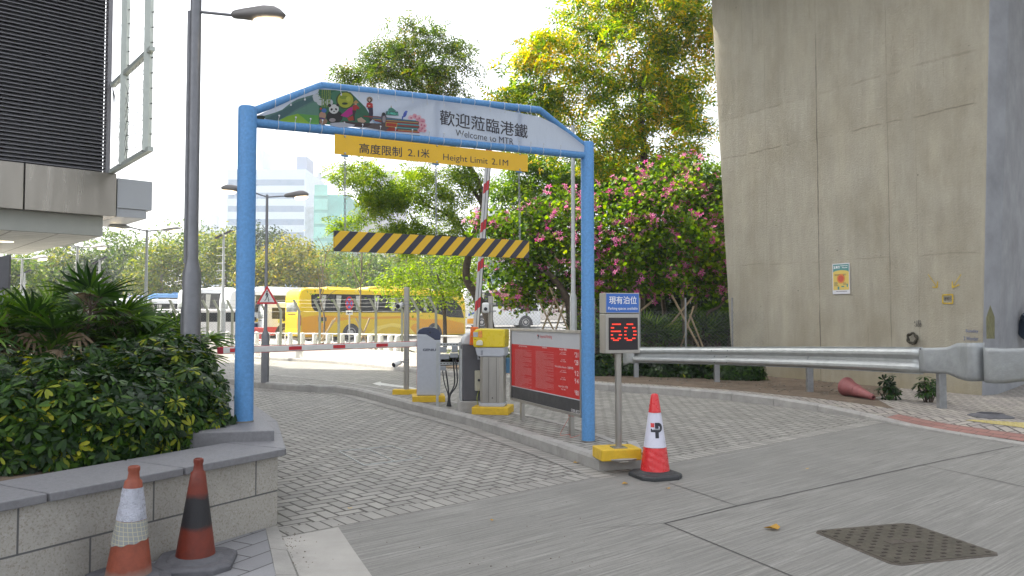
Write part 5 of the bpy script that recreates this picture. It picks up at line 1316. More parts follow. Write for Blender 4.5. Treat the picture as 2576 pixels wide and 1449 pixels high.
# ================================================================ BOLLARDS, FENCE AND RAILING BEHIND THE LOW WALL
bpx = [(225, 839), (262, 839), (300, 839), (338, 839), (376, 839), (414, 839), (452, 839), (508, 839.5), (530, 839.8), (552, 840), (574, 840), (604, 840.5), (647, 841), (674, 841), (702, 841.5), (731, 842), (762, 842), (793, 842.5), (827, 843), (862, 843), (899, 843.5), (932, 844.5), (959, 845.5), (982, 846.5), (1001, 847.5)]
wlo = offset(wl, .55)
def on_line(line, u):
    for a, b in zip(line, line[1:]):
        ua, ub = CX + F * a.x / a.y, CX + F * b.x / b.y
        if (ua - u) * (ub - u) <= 0 and ua != ub:
            t = (u - ua) / (ub - ua); return a.lerp(b, t)
    return None
prevb = None; proto = None; M_BOL = mat('white_bollard_paint', (.68, .67, .62), .6, 0, .05, 6, dirt=.15)
blist = []
for u in [x for x, _ in bpx]:
    p = on_line(wlo, u)
    if p is None: continue
    if proto is None:
        t = thing('bollard', 'white round topped bollard in the row along the low wall', 'bollard', (p.x, p.y, .40), group='white bollards along the low wall')
        mb = MB(); mb.lathe([(.085, -.02), (.085, .50), (.075, .535), (.045, .56), (.0, .565)], (0, 0, 0), 14, cap=False); mb.build('post', M_BOL, t, smooth=60); proto = t
    else: t = copy_tree(proto); t.location = (p.x, p.y, .40)
    blist.append(t)
for a, b in zip(blist, blist[1:]):
    A_, B_ = Vector(a.location), Vector(b.location)
    if (B_ - A_).length > 2.2: continue
    mb = MB(); pts = [A_.lerp(B_, k / 8) - A_ + Vector((0, 0, .40 - .16 * (1 - (2 * k / 8 - 1) ** 2))) for k in range(9)]
    mb.tube(pts, .014, 5); o = mb.build('chain', M_GALVL, None); o.location = A_
    tag(o, 'sagging chain linking two white bollards', 'chain', 'chains between the white bollards')
# chain link fence with cranked concrete posts and barbed wire
fl_px = [(100, 880), (300, 878), (539, 875), (700, 876), (878, 880), (1060, 888), (1140, 893), (1240, 905)]
fl = smoothline([G(u, v + 4, .38) for u, v in fl_px], 3)
flx = [w for w in fl]
end = fl[-1]
flx += [end + Vector((2.0, -.6, 0)), end + Vector((4.5, -1.3, 0)), end + Vector((8.0, -1.8, 0)), end + Vector((12, -1.8, 0))]
fen = thing('chain_link_fence', 'chain link fence with cranked concrete posts and barbed wire before the coaches', 'fence', (fl[0].x, fl[0].y, .40))
FO = Vector((fl[0].x, fl[0].y, .40)); M_FP = mat('pale_concrete_post', (.33, .335, .26), .85, 0, .1, 6, dirt=.2)
us = [250, 290, 340, 390, 440, 497, 523, 551, 585, 626, 667, 707, 753, 805, 853, 906, 946, 1012, 1052, 1097]
for i, u in enumerate(us):
    p = on_line(flx, u)
    if p is None: continue
    q = Vector((p.x, p.y, 0)) - Vector((FO.x, FO.y, 0))
    mb = MB(); w = .036
    mb.loft([[q + Vector((a, b, z)) + Vector((dx, -dx * .3, 0)) for a, b in ((-w, -w), (w, -w), (w, w), (-w, w))] for z, dx in ((-.05, 0), (1.32, 0), (1.72, -.22))])
    mb.build('fence_post', M_FP, fen)
for k in range(7):
    p = flx[-4] + (flx[-1] - flx[-4]) * ((k + .5) / 9); q = Vector((p.x, p.y, 0)) - Vector((FO.x, FO.y, 0)); mb = MB(); mb.lathe([(.022, -.3), (.022, 1.6)], q, 8); mb.build('fence_post', M_GALV, fen)
def fencemat():
    m, nt, b = base('chain_link_wire'); uv = nd(nt, 'ShaderNodeUVMap').outputs[0]; sx = nd(nt, 'ShaderNodeSeparateXYZ'); nt.links.new(uv, sx.inputs[0])
    s, d = mth(nt, 'ADD', sx.outputs[0], sx.outputs[1]), mth(nt, 'SUBTRACT', sx.outputs[0], sx.outputs[1])
    f = [mth(nt, 'FRACT', mth(nt, 'MULTIPLY_ADD', q, 1 / .095, 500.0)) for q in (s, d)]
    a = mth(nt, 'MAXIMUM', mth(nt, 'LESS_THAN', f[0], .05), mth(nt, 'LESS_THAN', f[1], .05))
    b.inputs['Base Color'].default_value = (.20, .21, .20, 1); b.inputs['Roughness'].default_value = .5; b.inputs['Metallic'].default_value = .3
    tr = nd(nt, 'ShaderNodeBsdfTransparent'); mx = nd(nt, 'ShaderNodeMixShader'); nt.links.new(a, mx.inputs[0]); nt.links.new(tr.outputs[0], mx.inputs[1]); nt.links.new(b.outputs[0], mx.inputs[2]); nt.links.new(mx.outputs[0], nt.nodes['Material Output'].inputs[0]); return m
A = [Vector((p.x, p.y, 0)) - Vector((FO.x, FO.y, 0)) for p in flx]; B = [p + Vector((0, 0, 1.28)) for p in A]
o = strip_uv('wire_mesh', A, B, fencemat(), 0, False); o.parent = fen
for z, dx in ((1.30, 0), (1.45, -.08), (1.57, -.14), (1.69, -.21)):
    mb = MB(); mb.tube([p + Vector((dx, -dx * .3, z)) for p in A[:-4]], .003 if z > 1.35 else .004, 4, cap=False); mb.build('wire_strand', M_WIRE, fen, fix=False)
# white tubular railing just behind the fence
rl = offset(flx[:-4], 1.1); RO = Vector((rl[0].x, rl[0].y, .3)); rail_ = thing('tubular_railing', 'white two bar tubular railing behind the chain link fence', 'railing', tuple(RO))
for z in (.62, .22):
    mb = MB(); mb.tube([Vector((p.x, p.y, .3 + z)) - RO for p in rl], .028, 6); mb.build('rail', M_WHITE, rail_, smooth=60)
for p in resample(rl, 1.9)[::1]:
    q = Vector((p.x, p.y, .3)) - RO; mb = MB(); mb.lathe([(.026, -.2), (.026, .62)], q, 8); mb.build('upright', M_WHITE, rail_)

# ================================================================ COACHES
def coach(label, loc, rz, L, H, Wd, body_m, lower_m=None, roof_m=None, skirt_m=None, wheels=(3.3, 9.5), z0=0.0, ac=True, rear_glass=True, belt=.52, group='coaches parked in the coach lot', win_m=None, curtains=True, swoosh=None, glass_low=.50, flat_=False, rear_m=None, name='coach'):
    """x from the near end (0) to the far end (L); the side at y=0 faces the camera"""
    t = thing(name, label, name.split('_')[0] if name != 'coach' else 'coach', loc, rz, group)
    z_b, z_r = .28, H
    ch = .22 if not flat_ else .08
    def sec(x, zb_, zt, inset):
        y0, y1 = inset, Wd - inset
        pts = [(y0, zb_), (y0, zt - ch), (y0 + ch * .3, zt - ch * .3), (y0 + ch, zt), (y1 - ch, zt), (y1 - ch * .3, zt - ch * .3), (y1, zt - ch), (y1, zb_)]
        return [Vector((x, y, z)) for y, z in pts]
    secs = [sec(0.0, z_b + .25, z_r - .55, .16), sec(.05, z_b + .06, z_r - .28, .07), sec(.16, z_b, z_r - .10, .02), sec(.45, z_b, z_r, 0), sec(L - .7, z_b, z_r, 0), sec(L - .25, z_b, z_r - .12, .03), sec(L - .05, z_b + .05, z_r - .8, .10), sec(L, z_b + .2, z_r - 1.6, .16)]
    mb = MB(); mb.loft(secs); b = mb.build('body', body_m, t, smooth=40)
    zw0, zw1 = z_b + (H - z_b) * glass_low, H - .36
    mb = MB()
    out = [(.75, zw1 - .1), (.85, zw1), (L - 1.3, zw1), (L - .45, zw1 - .75), (L - .22, zw0 - .35), (L - 1.4, zw0 - .30), (L - 2.6, zw0), (1.25, zw0), (.95, zw0 + .12), (.78, zw0 + .4)] if not flat_ else [(.5, zw1), (L - .5, zw1), (L - .4, zw0), (.5, zw0)]
    mb.prism(out, -.012, .004, 'y'); gl = mb.build('side_window_band', win_m or M_GLASS, t)
    if lower_m is not None:
        mb = MB(); mb.bb(.17, L - .3, -.006, .002, z_b + .02, z_b + (H - z_b) * .26); mb.build('lower_panel', lower_m, t)
    if swoosh:
        for k, (m_, pts) in enumerate(swoosh): mb = MB(); mb.prism(pts, -.008 - .002 * k, .001, 'y'); mb.build('painted_swoosh', m_, t)
    if curtains:
        xx = 1.4; cm_ = mat('pale_curtain', (.42, .42, .38), .8, 0, .1, 9)
        while xx < L - 3:
            mb = MB(); mb.prism([(xx, zw0 + .15), (xx + .22, zw0 + .15), (xx + .32, zw1 - .08), (xx - .02, zw1 - .08)], -.0145, -.0125, 'y'); mb.build('curtain', cm_, gl); xx += rnd(.9, 1.5)
        mb = MB(); xx = 2.2
        while xx < L - 2.5: mb.bb(xx, xx + .05, -.0165, -.0148, zw0, zw1); xx += 1.45
        mb.build('window_divider', M_INK, gl)
    # near end face: window, bumper, lights
    mb = MB(); mb.loft([[Vector((x, y, z)) for y in (.32, Wd - .32)] for x, z in ((-.008, zw0 + .02), (-.004, zw0 + .5), (.03, H - .62), (.10, H - .36))], closed=False, cap=False); mb.build('end_window', mat('pale_reflecting_glass', (.30, .33, .31), .12, 0, .12, 2), t, smooth=60, solid=.012, fix=False)
    mb = MB(); mb.bb(-.03, .10, .18, Wd - .18, z_b + .22, z_b + .46); mb.build('bumper', body_m if lower_m is None else body_m, t, bevel=.03)
    mb = MB(); mb.bb(-.035, -.008, .6, Wd - .6, zw0 - .12, zw0 - .08); mb.build('trim_line', M_INK, t)
    if rear_m is not None:
        mb = MB(); mb.prism([(.28, z_b + .30), (Wd - .28, z_b + .30), (Wd - .22, zw0 - .35), (Wd * .5, zw0 - .22), (.22, zw0 - .35)], -.016, -.002, 'x'); mb.build('rear_panel', rear_m, t)
    for y in (.14,):
        mb = MB(); mb.bb(.0, .14, y - .16, y - .10, z_b + .7, z_b + 1.3); mb.build('lamp_cluster', mat('red_lamp_cluster', (.45, .05, .03), .2, 0, .3, 30), t, bevel=.01)
    mb = MB(); mb.bb(1.2, 1.75, -.012, -.0085, z_b + .95, z_b + 1.2); mb.build('vent_grille', M_INK, t)
    if ac:
        mb = MB(); mb.prism([(1.9, H - .005), (3.6, H - .005), (3.5, H + .11), (2.0, H + .11)], .5, Wd - .5, 'y'); mb.prism([(4.6, H - .005), (L - 2.6, H - .005), (L - 2.9, H + .2), (5.6, H + .24), (4.9, H + .17)], .35, Wd - .35, 'y')
        mb.build('roof_unit', roof_m or body_m, t, bevel=.05, smooth=40)
    for x in wheels:
        mb = MB(); arcp = [(x + .62 * math.cos(a), z_b - .02 + max(0, .82 * math.sin(a))) for a in [math.pi * k / 12 for k in range(13)]]; mb.prism(arcp, -.014, .004, 'y'); mb.build('wheel_arch', M_INK, t)
        mb = MB(); Mx = Matrix.Rotation(R(90), 3, 'X'); mb.lathe([(.50, -.14), (.52, -.10), (.52, .10), (.50, .14), (.30, .15)], (x, .14, .52), 26, M=Mx); w = mb.build('wheel', M_BLACK, t, smooth=40)
        mb = MB(); mb.lathe([(.30, .150), (.28, .165), (.16, .12), (.12, .19), (0.01, .20)], (x, .14, .52), 20, M=Mx, cap=False); mb.build('rim', mat('wheel_rim', (.45, .45, .46), .35, .7, .1, 9), w, smooth=40)
        mb = MB(); mb.lathe([(.50, -.14), (.52, -.10), (.52, .10), (.50, .14), (.30, .15)], (x, Wd - .16, .52), 20, M=Mx); mb.build('wheel', M_BLACK, t, smooth=40)
    return t
carp = lambda n, c, r=.25: mat(n, c, .35, 0, .03, 3, spec=.3)
M_BY, M_BO = carp('coach_yellow', (.70, .48, .004)), carp('coach_orange', (.70, .32, .004))
M_BW, M_BWB, M_BN = carp('coach_white', (.66, .68, .70)), carp('coach_light_blue', (.16, .33, .62)), carp('coach_navy', (.02, .03, .10))
M_BYL = carp('coach_pale_yellow', (.80, .62, .10))
random.seed(21)
th = R(36)
def cpos(u, y): return Vector((ray(u, 800).x / ray(u, 800).y * y, y, 0))
p = cpos(752, 46.4)
sw = [(M_BO, [(.2, 1.45), (.7, 1.55), (1.3, 1.62), (2.2, 1.55), (3.6, 1.42), (3.0, 1.3), (2.2, 1.15), (1.8, .8), (1.75, .5), (1.8, .30), (.2, .30)]),
      (M_BO, [(2.2, 1.62), (4.5, 1.50), (7.2, 1.56), (9.5, 1.2), (11.6, 1.1), (11.7, .9), (9.4, 1.0), (7.0, 1.40), (4.5, 1.34)]),
      (M_BO, [(7.2, .35), (7.8, 1.0), (8.9, 1.35), (10.5, 1.30), (11.8, 1.05), (11.8, .35)]),
      (M_BYL, [(4.5, .35), (5.2, .9), (6.3, 1.1), (7.4, .95), (8.0, .35), (7.6, .35), (7.0, .75), (6.2, .88), (5.5, .72), (5.0, .35)])]
coach('bright yellow and orange coach, its rear corner facing the entrance', tuple(p), th, 12, 3.27, 2.5, M_BY, None, M_BYL, wheels=(3.4, 9.4), swoosh=sw, rear_m=M_BO, group='coaches parked in the coach lot')
p = cpos(577, 50)
coach('white coach with yellow rear and navy and yellow lower stripes, behind the blue post', tuple(p), th, 12, 3.3, 2.5, M_BW, M_BN, M_BW, rear_m=M_BY, swoosh=[(M_BY, [(.3, 1.15), (11, 1.15), (11, 1.38), (.3, 1.38)]), (M_BY, [(.3, .34), (11, .34), (11, .50), (.3, .50)])])
p = cpos(664, 49.5)
mbus = coach('short white minibus with yellow and orange side, beside the yellow coach', tuple(p), R(30), 6.2, 2.45, 2.0, M_BW, M_RED, M_BW, wheels=(1.3, 4.8), ac=False, curtains=False, flat_=True, group=None, name='minibus', swoosh=[(carp('minibus_yellow', (.62, .62, .05)), [(.9, 1.1), (5.9, 1.1), (5.9, 1.45), (.9, 1.45)])])
p = cpos(466, 54.5)
coach('plain white coach with dark blue side windows, behind the lamp post', tuple(p), th, 12, 3.55, 2.5, M_BW, None, M_BW, swoosh=[(carp('coach_teal_green', (.06, .38, .16)), [(3.3, .4), (4.2, .4), (4.3, 1.3), (3.4, 1.35)]), (M_RED, [(.8, .9), (3.0, .9), (3.0, .98), (.8, .98)])])
p = cpos(372, 66)
coach('pale blue roofed coach seen above the palm fronds, right of the other blue one', tuple(p), R(28), 12, 3.5, 2.5, M_BWB, None, M_BWB)
p = cpos(318, 72)
coach('lavender blue coach seen above the palm fronds, left of the pale blue one', tuple(p), R(28), 12, 3.5, 2.5, carp('coach_lavender', (.30, .34, .62)), None, None)
p = cpos(268, 60)
coach('small white bus roof showing left of the blue coaches over the palms', tuple(p), R(20), 8, 2.9, 2.3, M_BW, None, None, wheels=(1.6, 6.2), ac=False)
p = cpos(430, 47)
def van(label, loc, rz):
    t = thing('parked_van', label, 'van', loc, rz, 'vans parked in the coach lot')
    side = [(0, .45), (0, 1.0), (.25, 1.15), (1.15, 1.85), (1.5, 1.95), (4.6, 1.93), (4.75, 1.75), (4.8, .45)]
    mb = MB(); mb.prism(side, 0, 1.75, 'y'); mb.build('body', M_WHITE, t, bevel=.08, seg=3, smooth=40)
    mb = MB(); mb.prism([(.5, 1.22), (1.2, 1.74), (4.4, 1.76), (4.5, 1.22)], -.006, .01, 'y'); mb.build('side_windows', M_GLASS, t)
    mb = MB(); mb.add([(.30, .15, 1.22), (.30, 1.6, 1.22), (1.12, 1.5, 1.86), (1.12, .25, 1.86)], [(0, 1, 2, 3)]); mb.build('windscreen', M_GLASS, t, solid=.02, fix=False)
    for x in (.9, 3.9):
        for y in (.12, 1.63): mb = MB(); mb.lathe([(.30, -.1), (.32, -.08), (.32, .08), (.30, .1)], (x, y, .33), 18, M=Matrix.Rotation(R(90), 3, 'X')); mb.build('wheel', M_BLACK, t)
    return t
van('white van parked right of the palms, nearest the lamp post', tuple(cpos(400, 43)), R(10)); van('white van parked behind the palm fronds, left of the other van', tuple(cpos(318, 44)), R(12))
# coaches beyond the trees on the right
p = cpos(1166, 62)
coach('white coach with blue and orange front stripes, half hidden behind the leaning tree', (p.x, p.y, gz(62)), R(14), 6.5, 3.3, 2.5, M_BW, None, None, wheels=(1.5, 5.2), swoosh=[(carp('stripe_blue', (.05, .12, .5)), [(.4, 1.0), (1.8, 1.6), (2.0, 1.75), (.4, 1.2)]), (M_BO, [(.3, .4), (1.3, .4), (1.6, .9), (.3, .8)])])
p = cpos(1212, 72)
coach('long cream coach on the rising ground beyond the fence, seen under the blossom', (p.x, p.y, gz(72)), R(4), 12, 3.3, 2.5, carp('coach_cream', (.55, .50, .46)), None, None, wheels=(1.0, 3.4, 9.5))
# water barrier
p = cpos(1500, 40); t = thing('water_barrier', 'orange red plastic barrier on the ground beyond the blue post', 'barrier', (p.x - .9, p.y, gz(40)))
mb = MB()
for k in range(3): mb.prism([(-.25, 0), (.25, 0), (.22, .25), (.12, .4), (.10, .95), (-.10, .95), (-.12, .4), (-.22, .25)], k * 1.32, k * 1.32 + 1.28, 'x')
mb.build('barrier_body', mat('orange_red_plastic', (.65, .09, .02), .4, 0, .06, 4), t, bevel=.03)
p = cpos(605, 40); t = thing('water_barrier', 'pink red plastic barrier behind the white bollards beside the blue post', 'barrier', (p.x - .2, p.y, 0))
mb = MB(); mb.prism([(-.25, 0), (.25, 0), (.22, .25), (.12, .4), (.10, .95), (-.10, .95), (-.12, .4), (-.22, .25)], 0, 1.5, 'x'); mb.build('barrier_body', mat('pink_red_plastic', (.60, .08, .07), .4, 0, .06, 4), t, bevel=.03)

# ================================================================ FAR BUILDINGS
def tower(name, label, u0, u1, vt, y, m, depth=30, stripe=None, extra=None, rz=0.0):
    a, b = cpos(u0, y), cpos(u1, y); w = b.x - a.x; h = D(u0, vt, y).z
    t = thing(name, label, 'tower block', (a.x, y, 0), rz, 'hazy tower blocks on the skyline')
    mb = MB(); mb.bb(0, w, 0, depth, -2, h); mb.build('walls', m, t)
    if stripe:
        mb = MB(); z = 6
        while z < h - 3: mb.bb(.6, w - .6, -.12, -.0, z, z + stripe * .45); z += stripe
        mb.build('window_bands', mat('band_glass_' + name, (.08, .17, .30), .3, 0, .05, .1), t)
    return t, w, h
t, w, h = tower('office_tower', 'pale blue glass tower with horizontal window bands, left of the green one', 566, 766, 426, 300, mat('tower_white', (.40, .50, .60), .6, 0, .04, .05), stripe=5.2)
mb = MB(); mb.bb(w * .86, w * .995, 2, 12, h, h + 5.5); mb.build('roof_plant', mat('plant_blue_grey', (.16, .22, .35), .7, 0, .05, .2), t)
mb = MB(); mb.bb(w * .38, w * .44, 2, 12, h, h + 8); mb.build('roof_stack', MATS['tower_white'], t)
t, w, h = tower('scaffolded_tower', 'tower under construction wrapped in green netting', 787, 870, 490, 250, mat('green_netting', (.06, .33, .30), .8, 0, .12, .25), stripe=None)
mb = MB()
for k in range(9): mb.bb(.3, w * .42, -.5, 0, 4 + k * 4.6, 7.6 + k * 4.6)
for z in (16, 27): mb.bb(-.4, w + .4, -.7, -.55, z, z + .25)
mb.build('netting_folds', mat('pale_netting', (.15, .45, .40), .8, 0, .1, .3), t)
tower('slim_tower', 'grey chequered slim tower between the pale blue and green towers', 765, 786, 520, 280, mat('chequer_grey', (.25, .29, .36), .7, 0, .3, .4))
t, w, h = tower('netted_tower', 'pale grey netted tower seen through the fine branches', 904, 990, 430, 260, mat('pale_tower_net', (.30, .30, .34), .8, 0, .1, .3))
mb = MB()
for k in range(7): mb.bb(.5 + k * w * .09, .9 + k * w * .09, -.2, 0, 2, h - 2)
mb.build('net_seams', mat('net_seam', (.28, .28, .32), .8, 0, .05, 1), t)
tower('low_tower', 'small bluish block low on the skyline right of the near lamp post', 503, 527, 536, 420, mat('tower_blue', (.35, .42, .55), .7, 0, .05, .05))
tower('low_tower', 'small pale block low on the skyline beside the bluish one', 529, 550, 543, 430, MATS['tower_white'])
tower('podium_block', 'white banded block glimpsed between the leaning tree and the blossom', 1195, 1262, 520, 200, mat('podium_white', (.5, .52, .55), .6, 0, .05, .1), stripe=4)
p = cpos(790, 255); 
# ================================================================ VEGETATION
RNG = np.random.default_rng(5)
def rotmats(n, up_bias=0.0, rng=RNG):
    """random orthonormal frames; columns: x (leaf axis), y (leaf side), z (leaf normal)"""
    nz = rng.normal(size=(n, 3)); nz[:, 2] = np.abs(nz[:, 2]) + up_bias; nz /= np.linalg.norm(nz, axis=1)[:, None]
    ax = rng.normal(size=(n, 3)); ax -= (ax * nz).sum(1)[:, None] * nz; ax /= np.linalg.norm(ax, axis=1)[:, None]
    ay = np.cross(nz, ax); return np.stack([ax, ay, nz], axis=2)
def frames(ax, nz_hint):
    ax = ax / np.linalg.norm(ax, axis=1)[:, None]; nz = nz_hint - (nz_hint * ax).sum(1)[:, None] * ax
    nz /= np.maximum(1e-6, np.linalg.norm(nz, axis=1))[:, None]; return np.stack([ax, np.cross(nz, ax), nz], axis=2)
def scatter(name, tv, tf, pos_, rot, scale, m, parent=None, smooth=False):
    tv = np.array(tv, dtype=float); n = len(pos_); V = len(tv)
    sc = np.broadcast_to(np.asarray(scale, dtype=float), (n,))
    v = np.einsum('nij,vj->nvi', rot, tv) * sc[:, None, None] + np.asarray(pos_)[:, None, :]
    v = v.reshape(-1, 3)
    lens = np.array([len(f) for f in tf]); flat_ = np.concatenate([np.array(f) for f in tf])
    idx = (flat_[None, :] + (np.arange(n) * V)[:, None]).reshape(-1); L = np.tile(lens, n); st = np.concatenate([[0], np.cumsum(L)[:-1]])
    me = bpy.data.meshes.new(name); me.vertices.add(len(v)); me.vertices.foreach_set('co', v.ravel())
    me.loops.add(len(idx)); me.loops.foreach_set('vertex_index', idx.astype(np.int32))
    me.polygons.add(len(L)); me.polygons.foreach_set('loop_start', st.astype(np.int32)); me.polygons.foreach_set('loop_total', L.astype(np.int32))
    me.update(calc_edges=True)
    me.materials.append(m); o = bpy.data.objects.new(name, me); COL.objects.link(o)
    if parent is not None: o.parent = parent
    return o
# leaf shapes (x along the leaf)
LEAF = ([(0, 0, 0), (.45, .24, .05), (1, 0, -.08), (.45, -.24, .05)], [(0, 1, 2, 3)])
LEAF6 = ([(0, 0, 0), (.3, .22, .05), (.75, .2, .0), (1, 0, -.12), (.75, -.2, .0), (.3, -.22, .05)], [(0, 1, 2, 3), (0, 3, 4, 5)])
def bilobe():
    v = [(0, 0, 0)]; pts = [(-.12, .22), (.05, .48), (.45, .52), (.85, .36), (.95, .16), (.72, 0), (.95, -.16), (.85, -.36), (.45, -.52), (.05, -.48), (-.12, -.22)]
    v += [(x, y, abs(y) * .35) for x, y in pts]; return v, [(0, 1, 2, 3, 4, 5, 6), (0, 6, 7, 8, 9, 10, 11)]
BIL = bilobe()
def frond(n=7, L=1.0, w=.34, lw=.07, droop=.25):
    v, f = [], []
    for i in range(n):
        x = L * (i + .6) / n; ww = w * math.sin(math.pi * (.18 + .75 * (i + .5) / n)); z = -droop * (x / L) ** 2
        for s in (-1, 1):
            k = len(v); v += [(x, 0, z), (x + ww * .28, s * ww * .45 - lw * .0, z - .02 + lw * .2), (x + ww * .45, s * ww, z - .06), (x + ww * .30 - lw, s * ww * .5, z - .02)]
            f.append((k, k + 1, k + 2, k + 3))
    return v, f
FROND, FROND_S = frond(), frond(4, 1.0, .42, .15, .3)
def umbrella(n=9, L=1.0, w=.145, droop=.35):
    v, f = [], []
    for i in range(n):
        a = 2 * math.pi * i / n + .2 * math.sin(i * 2.3); c, s = math.cos(a), math.sin(a); k = len(v)
        for x, y in ((.12, 0), (.45, w * .75), (.8, w), (1.0, w * .35), (1.0, -w * .35), (.8, -w), (.45, -w * .75)):
            z = -droop * x * x + .12 * x - abs(y) * .0; v.append((x * c - y * s, x * s + y * c, z))
        f.append((k, k + 1, k + 2, k + 3, k + 4, k + 5, k + 6))
    return v, f
UMB = umbrella()
def fan(n=9, L=1.0, w=.036, spread=140, droop=.28):
    v, f = [], []
    for i in range(n):
        a = R(-spread / 2 + spread * i / (n - 1)); c, s = math.cos(a), math.sin(a); k = len(v); l = L * (.82 + .18 * math.cos(a)) ; ns = 4
        for j in range(ns + 1):
            t = j / ns; x = l * (.06 + .94 * t); z = -droop * t * t * l; ww = w * (.5 + 1.0 * math.sin(math.pi * min(1, t * .85 + .12))) * (1 if j < ns else .35)
            v += [(x * c - ww * s, x * s + ww * c, z), (x * c, x * s, z - w * .35), (x * c + ww * s, x * s - ww * c, z)]
        for j in range(ns):
            b = k + 3 * j; f += [(b, b + 1, b + 4, b + 3), (b + 1, b + 2, b + 5, b + 4)]
    return v, f
FANS = fan()
def flower():
    v, f = [], []
    for i in range(5):
        a = 2 * math.pi * i / 5; c, s = math.cos(a), math.sin(a); k = len(v)
        for x, y, z in ((.05, 0, 0), (.5, .17, .25), (1.0, .05, .15), (1.0, -.05, .15), (.5, -.17, .25)): v.append((x * c - y * s, x * s + y * c, z))
        f.append((k, k + 1, k + 2, k + 3, k + 4))
    return v, f
FLW = flower()

L_BG = [leafmat('olive_yellow_foliage', [(0, (.03, .06, .008)), (.45, (.10, .15, .012)), (.8, (.23, .25, .02)), (1, (.36, .28, .025))], .55, .38),
        leafmat('fresh_olive_foliage', [(0, (.02, .05, .007)), (.5, (.07, .14, .012)), (1, (.22, .27, .02))], .55, .38),
        leafmat('autumn_gold_foliage', [(0, (.04, .07, .008)), (.4, (.13, .16, .015)), (.8, (.27, .24, .015)), (1, (.36, .24, .02))], .55, .4),
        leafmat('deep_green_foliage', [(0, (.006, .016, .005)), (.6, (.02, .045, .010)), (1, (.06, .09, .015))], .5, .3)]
L_T2 = leafmat('fine_grey_green_foliage', [(0, (.03, .06, .012)), (.5, (.08, .13, .02)), (.85, (.17, .21, .03)), (1, (.26, .17, .04))], .55, .45)
L_T2B = leafmat('fine_lime_foliage', [(0, (.06, .12, .008)), (.5, (.17, .27, .012)), (1, (.36, .42, .03))], .5, .5)
L_T3 = leafmat('green_gold_foliage', [(0, (.05, .11, .008)), (.32, (.13, .24, .010)), (.58, (.27, .36, .012)), (.78, (.58, .46, .012)), (1, (.68, .38, .015))], .5, .55)
L_T3G = leafmat('plain_green_foliage', [(0, (.03, .08, .008)), (.5, (.10, .19, .010)), (1, (.26, .36, .015))], .5, .5)
L_BAU = leafmat('heart_leaf_green', [(0, (.018, .055, .008)), (.35, (.07, .15, .010)), (.75, (.20, .33, .012)), (1, (.38, .46, .03))], .45, .5, .25)
L_PINK = leafmat('magenta_petals', [(0, (.50, .05, .24)), (.5, (.72, .17, .42)), (1, (.84, .42, .58))], .5, .4)
L_SCH = leafmat('glossy_dark_leaf', [(0, (.006, .018, .006)), (.5, (.014, .042, .008)), (.8, (.035, .085, .008)), (1, (.06, .13, .010))], .42, .2, .22)
L_SCY = leafmat('yellow_splashed_leaf', [(0, (.014, .045, .008)), (.45, (.05, .10, .010)), (.72, (.20, .24, .015)), (1, (.42, .41, .03))], .42, .3, .22)
L_PALM = leafmat('dark_palm_leaf', [(0, (.010, .032, .006)), (.5, (.04, .105, .008)), (.85, (.12, .22, .012)), (1, (.20, .30, .02))], .42, .25, .3)
L_DRY = leafmat('dry_palm_leaf', [(0, (.10, .06, .035)), (.6, (.22, .16, .10)), (1, (.34, .28, .20))], .7, .2, .3)

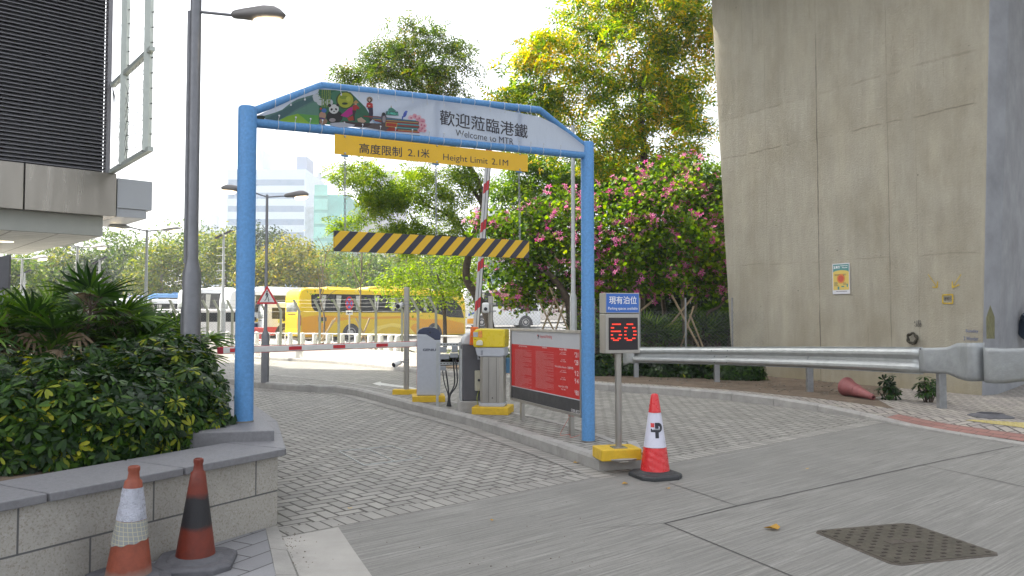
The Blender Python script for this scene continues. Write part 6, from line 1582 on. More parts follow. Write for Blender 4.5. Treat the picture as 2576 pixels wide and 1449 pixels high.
def limb(mb, a, b, r0, r1, sag=.12, n=4):
    a, b = Vector(a), Vector(b); d = b - a; L = d.length
    off = Vector((rnd(-1, 1), rnd(-1, 1), rnd(-.3, .8))) * L * sag
    pts = [a.lerp(b, k / n) + off * math.sin(math.pi * k / n) for k in range(n + 1)]
    mb.tube(pts, [r0 + (r1 - r0) * k / n for k in range(n + 1)], 6 if r0 > .03 else 4, cap=False); return pts
def grow(t, trunk, lobes, nclust, per, csize, tmpl, lsize, lm, bark, r0=.2, twig=.012, up_bias=.4, extra=None, hollow=.35, droopf=0.0, seed=1, crown_name='crown', flat=.6, ll=(.7, 1.3)):
    """trunk: polyline of (x, y, z) local; lobes: (cx, cy, cz, rx, ry, rz, weight); leaves gathered in clusters linked back to the limbs"""
    rng = np.random.default_rng(seed); random.seed(seed)
    tr = smoothline([Vector(p) for p in trunk], 4); mb = MB(); nt_ = len(tr)
    mb.tube(tr, [r0 * (1.25 if i == 0 else 1) * (1 - .72 * i / (nt_ - 1)) for i in range(nt_)], 10)
    nodes = [(p, r0 * (1 - .72 * i / (nt_ - 1)) * .55) for i, p in enumerate(tr) if i > nt_ * .35]
    w = np.array([l[6] if len(l) > 6 else l[3] * l[4] * l[5] for l in lobes], float); w /= w.sum()
    cl = []
    while len(cl) < nclust:
        l = lobes[rng.choice(len(lobes), p=w)]; d = rng.normal(size=3); d /= np.linalg.norm(d); rr = hollow + (1 - hollow) * rng.random() ** .6
        p = np.array(l[:3]) + d * np.array(l[3:6]) * rr; cl.append(p)
    cl = np.array(cl); org = np.array(tr[len(tr) // 2]); cl = cl[np.argsort(np.linalg.norm(cl - org, axis=1))]
    npos = np.array([tuple(n[0]) for n in nodes]); nr = [n[1] for n in nodes]
    for p in cl:
        dd = np.linalg.norm(npos - p, axis=1) + np.maximum(0, npos[:, 2] - p[2]) * .6; j = int(np.argmin(dd))
        ra = max(twig, min(nr[j] * .72, .012 + dd[j] * .018)); pts = limb(mb, npos[j], p, ra, twig * .5, .10, 3)
        npos = np.vstack([npos, np.array([tuple(q) for q in pts[1:]])]); nr += [ra * .8, ra * .65, ra * .5]
    mb.build('trunk', bark, t, smooth=60, fix=False)
    c = np.repeat(cl, per, axis=0); off = rng.normal(size=c.shape) * csize * .5; off[:, 2] *= flat
    P = c + off; rot = rotmats(len(P), up_bias, rng)
    if droopf:
        ax = rot[:, :, 0].copy(); ax[:, 2] -= droopf; rot = frames(ax, rot[:, :, 2])
    o = scatter(crown_name, tmpl[0], tmpl[1], P, rot, rng.uniform(ll[0], ll[1], len(P)) * lsize, lm, t)
    return cl, P
# ---- trees beyond the coach park
def bgtree(u, y, vt, wpx, lm, seed, label, dens=1.0):
    p = cpos(u, y); z0 = gz(y); H = D(u, vt, y).z - z0; Rr = wpx / 2 / F * y
    t = thing('broadleaf_tree', label, 'tree', (p.x, p.y, z0), group='broadleaf trees behind the coach lot'); random.seed(seed)
    lobes = []
    for k in range(7):
        a = 2 * math.pi * k / 7 + rnd(-.3, .3); q = rnd(.25, .62); lobes.append((math.cos(a) * Rr * q, math.sin(a) * Rr * q * .8, H * rnd(.42, .78), Rr * rnd(.35, .5), Rr * rnd(.35, .5), H * rnd(.13, .22)))
    lobes.append((0, 0, H * .82, Rr * .5, Rr * .5, H * .16))
    trk = [(0, 0, 0), (rnd(-.3, .3), 0, H * .25), (rnd(-.6, .6), 0, H * .5), (rnd(-.8, .8), 0, H * .72)]
    grow(t, trk, lobes, int(230 * dens), 20, 1.05, LEAF, .34, lm, M_BARKL, .22, .018, .3, seed=seed, flat=.55)
specs = [(30, 62, 640, 230, 1), (128, 74, 612, 260, 0), (222, 66, 640, 200, 3), (300, 78, 572, 270, 1), (400, 70, 590, 240, 0), (470, 82, 545, 240, 1), (560, 72, 570, 230, 0), (640, 84, 555, 230, 3), (655, 68, 640, 170, 2), (742, 72, 583, 240, 2), (840, 80, 610, 220, 0), (925, 70, 640, 220, 1), (1010, 76, 610, 230, 0), (1110, 74, 600, 220, 1), (700, 92, 590, 300, 3), (200, 95, 600, 320, 3), (960, 95, 630, 340, 3), (1330, 90, 600, 320, 3), (1560, 88, 560, 340, 1), (1760, 84, 540, 320, 3)]
sidew = ['far left behind the dark sign plate', 'under the station canopy', 'low dark one behind the palm fronds', 'right of the station canopy', 'behind the pale twin headed lamp', 'tall one behind the near lamp post', 'rising between lamp post and blue post', 'dark crown topping the row beside the green tower', 'small golden one right beside the warning sign',
         'golden rounded one above the yellow coach rear', 'below the green netted tower', 'behind the left end of the striped bar', 'behind the middle of the striped bar', 'behind the raised boom', 'dark backdrop tree above the yellow coach', 'dark backdrop tree far left', 'dark backdrop tree behind the striped bar', 'dark backdrop tree behind the blossom', 'pale tree behind the blossom trunks', 'dark tree beside the pier edge']
for k, ((u, y, vt, w_, mi), sd_) in enumerate(zip(specs, sidew)):
    bgtree(u, y, vt, w_, L_BG[mi], 40 + k, 'background tree, ' + sd_, 1.0 if w_ < 260 else 1.15)
# far understorey hedge as one mass
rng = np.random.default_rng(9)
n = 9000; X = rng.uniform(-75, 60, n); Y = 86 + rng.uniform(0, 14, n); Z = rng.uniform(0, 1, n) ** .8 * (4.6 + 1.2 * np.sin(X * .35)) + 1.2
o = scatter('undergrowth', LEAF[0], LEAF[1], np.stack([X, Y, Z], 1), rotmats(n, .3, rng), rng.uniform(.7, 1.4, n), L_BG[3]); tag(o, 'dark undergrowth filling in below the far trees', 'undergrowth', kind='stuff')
# ---- the leaning feathery tree in the middle (photo: crown above the banner, boughs behind the striped bar)
Yt = 24.0
def pt(u, v, y): q = D(u, v, y); return q
b0_ = cpos(1246, Yt); T = Vector((b0_.x, b0_.y, .12))
def rel(u, v, dy=0.0, T=T, y=Yt): q = D(u, v, y + dy); return (q.x - T.x, q.y - T.y, q.z - T.z)
t2 = thing('feathery_tree', 'tall feathery leaved tree leaning left behind the gantry, crown above the banner', 'tree', tuple(T))
def lobe(u, v, ru, rv, dy=0, ry=None, w=None, T=T, y=Yt):
    c = rel(u, v, dy, T, y); a = ru / F * (y + dy); b = rv / F * (y + dy); return (c[0], c[1], c[2], a, ry or a * .8, b, w if w else a * b)
trunk = [(0, 0, -.2), rel(1228, 800), rel(1196, 740), rel(1172, 690), rel(1190, 600), rel(1215, 520), rel(1195, 440), rel(1120, 340), rel(1085, 230), rel(1060, 150)]
lob_top = [lobe(1060, 95, 105, 50), lobe(940, 175, 90, 55, .5), lobe(1120, 185, 85, 60, -.5), lobe(1010, 180, 110, 60), lobe(870, 195, 40, 30, .5), lobe(1150, 120, 50, 40), lobe(1040, 240, 150, 40), lobe(980, 120, 60, 35), lobe(1085, 60, 40, 26)]
grow(t2, trunk, lob_top, 240, 11, .36, FROND_S, .30, L_T2, M_BARK, .16, .010, .5, droopf=.5, seed=3, flat=.5, hollow=.1)
lob_low = [lobe(960, 500, 60, 40, -.6, w=.6), lobe(1060, 480, 100, 55, -.4), lobe(1120, 560, 90, 55), lobe(1020, 595, 80, 35, -.4, w=1.2), lobe(900, 440, 70, 30, -.8, w=.6), lobe(1160, 470, 60, 50), lobe(880, 560, 40, 30, -.5, w=.25), lobe(1100, 430, 100, 30)]
tb = [rel(1185, 620), rel(1150, 560), rel(1080, 520), rel(1000, 500)]
mb_ = MB(); limb(mb_, rel(1215, 520), rel(1150, 425), .07, .03); limb(mb_, rel(1200, 600), rel(1090, 590), .06, .025); mb_.build('bough', M_BARK, t2, smooth=60, fix=False)
grow(t2, tb, lob_low, 260, 13, .38, FROND_S, .30, L_T2B, M_BARK, .06, .008, .5, droopf=.4, seed=4, crown_name='lower_crown', flat=.5)
# fresh green tree at lower centre
T5c = cpos(1120, 25.5); T5 = Vector((T5c.x, T5c.y, .2)); t5 = thing('young_green_tree', 'bushy bright green tree above the fence left of the blossom', 'tree', tuple(T5))
L5 = lambda u, v, ru, rv, dy=0, w=None: lobe(u, v, ru, rv, dy, None, w, T5, 25.5)
grow(t5, [(0, 0, -.2), rel(1118, 780, 0, T5, 25.5), rel(1108, 720, 0, T5, 25.5), rel(1100, 690, 0, T5, 25.5)], [L5(1020, 690, 70, 40), L5(1100, 700, 110, 62), L5(1170, 720, 60, 60), L5(1060, 740, 95, 45), L5(1180, 650, 60, 35), L5(985, 720, 40, 24)], 230, 20, .5, LEAF6, .105, L_T2B, M_BARK, .08, .008, .4, seed=6, flat=.6)
# ---- big green and gold tree on the right
T3c = cpos(1600, 24.5); T3 = Vector((T3c.x, T3c.y, .12)); t3 = thing('golden_green_tree', 'tall spreading tree with green and golden leaves beside the pier', 'tree', tuple(T3))
L3 = lambda u, v, ru, rv, dy=0, w=None: lobe(u, v, ru, rv, dy, None, w, T3, 24.5)
grow(t3, [(0, 0, -.2), rel(1610, 720, 0, T3, 24.5), rel(1600, 560, 0, T3, 24.5), rel(1620, 400, 0, T3, 24.5), rel(1610, 250, 0, T3, 24.5), rel(1640, 100, 0, T3, 24.5)],
     [L3(1660, 40, 150, 90), L3(1560, 130, 150, 90), L3(1400, 190, 110, 60, -.5), L3(1330, 150, 60, 30, -.6, .5), L3(1460, 70, 70, 40, 0), L3(1700, 180, 120, 110), L3(1600, 260, 150, 80), L3(1450, 280, 130, 70), L3(1310, 255, 70, 40, -.4, .7), L3(1500, 370, 150, 60), L3(1680, 340, 130, 80), L3(1740, 60, 90, 120), L3(1380, 110, 50, 25, -.3, .3), L3(1300, 215, 40, 18, -.5, .25), L3(1560, 20, 80, 50), L3(1760, 20, 60, 100), L3(1500, 0, 120, 50), L3(1640, -60, 150, 60), L3(1745, 250, 70, 120), L3(1270, 250, 40, 22, -.5, .3)],
     500, 13, .46, FROND_S, .42, L_T3, M_BARK, .20, .010, .5, droopf=.4, seed=8, flat=.55)
# second large tree, trunk forking behind the board
T3b = cpos(1450, 27); T3B = Vector((T3b.x, T3b.y, .3)); t3b = thing('dark_trunk_tree', 'dark green tree filling the gap between the leaning tree and the blossom', 'tree', tuple(T3B))
L3b = lambda u, v, ru, rv, dy=0, w=None: lobe(u, v, ru, rv, dy, None, w, T3B, 27)
grow(t3b, [(0, 0, -.2), rel(1450, 700, 0, T3B, 27), rel(1420, 580, 0, T3B, 27), rel(1440, 470, 0, T3B, 27), rel(1480, 400, 0, T3B, 27)],
     [L3b(1400, 470, 120, 60), L3b(1500, 440, 120, 60), L3b(1320, 560, 90, 50), L3b(1600, 480, 130, 70), L3b(1720, 460, 110, 80), L3b(1360, 400, 90, 40), L3b(1290, 470, 60, 30, 0, .4), L3b(1780, 560, 70, 80)], 400, 14, .50, FROND_S, .40, L_T3G, M_BARK, .15, .010, .5, droopf=.4, seed=12, flat=.55)
# ---- blossom trees with bilobed leaves and pink flowers
def blossom(u, y, label, lobes, nc, nf, seed, trunks, dens=16):
    c = cpos(u, y); Tq = Vector((c.x, c.y, .12)); t = thing('blossom_tree', label, 'flowering tree', tuple(Tq), group='pink flowering trees on the verge')
    LB = [lobe(a, b, ru, rv, dy, None, None, Tq, y) for a, b, ru, rv, dy in lobes]
    cl, P = grow(t, [(0, 0, -.15)] + [rel(a, b, 0, Tq, y) for a, b in trunks], LB, int(nc * 1.6), dens + 6, .45, BIL, .10, L_BAU, M_BARKL, .10, .008, .35, droopf=.3, seed=seed, flat=.7, ll=(.6, 1.25))
    rg = np.random.default_rng(seed + 50)
    # flowers in loose sprays on the outside of the crown, mostly on the lit left and top
    sprays = cl[rg.choice(len(cl), nf)]; cen = np.mean(cl, 0); out = sprays - cen; out /= np.linalg.norm(out, axis=1)[:, None]
    S = sprays + out * .18 + np.array([0, -.16, .05]); k = 4; Q = np.repeat(S, k, 0) + rg.normal(size=(nf * k, 3)) * np.array([.09, .09, .09])
    scatter('blossom', FLW[0], FLW[1], Q, rotmats(len(Q), .2, rg), rg.uniform(.065, .105, len(Q)), L_PINK, t)
    return t, Tq
blossom(1420, 22.0, 'blossom tree left of the blue post, dense with pink flowers', [(1330, 600, 110, 70, 0), (1400, 540, 120, 50, 0), (1290, 690, 90, 60, -.3), (1420, 650, 120, 80, 0), (1340, 740, 90, 40, 0), (1240, 560, 50, 40, 0), (1480, 740, 70, 50, 0)], 250, 190, 31, [(1430, 820), (1425, 760), (1400, 690)])
blossom(1590, 21.5, 'blossom tree between the blue post and the led sign, pink sprays up high', [(1560, 560, 110, 70, 0), (1640, 490, 100, 60, 0), (1600, 640, 130, 70, 0), (1530, 680, 90, 50, -.3), (1680, 600, 110, 80, 0), (1560, 500, 60, 40, 0), (1650, 700, 110, 40, 0)], 270, 210, 32, [(1575, 830), (1590, 770), (1585, 700)])
blossom(1745, 22.5, 'blossom tree nearest the pier, shaded with darker leaves', [(1740, 480, 80, 70, 0), (1770, 580, 90, 80, 0), (1730, 680, 110, 60, 0), (1800, 680, 60, 70, 0), (1700, 430, 60, 30, 0), (1810, 520, 40, 90, 0)], 220, 150, 33, [(1735, 830), (1750, 770), (1745, 690)])
# extra bare stems and bamboo props under the blossom
def stem(u, y, pts, r, m=M_BARKL, label=None, name='tree_stem', cat='tree trunk'):
    c = cpos(u, y); Tq = Vector((c.x, c.y, .12)); mb = MB(); P = [Vector((0, 0, -.1))] + [Vector(rel(a, b, 0, Tq, y)) for a, b in pts]; P = smoothline(P, 4)
    mb.tube(P, [r * (1 - .5 * k / (len(P) - 1)) for k in range(len(P))], 8); o = mb.build(name, m, None, smooth=60); o.location = Tq; tag(o, label, cat); return o
random.seed(2)
stem(1452, 21.5, [(1440, 800), (1420, 740), (1380, 690), (1300, 640)], .14, M_BARK, 'thick dark leaning trunk just left of the blue post')
stem(1640, 22.2, [(1610, 800), (1595, 740), (1580, 690)], .10, M_BARKL, 'brown trunk bending left between led sign and props')
stem(1668, 23, [(1672, 800), (1668, 740), (1690, 690)], .08, M_BARK, 'slim upright trunk right of the bending brown one')
stem(1722, 21.8, [(1722, 800), (1716, 740), (1722, 690)], .085, M_BARKL, 'straight brown trunk with a blue tie, right of the slim one')
stem(1765, 22.4, [(1775, 800), (1810, 770), (1845, 730)], .06, M_BARK, 'thin trunk curving right toward the pier')
stem(1500, 22.6, [(1508, 800), (1520, 740), (1500, 690)], .06, M_BARK, 'thin dark trunk just right of the blue post')
props = [((1640, 815), (1600, 870), .03), ((1652, 748), (1590, 800), .03), ((1744, 745), (1660, 850), .028), ((1690, 742), (1715, 790), .03), ((1735, 790), (1755, 840), .026), ((1400, 740), (1370, 815), .026), ((1382, 722), (1412, 790), .026), ((1347, 740), (1395, 835), .024), ((1420, 760), (1395, 840), .026), ((1745, 770), (1720, 850), .024)]
for k, (a, b, r_) in enumerate(props):
    y_ = 21.2 + .15 * (k % 3); A_ = D(a[0], a[1], y_); B_ = D(b[0], b[1], y_); d_ = (B_ - A_).normalized(); B_ = A_ + d_ * ((.13 - A_.z) / d_.z)
    mb = MB(); mb.tube([Vector((0, 0, 0)), A_ - B_], r_, 8); o = mb.build('bamboo_prop', M_BAMBOO, None, smooth=60); o.location = B_
    tag(o, 'bamboo cane leaning as a prop against the blossom trunks', 'bamboo prop', 'bamboo props under the blossom')
# two bare saplings by the fence
def sapling(u, y, vt, lab, fork):
    c = cpos(u, y); Tq = Vector((c.x, c.y, .38)); t = thing('sapling', lab, 'sapling', tuple(Tq)); mb = MB()
    P = smoothline([Vector((0, 0, -.1)), Vector(rel(u + 4, 800, 0, Tq, y)), Vector(rel(fork[0], fork[1], 0, Tq, y)), Vector(rel(u + 12, vt, 0, Tq, y))], 5); mb.tube(P, [.05 * (1 - .8 * k / (len(P) - 1)) for k in range(len(P))], 7)
    for k in range(7):
        a = P[min(len(P) - 2, 8 + k)]; limb(mb, a, a + Vector((rnd(-.7, .7), rnd(-.3, .3), rnd(.6, 1.4))), .018, .006)
    limb(mb, P[9], Vector(rel(u - 14, fork[1] - 70, 0, Tq, y)), .03, .01)
    mb.build('trunk', M_BARKL, t, smooth=60, fix=False)
    n = 60; Q = np.array([tuple(P[9 + (k % 5)]) for k in range(n)]) + RNG.normal(size=(n, 3)) * np.array([.4, .3, .6]) + np.array([0, 0, .4]); scatter('crown', LEAF[0], LEAF[1], Q, rotmats(n), .12, L_T2, t)
sapling(812, 29, 620, 'bare young tree with a few leaves in front of the yellow coach rear', (806, 740))
sapling(902, 28.5, 600, 'bare young tree right of the no stopping sign', (908, 700))
for u0, u1 in (((838, 765 + 40), (815, 850)), ((845, 800), (800, 868)), ((930, 800), (905, 862)), ((895, 800), (925, 865))):
    A_ = D(u0[0], u0[1], 28.8); B_ = D(u1[0], u1[1], 28.8); d_ = (B_ - A_).normalized(); B_ = A_ + d_ * ((.4 - A_.z) / d_.z)
    mb = MB(); mb.tube([Vector((0, 0, 0)), A_ - B_], .035, 7); o = mb.build('timber_stake', M_BAMBOO, None); o.location = B_; tag(o, 'timber stake propping a sapling by the chain link fence', 'stake', 'stakes beside the saplings')

# ---- palms and shrubs
def palm_clump(name, label, loc_, h, rad, nst, seed, m=L_PALM, dry=.1, fs=.42, group=None, per=5, cat='palm'):
    rg = np.random.default_rng(seed); t = thing(name, label, cat, tuple(loc_), group=group); mb = MB(); P = []; A = []; Z = []; S = []; dr = []
    for i in range(nst):
        a = rg.uniform(0, 6.28); r_ = rad * math.sqrt(rg.random()); x, y = r_ * math.cos(a), r_ * math.sin(a); hh = h * rg.uniform(.5, .86); lean = Vector((math.cos(a), math.sin(a), 0)) * rg.uniform(0, .22)
        top = Vector((x, y, hh)) + lean; mb.tube([Vector((x, y, -.05)), Vector((x, y, hh * .5)), top], [.016, .014, .011], 5, cap=False)
        for k in range(per):
            b = 2 * math.pi * k / per + rg.uniform(-.5, .5); el = rg.uniform(.05, 1.35); d = np.array([math.cos(b) * math.cos(el), math.sin(b) * math.cos(el), math.sin(el)])
            st_l = rg.uniform(.14, .30); zz = rg.uniform(-.28, .05) * h * .5; e = np.array(top) + np.array([0, 0, zz]) + d * st_l
            mb.tube([top + Vector((0, 0, zz)), Vector(e)], [.006, .004], 4, cap=False); P.append(e); A.append(d + np.array([0, 0, -.1])); Z.append([rg.normal() * .3, rg.normal() * .3, 1]); S.append(fs * rg.uniform(.7, 1.2)); dr.append(rg.random() < dry or (zz < -.2 * h * .5 and rg.random() < dry * 3))
    mb.build('stems', M_BARK, t, fix=False); P, A, Z, S, dr = map(np.array, (P, A, Z, S, dr)); Rm = frames(A, Z)
    scatter('fronds', FANS[0], FANS[1], P[~dr], Rm[~dr], S[~dr], m, t)
    if dr.any():
        A2 = A.copy(); A2[:, 2] -= 1.2; scatter('dry_fronds', FANS[0], FANS[1], P[dr], frames(A2, Z)[dr], S[dr] * .8, L_DRY, t)
    return t
def shrub(name, label, loc_, rx, ry, h, n, size, seed, group=None, var=.3, m=L_SCH, m2=L_SCY, cat='shrub', lo=.1):
    rg = np.random.default_rng(seed); t = thing(name, label, cat, tuple(loc_), group=group)
    a = rg.uniform(0, 6.28, n); el = np.arcsin(rg.uniform(lo, 1, n)); r_ = rg.uniform(.55, 1.04, n) ** .5
    nx_, ny_, nz_ = np.cos(a) * np.cos(el), np.sin(a) * np.cos(el), np.sin(el); bulge = 1 + .12 * np.sin(a * 3 + seed) + .1 * np.sin(el * 5 + a * 2)
    P = np.stack([nx_ * rx * r_ * bulge, ny_ * ry * r_ * bulge, np.maximum(.03, nz_ * h * r_ * bulge)], 1); P += rg.normal(size=P.shape) * .02
    N = np.stack([nx_, ny_, nz_ + .40], 1) + rg.normal(size=P.shape) * .48; ax = rg.normal(size=P.shape); ax -= (ax * N).sum(1)[:, None] / (N * N).sum(1)[:, None] * N
    rot = frames(ax, N); y_ = rg.random(n) < var
    mb = MB()
    for k in range(16):
        q = P[int(rg.integers(n))]; mb.tube([Vector((q[0] * .3, q[1] * .3, -.03)), Vector((q[0] * .7, q[1] * .7, q[2] * .55)), Vector(q)], [.012, .009, .005], 4, cap=False)
    mb.build('stems', M_BARK, t, fix=False)
    sc = rg.uniform(.7, 1.2, n) * size
    scatter('leaves', UMB[0], UMB[1], P[~y_], rot[~y_], sc[~y_], m, t)
    if y_.any(): scatter('variegated_leaves', UMB[0], UMB[1], P[y_], rot[y_], sc[y_], m2, t)
    return t
def pl_at(u, v, z=.5): return G(u, v, z)
# schefflera mass along the planter front, pixel foot positions on the soil
shr = [((60, 1175), .55, .42, .62, 'low variegated shrub at the left edge behind the coping'), ((190, 1165), .52, .42, .70, 'variegated shrub second from the left edge behind the coping'), ((310, 1140), .48, .42, .74, 'variegated shrub above the film wrapped cone'), ((415, 1118), .48, .42, .78, 'variegated shrub above the soot blackened cone'), ((500, 1092), .42, .42, .86, 'brightly splashed shrub at the planter corner beside the blue post'),
       ((120, 1085), .6, .5, .80, 'dark leaved shrub behind the left front row'), ((280, 1070), .6, .5, .86, 'dark leaved shrub in the middle of the planter'), ((410, 1050), .55, .5, .92, 'dark leaved shrub in front of the lamp post'), ((508, 1030), .42, .45, .92, 'leafy shrub at the foot of the lamp post'), ((525, 985), .35, .4, .85, 'far shrub showing just right of the lamp post'), ((-30, 1070), .6, .5, .80, 'dark leaved shrub cut by the left edge of the frame')]
for k, ((u, v), rx, ry, h, lab) in enumerate(shr):
    p = pl_at(u, v); shrub('variegated_shrub', lab, (p.x - (.28 if k in (4, 8, 9) else 0), p.y + .1, .5), rx, ry, h * (.88 if k < 5 else .80), int(1000 + 450 * rx), .092, 70 + k, 'variegated shrubs in the planter', var=.33 if k in (3, 4, 8, 9) else .2)
plm = [((-45, 1010), 1.4, .5, 13, 'fan palm clump cut by the left edge of the frame'), ((40, 1010), 1.45, .55, 13, 'fan palm clump at the far left of the planter'), ((175, 1000), 1.72, .5, 13, 'tallest fan palm clump, fronds against the far trees'), ((300, 985), 1.05, .5, 12, 'fan palm clump with brown dead fronds in the middle of the planter'), ((405, 985), 1.0, .5, 13, 'fan palm clump just left of the lamp post'), ((110, 960), 1.6, .5, 10, 'rear fan palm clump between the two leftmost ones'), ((340, 955), 1.1, .5, 10, 'rear fan palm clump behind the dead fronds')]
for k, ((u, v), h, rad, ns_, lab) in enumerate(plm):
    h *= .84; p = pl_at(u, v); palm_clump('fan_palm', lab, (p.x, p.y, .48), h, rad, ns_, 90 + k, dry=.16 if k in (2, 0) else .08, fs=.36, group='fan palms in the planter', per=8)
# palms and shrubs on the verge beyond the guardrail
vp = [((1530, 925), .95, 'verge palm clump just right of the blue post'), ((1640, 922), 1.1, 'verge palm clump behind the left end of the guardrail'), ((1700, 918), 1.15, 'verge palm clump in the middle behind the guardrail'), ((1770, 915), 1.2, 'verge palm clump left of the pier corner'), ((1820, 912), 1.45, 'verge palm clump touching the pier corner'), ((1585, 905), 1.0, 'rear verge palm clump behind the led sign')]
for k, ((u, v), h, lab) in enumerate(vp):
    p = G(u, v, .13); palm_clump('verge_palm', lab, tuple(p), h * 1.2, .75, 16, 120 + k, dry=.03, fs=.46, group='fan palms on the verge', per=7)
vs_ = [((1515, 945), .6, .5, 'dark shrub at the verge edge right of the blue post'), ((1610, 945), .55, .5, 'dark shrub under the left end of the guardrail'), ((1690, 948), .6, .5, 'dark shrub under the guardrail by its second span'), ((1760, 950), .55, .5, 'dark shrub left of the second guardrail post'), ((1460, 940), .5, .5, 'dark shrub behind the blue post foot'), ((1880, 957), .45, .42, 'sprawling shrub at the pier corner behind the guardrail'), ((1830, 955), .4, .42, 'small shrub between second guardrail post and pier')]
for k, ((u, v), rx, h, lab) in enumerate(vs_):
    p = G(u, v, .13); shrub('verge_shrub', lab, (p.x, p.y + .25, .12), rx, .4, h, 230, .13, 150 + k, 'dark shrubs on the verge', var=.03)
for k, ((u, v), h, lab) in enumerate((((2235, 1005), .36, 'small umbrella leaved plant above the tip of the fallen cone'), ((2335, 1012), .42, 'small umbrella leaved plant beside the last guardrail post'))):
    p = G(u, v, .13); shrub('umbrella_plant', lab, (p.x, p.y, .12), .17, .17, h, 22, .12, 170 + k, None, var=0, lo=.35)
# ivy climbing beside the pier: dark backing foliage between blossom and pier
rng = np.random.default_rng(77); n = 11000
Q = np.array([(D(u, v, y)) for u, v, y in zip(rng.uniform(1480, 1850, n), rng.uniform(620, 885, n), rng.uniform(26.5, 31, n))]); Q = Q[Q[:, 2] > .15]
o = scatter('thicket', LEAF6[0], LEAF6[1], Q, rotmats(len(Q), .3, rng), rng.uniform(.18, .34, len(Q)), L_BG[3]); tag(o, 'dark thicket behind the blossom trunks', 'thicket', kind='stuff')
rng = np.random.default_rng(78); n = 1500
Q = np.array([(D(u, v, y)) for u, v, y in zip(rng.uniform(1120, 1480, n), rng.uniform(840, 905, n) , rng.uniform(23.5, 26, n))]); Q[:, 2] = np.abs(Q[:, 2]) * .3 + .15
o = scatter('verge_weeds', LEAF6[0], LEAF6[1], Q, rotmats(len(Q), .8, rng), rng.uniform(.08, .18, len(Q)), L_BG[1]); tag(o, 'weeds growing along the verge below the fence', 'weeds', kind='stuff')
# ================================================================ SMALL THINGS
# access cover in the concrete
mc = [G(2078, 1336), G(2312, 1313), G(2496, 1400), G(2210, 1426)]
cen = sum(mc, Vector()) / 4; e1 = (mc[1] - mc[0] + mc[2] - mc[3]) / 2; e2 = (mc[3] - mc[0] + mc[2] - mc[1]) / 2
L1, L2 = e1.length, e2.length; n1 = e1.normalized(); ang1 = math.atan2(n1.y, n1.x); sgn = 1 if (n1.x * e2.y - n1.y * e2.x) > 0 else -1
mh = thing('manhole_cover', 'square cast iron access cover with raised studs set in the concrete road', 'manhole cover', (cen.x, cen.y, 0), ang1)
M_IRON = mat('cast_iron', (.10, .085, .07), .6, .35, .3, 14, dirt=.5, bmp=.001)
mb = MB(); mb.prism(oc(L1 / 2, L2 / 2, .05), -.02, .004); fr = mb.build('cover_frame', M_IRON, mh, bevel=.003)
mb = MB(); a_, b_ = L1 / 2 - .028, L2 / 2 - .028; mb.prism(oc(a_, b_, .035), .004, .008); mb.build('cover_plate', mat('worn_iron_plate', (.10, .09, .07), .5, .4, .25, 10, dirt=.5), mh, bevel=.002)
mb = MB(); nx_, ny_ = 13, 13
for i in range(nx_):
    for j in range(ny_):
        if (i + j) % 2: continue
        x = -a_ + .035 + (2 * a_ - .07) * i / (nx_ - 1); y = -b_ + .035 + (2 * b_ - .07) * j / (ny_ - 1)
        if abs(x) < a_ * .32 and abs(y) < b_ * .22: continue
        mb.bb(x - .016, x + .016, y - .010, y + .010, .008, .0105)
mb.build('studs', mat('dark_stud_iron', (.045, .035, .03), .7, .2, .3, 20), mh)
mb = MB()
for s_ in (-1, 1): mb.bb(s_ * a_ * .17 - .055, s_ * a_ * .17 + .055, -.04, .04, .008, .0115)
mb.build('maker_plates', M_IRON, mh, bevel=.001)
# steel edged inspection frames in the paving
pf_ = [G(842, 1137), G(1010, 1127), G(1050, 1160), G(880, 1172)]
def thin_frame(pts, name, lab, w=.010):
    cc_ = sum(pts, Vector()) / 4; mb = MB()
    for a, b in zip(pts, pts[1:] + pts[:1]): mb.bar(a - cc_ + Vector((0, 0, .0)), b - cc_ + Vector((0, 0, .0)), w, .008)
    m_ = pts[0].lerp(pts[1], .52) - cc_, pts[3].lerp(pts[2], .52) - cc_; mb.bar(m_[0], m_[1], w, .008)
    o = mb.build(name, M_GALVL, None); o.location = cc_; tag(o, lab, 'paving frame'); return o
thin_frame([G(852, 1135), G(985, 1122), G(1062, 1152), G(915, 1170)], 'paving_frame', 'thin steel frame of a paved inspection cover in the entry lane')
# arrow on the far lane
mb = MB(); q = [G(936, 965), G(958, 960), G(958, 963), G(1040, 975), G(1060, 981), G(956, 969), G(960, 972)]; mb.poly([p + Vector((0, 0, .002)) for p in q]); struct(mb.build('painted_arrow', mat('worn_road_paint', (.55, .55, .52), .8, 0, .2, 6), fix=False))
# fallen cone and ring base
f0, f1 = G(2128, 995, .13), G(2240, 1014, .13); fd = f1 - f0; L_ = .70
fcn = thing('fallen_cone', 'faded red cone body without base lying on its side by the pier', 'traffic cone', (f0.x, f0.y, .131))
h0, h1 = .165, .045; tip = Vector((fd.x, fd.y, 0)).normalized() * .78 + Vector((0, 0, h1 - h0)); ax = tip.normalized(); M = ax.to_track_quat('Z', 'Y').to_matrix()
mb = MB(); Lc = tip.length; pr = [(.155, 0), (.168, .02), (.16, .05), (.150, .06), (.142, .08), (.105, .30), (.112, .305), (.108, .33), (.100, .335), (.045, Lc - .06), (.05, Lc - .05), (.04, Lc - .03), (.034, Lc)]
mb.lathe(pr, (0, 0, h0), 28, cap=False, M=M); mb.build('body', mat('faded_red_plastic', (.24, .075, .075), .6, 0, .15, 6, dirt=.3, bmp=.002), fcn, smooth=40, solid=.006, fix=False)
rp = G(2492, 1052, .11); rg_ = thing('cone_base_ring', 'dark rubber base ring without its cone lying on the block paving', 'cone base', (rp.x, rp.y, .115), R(-8))
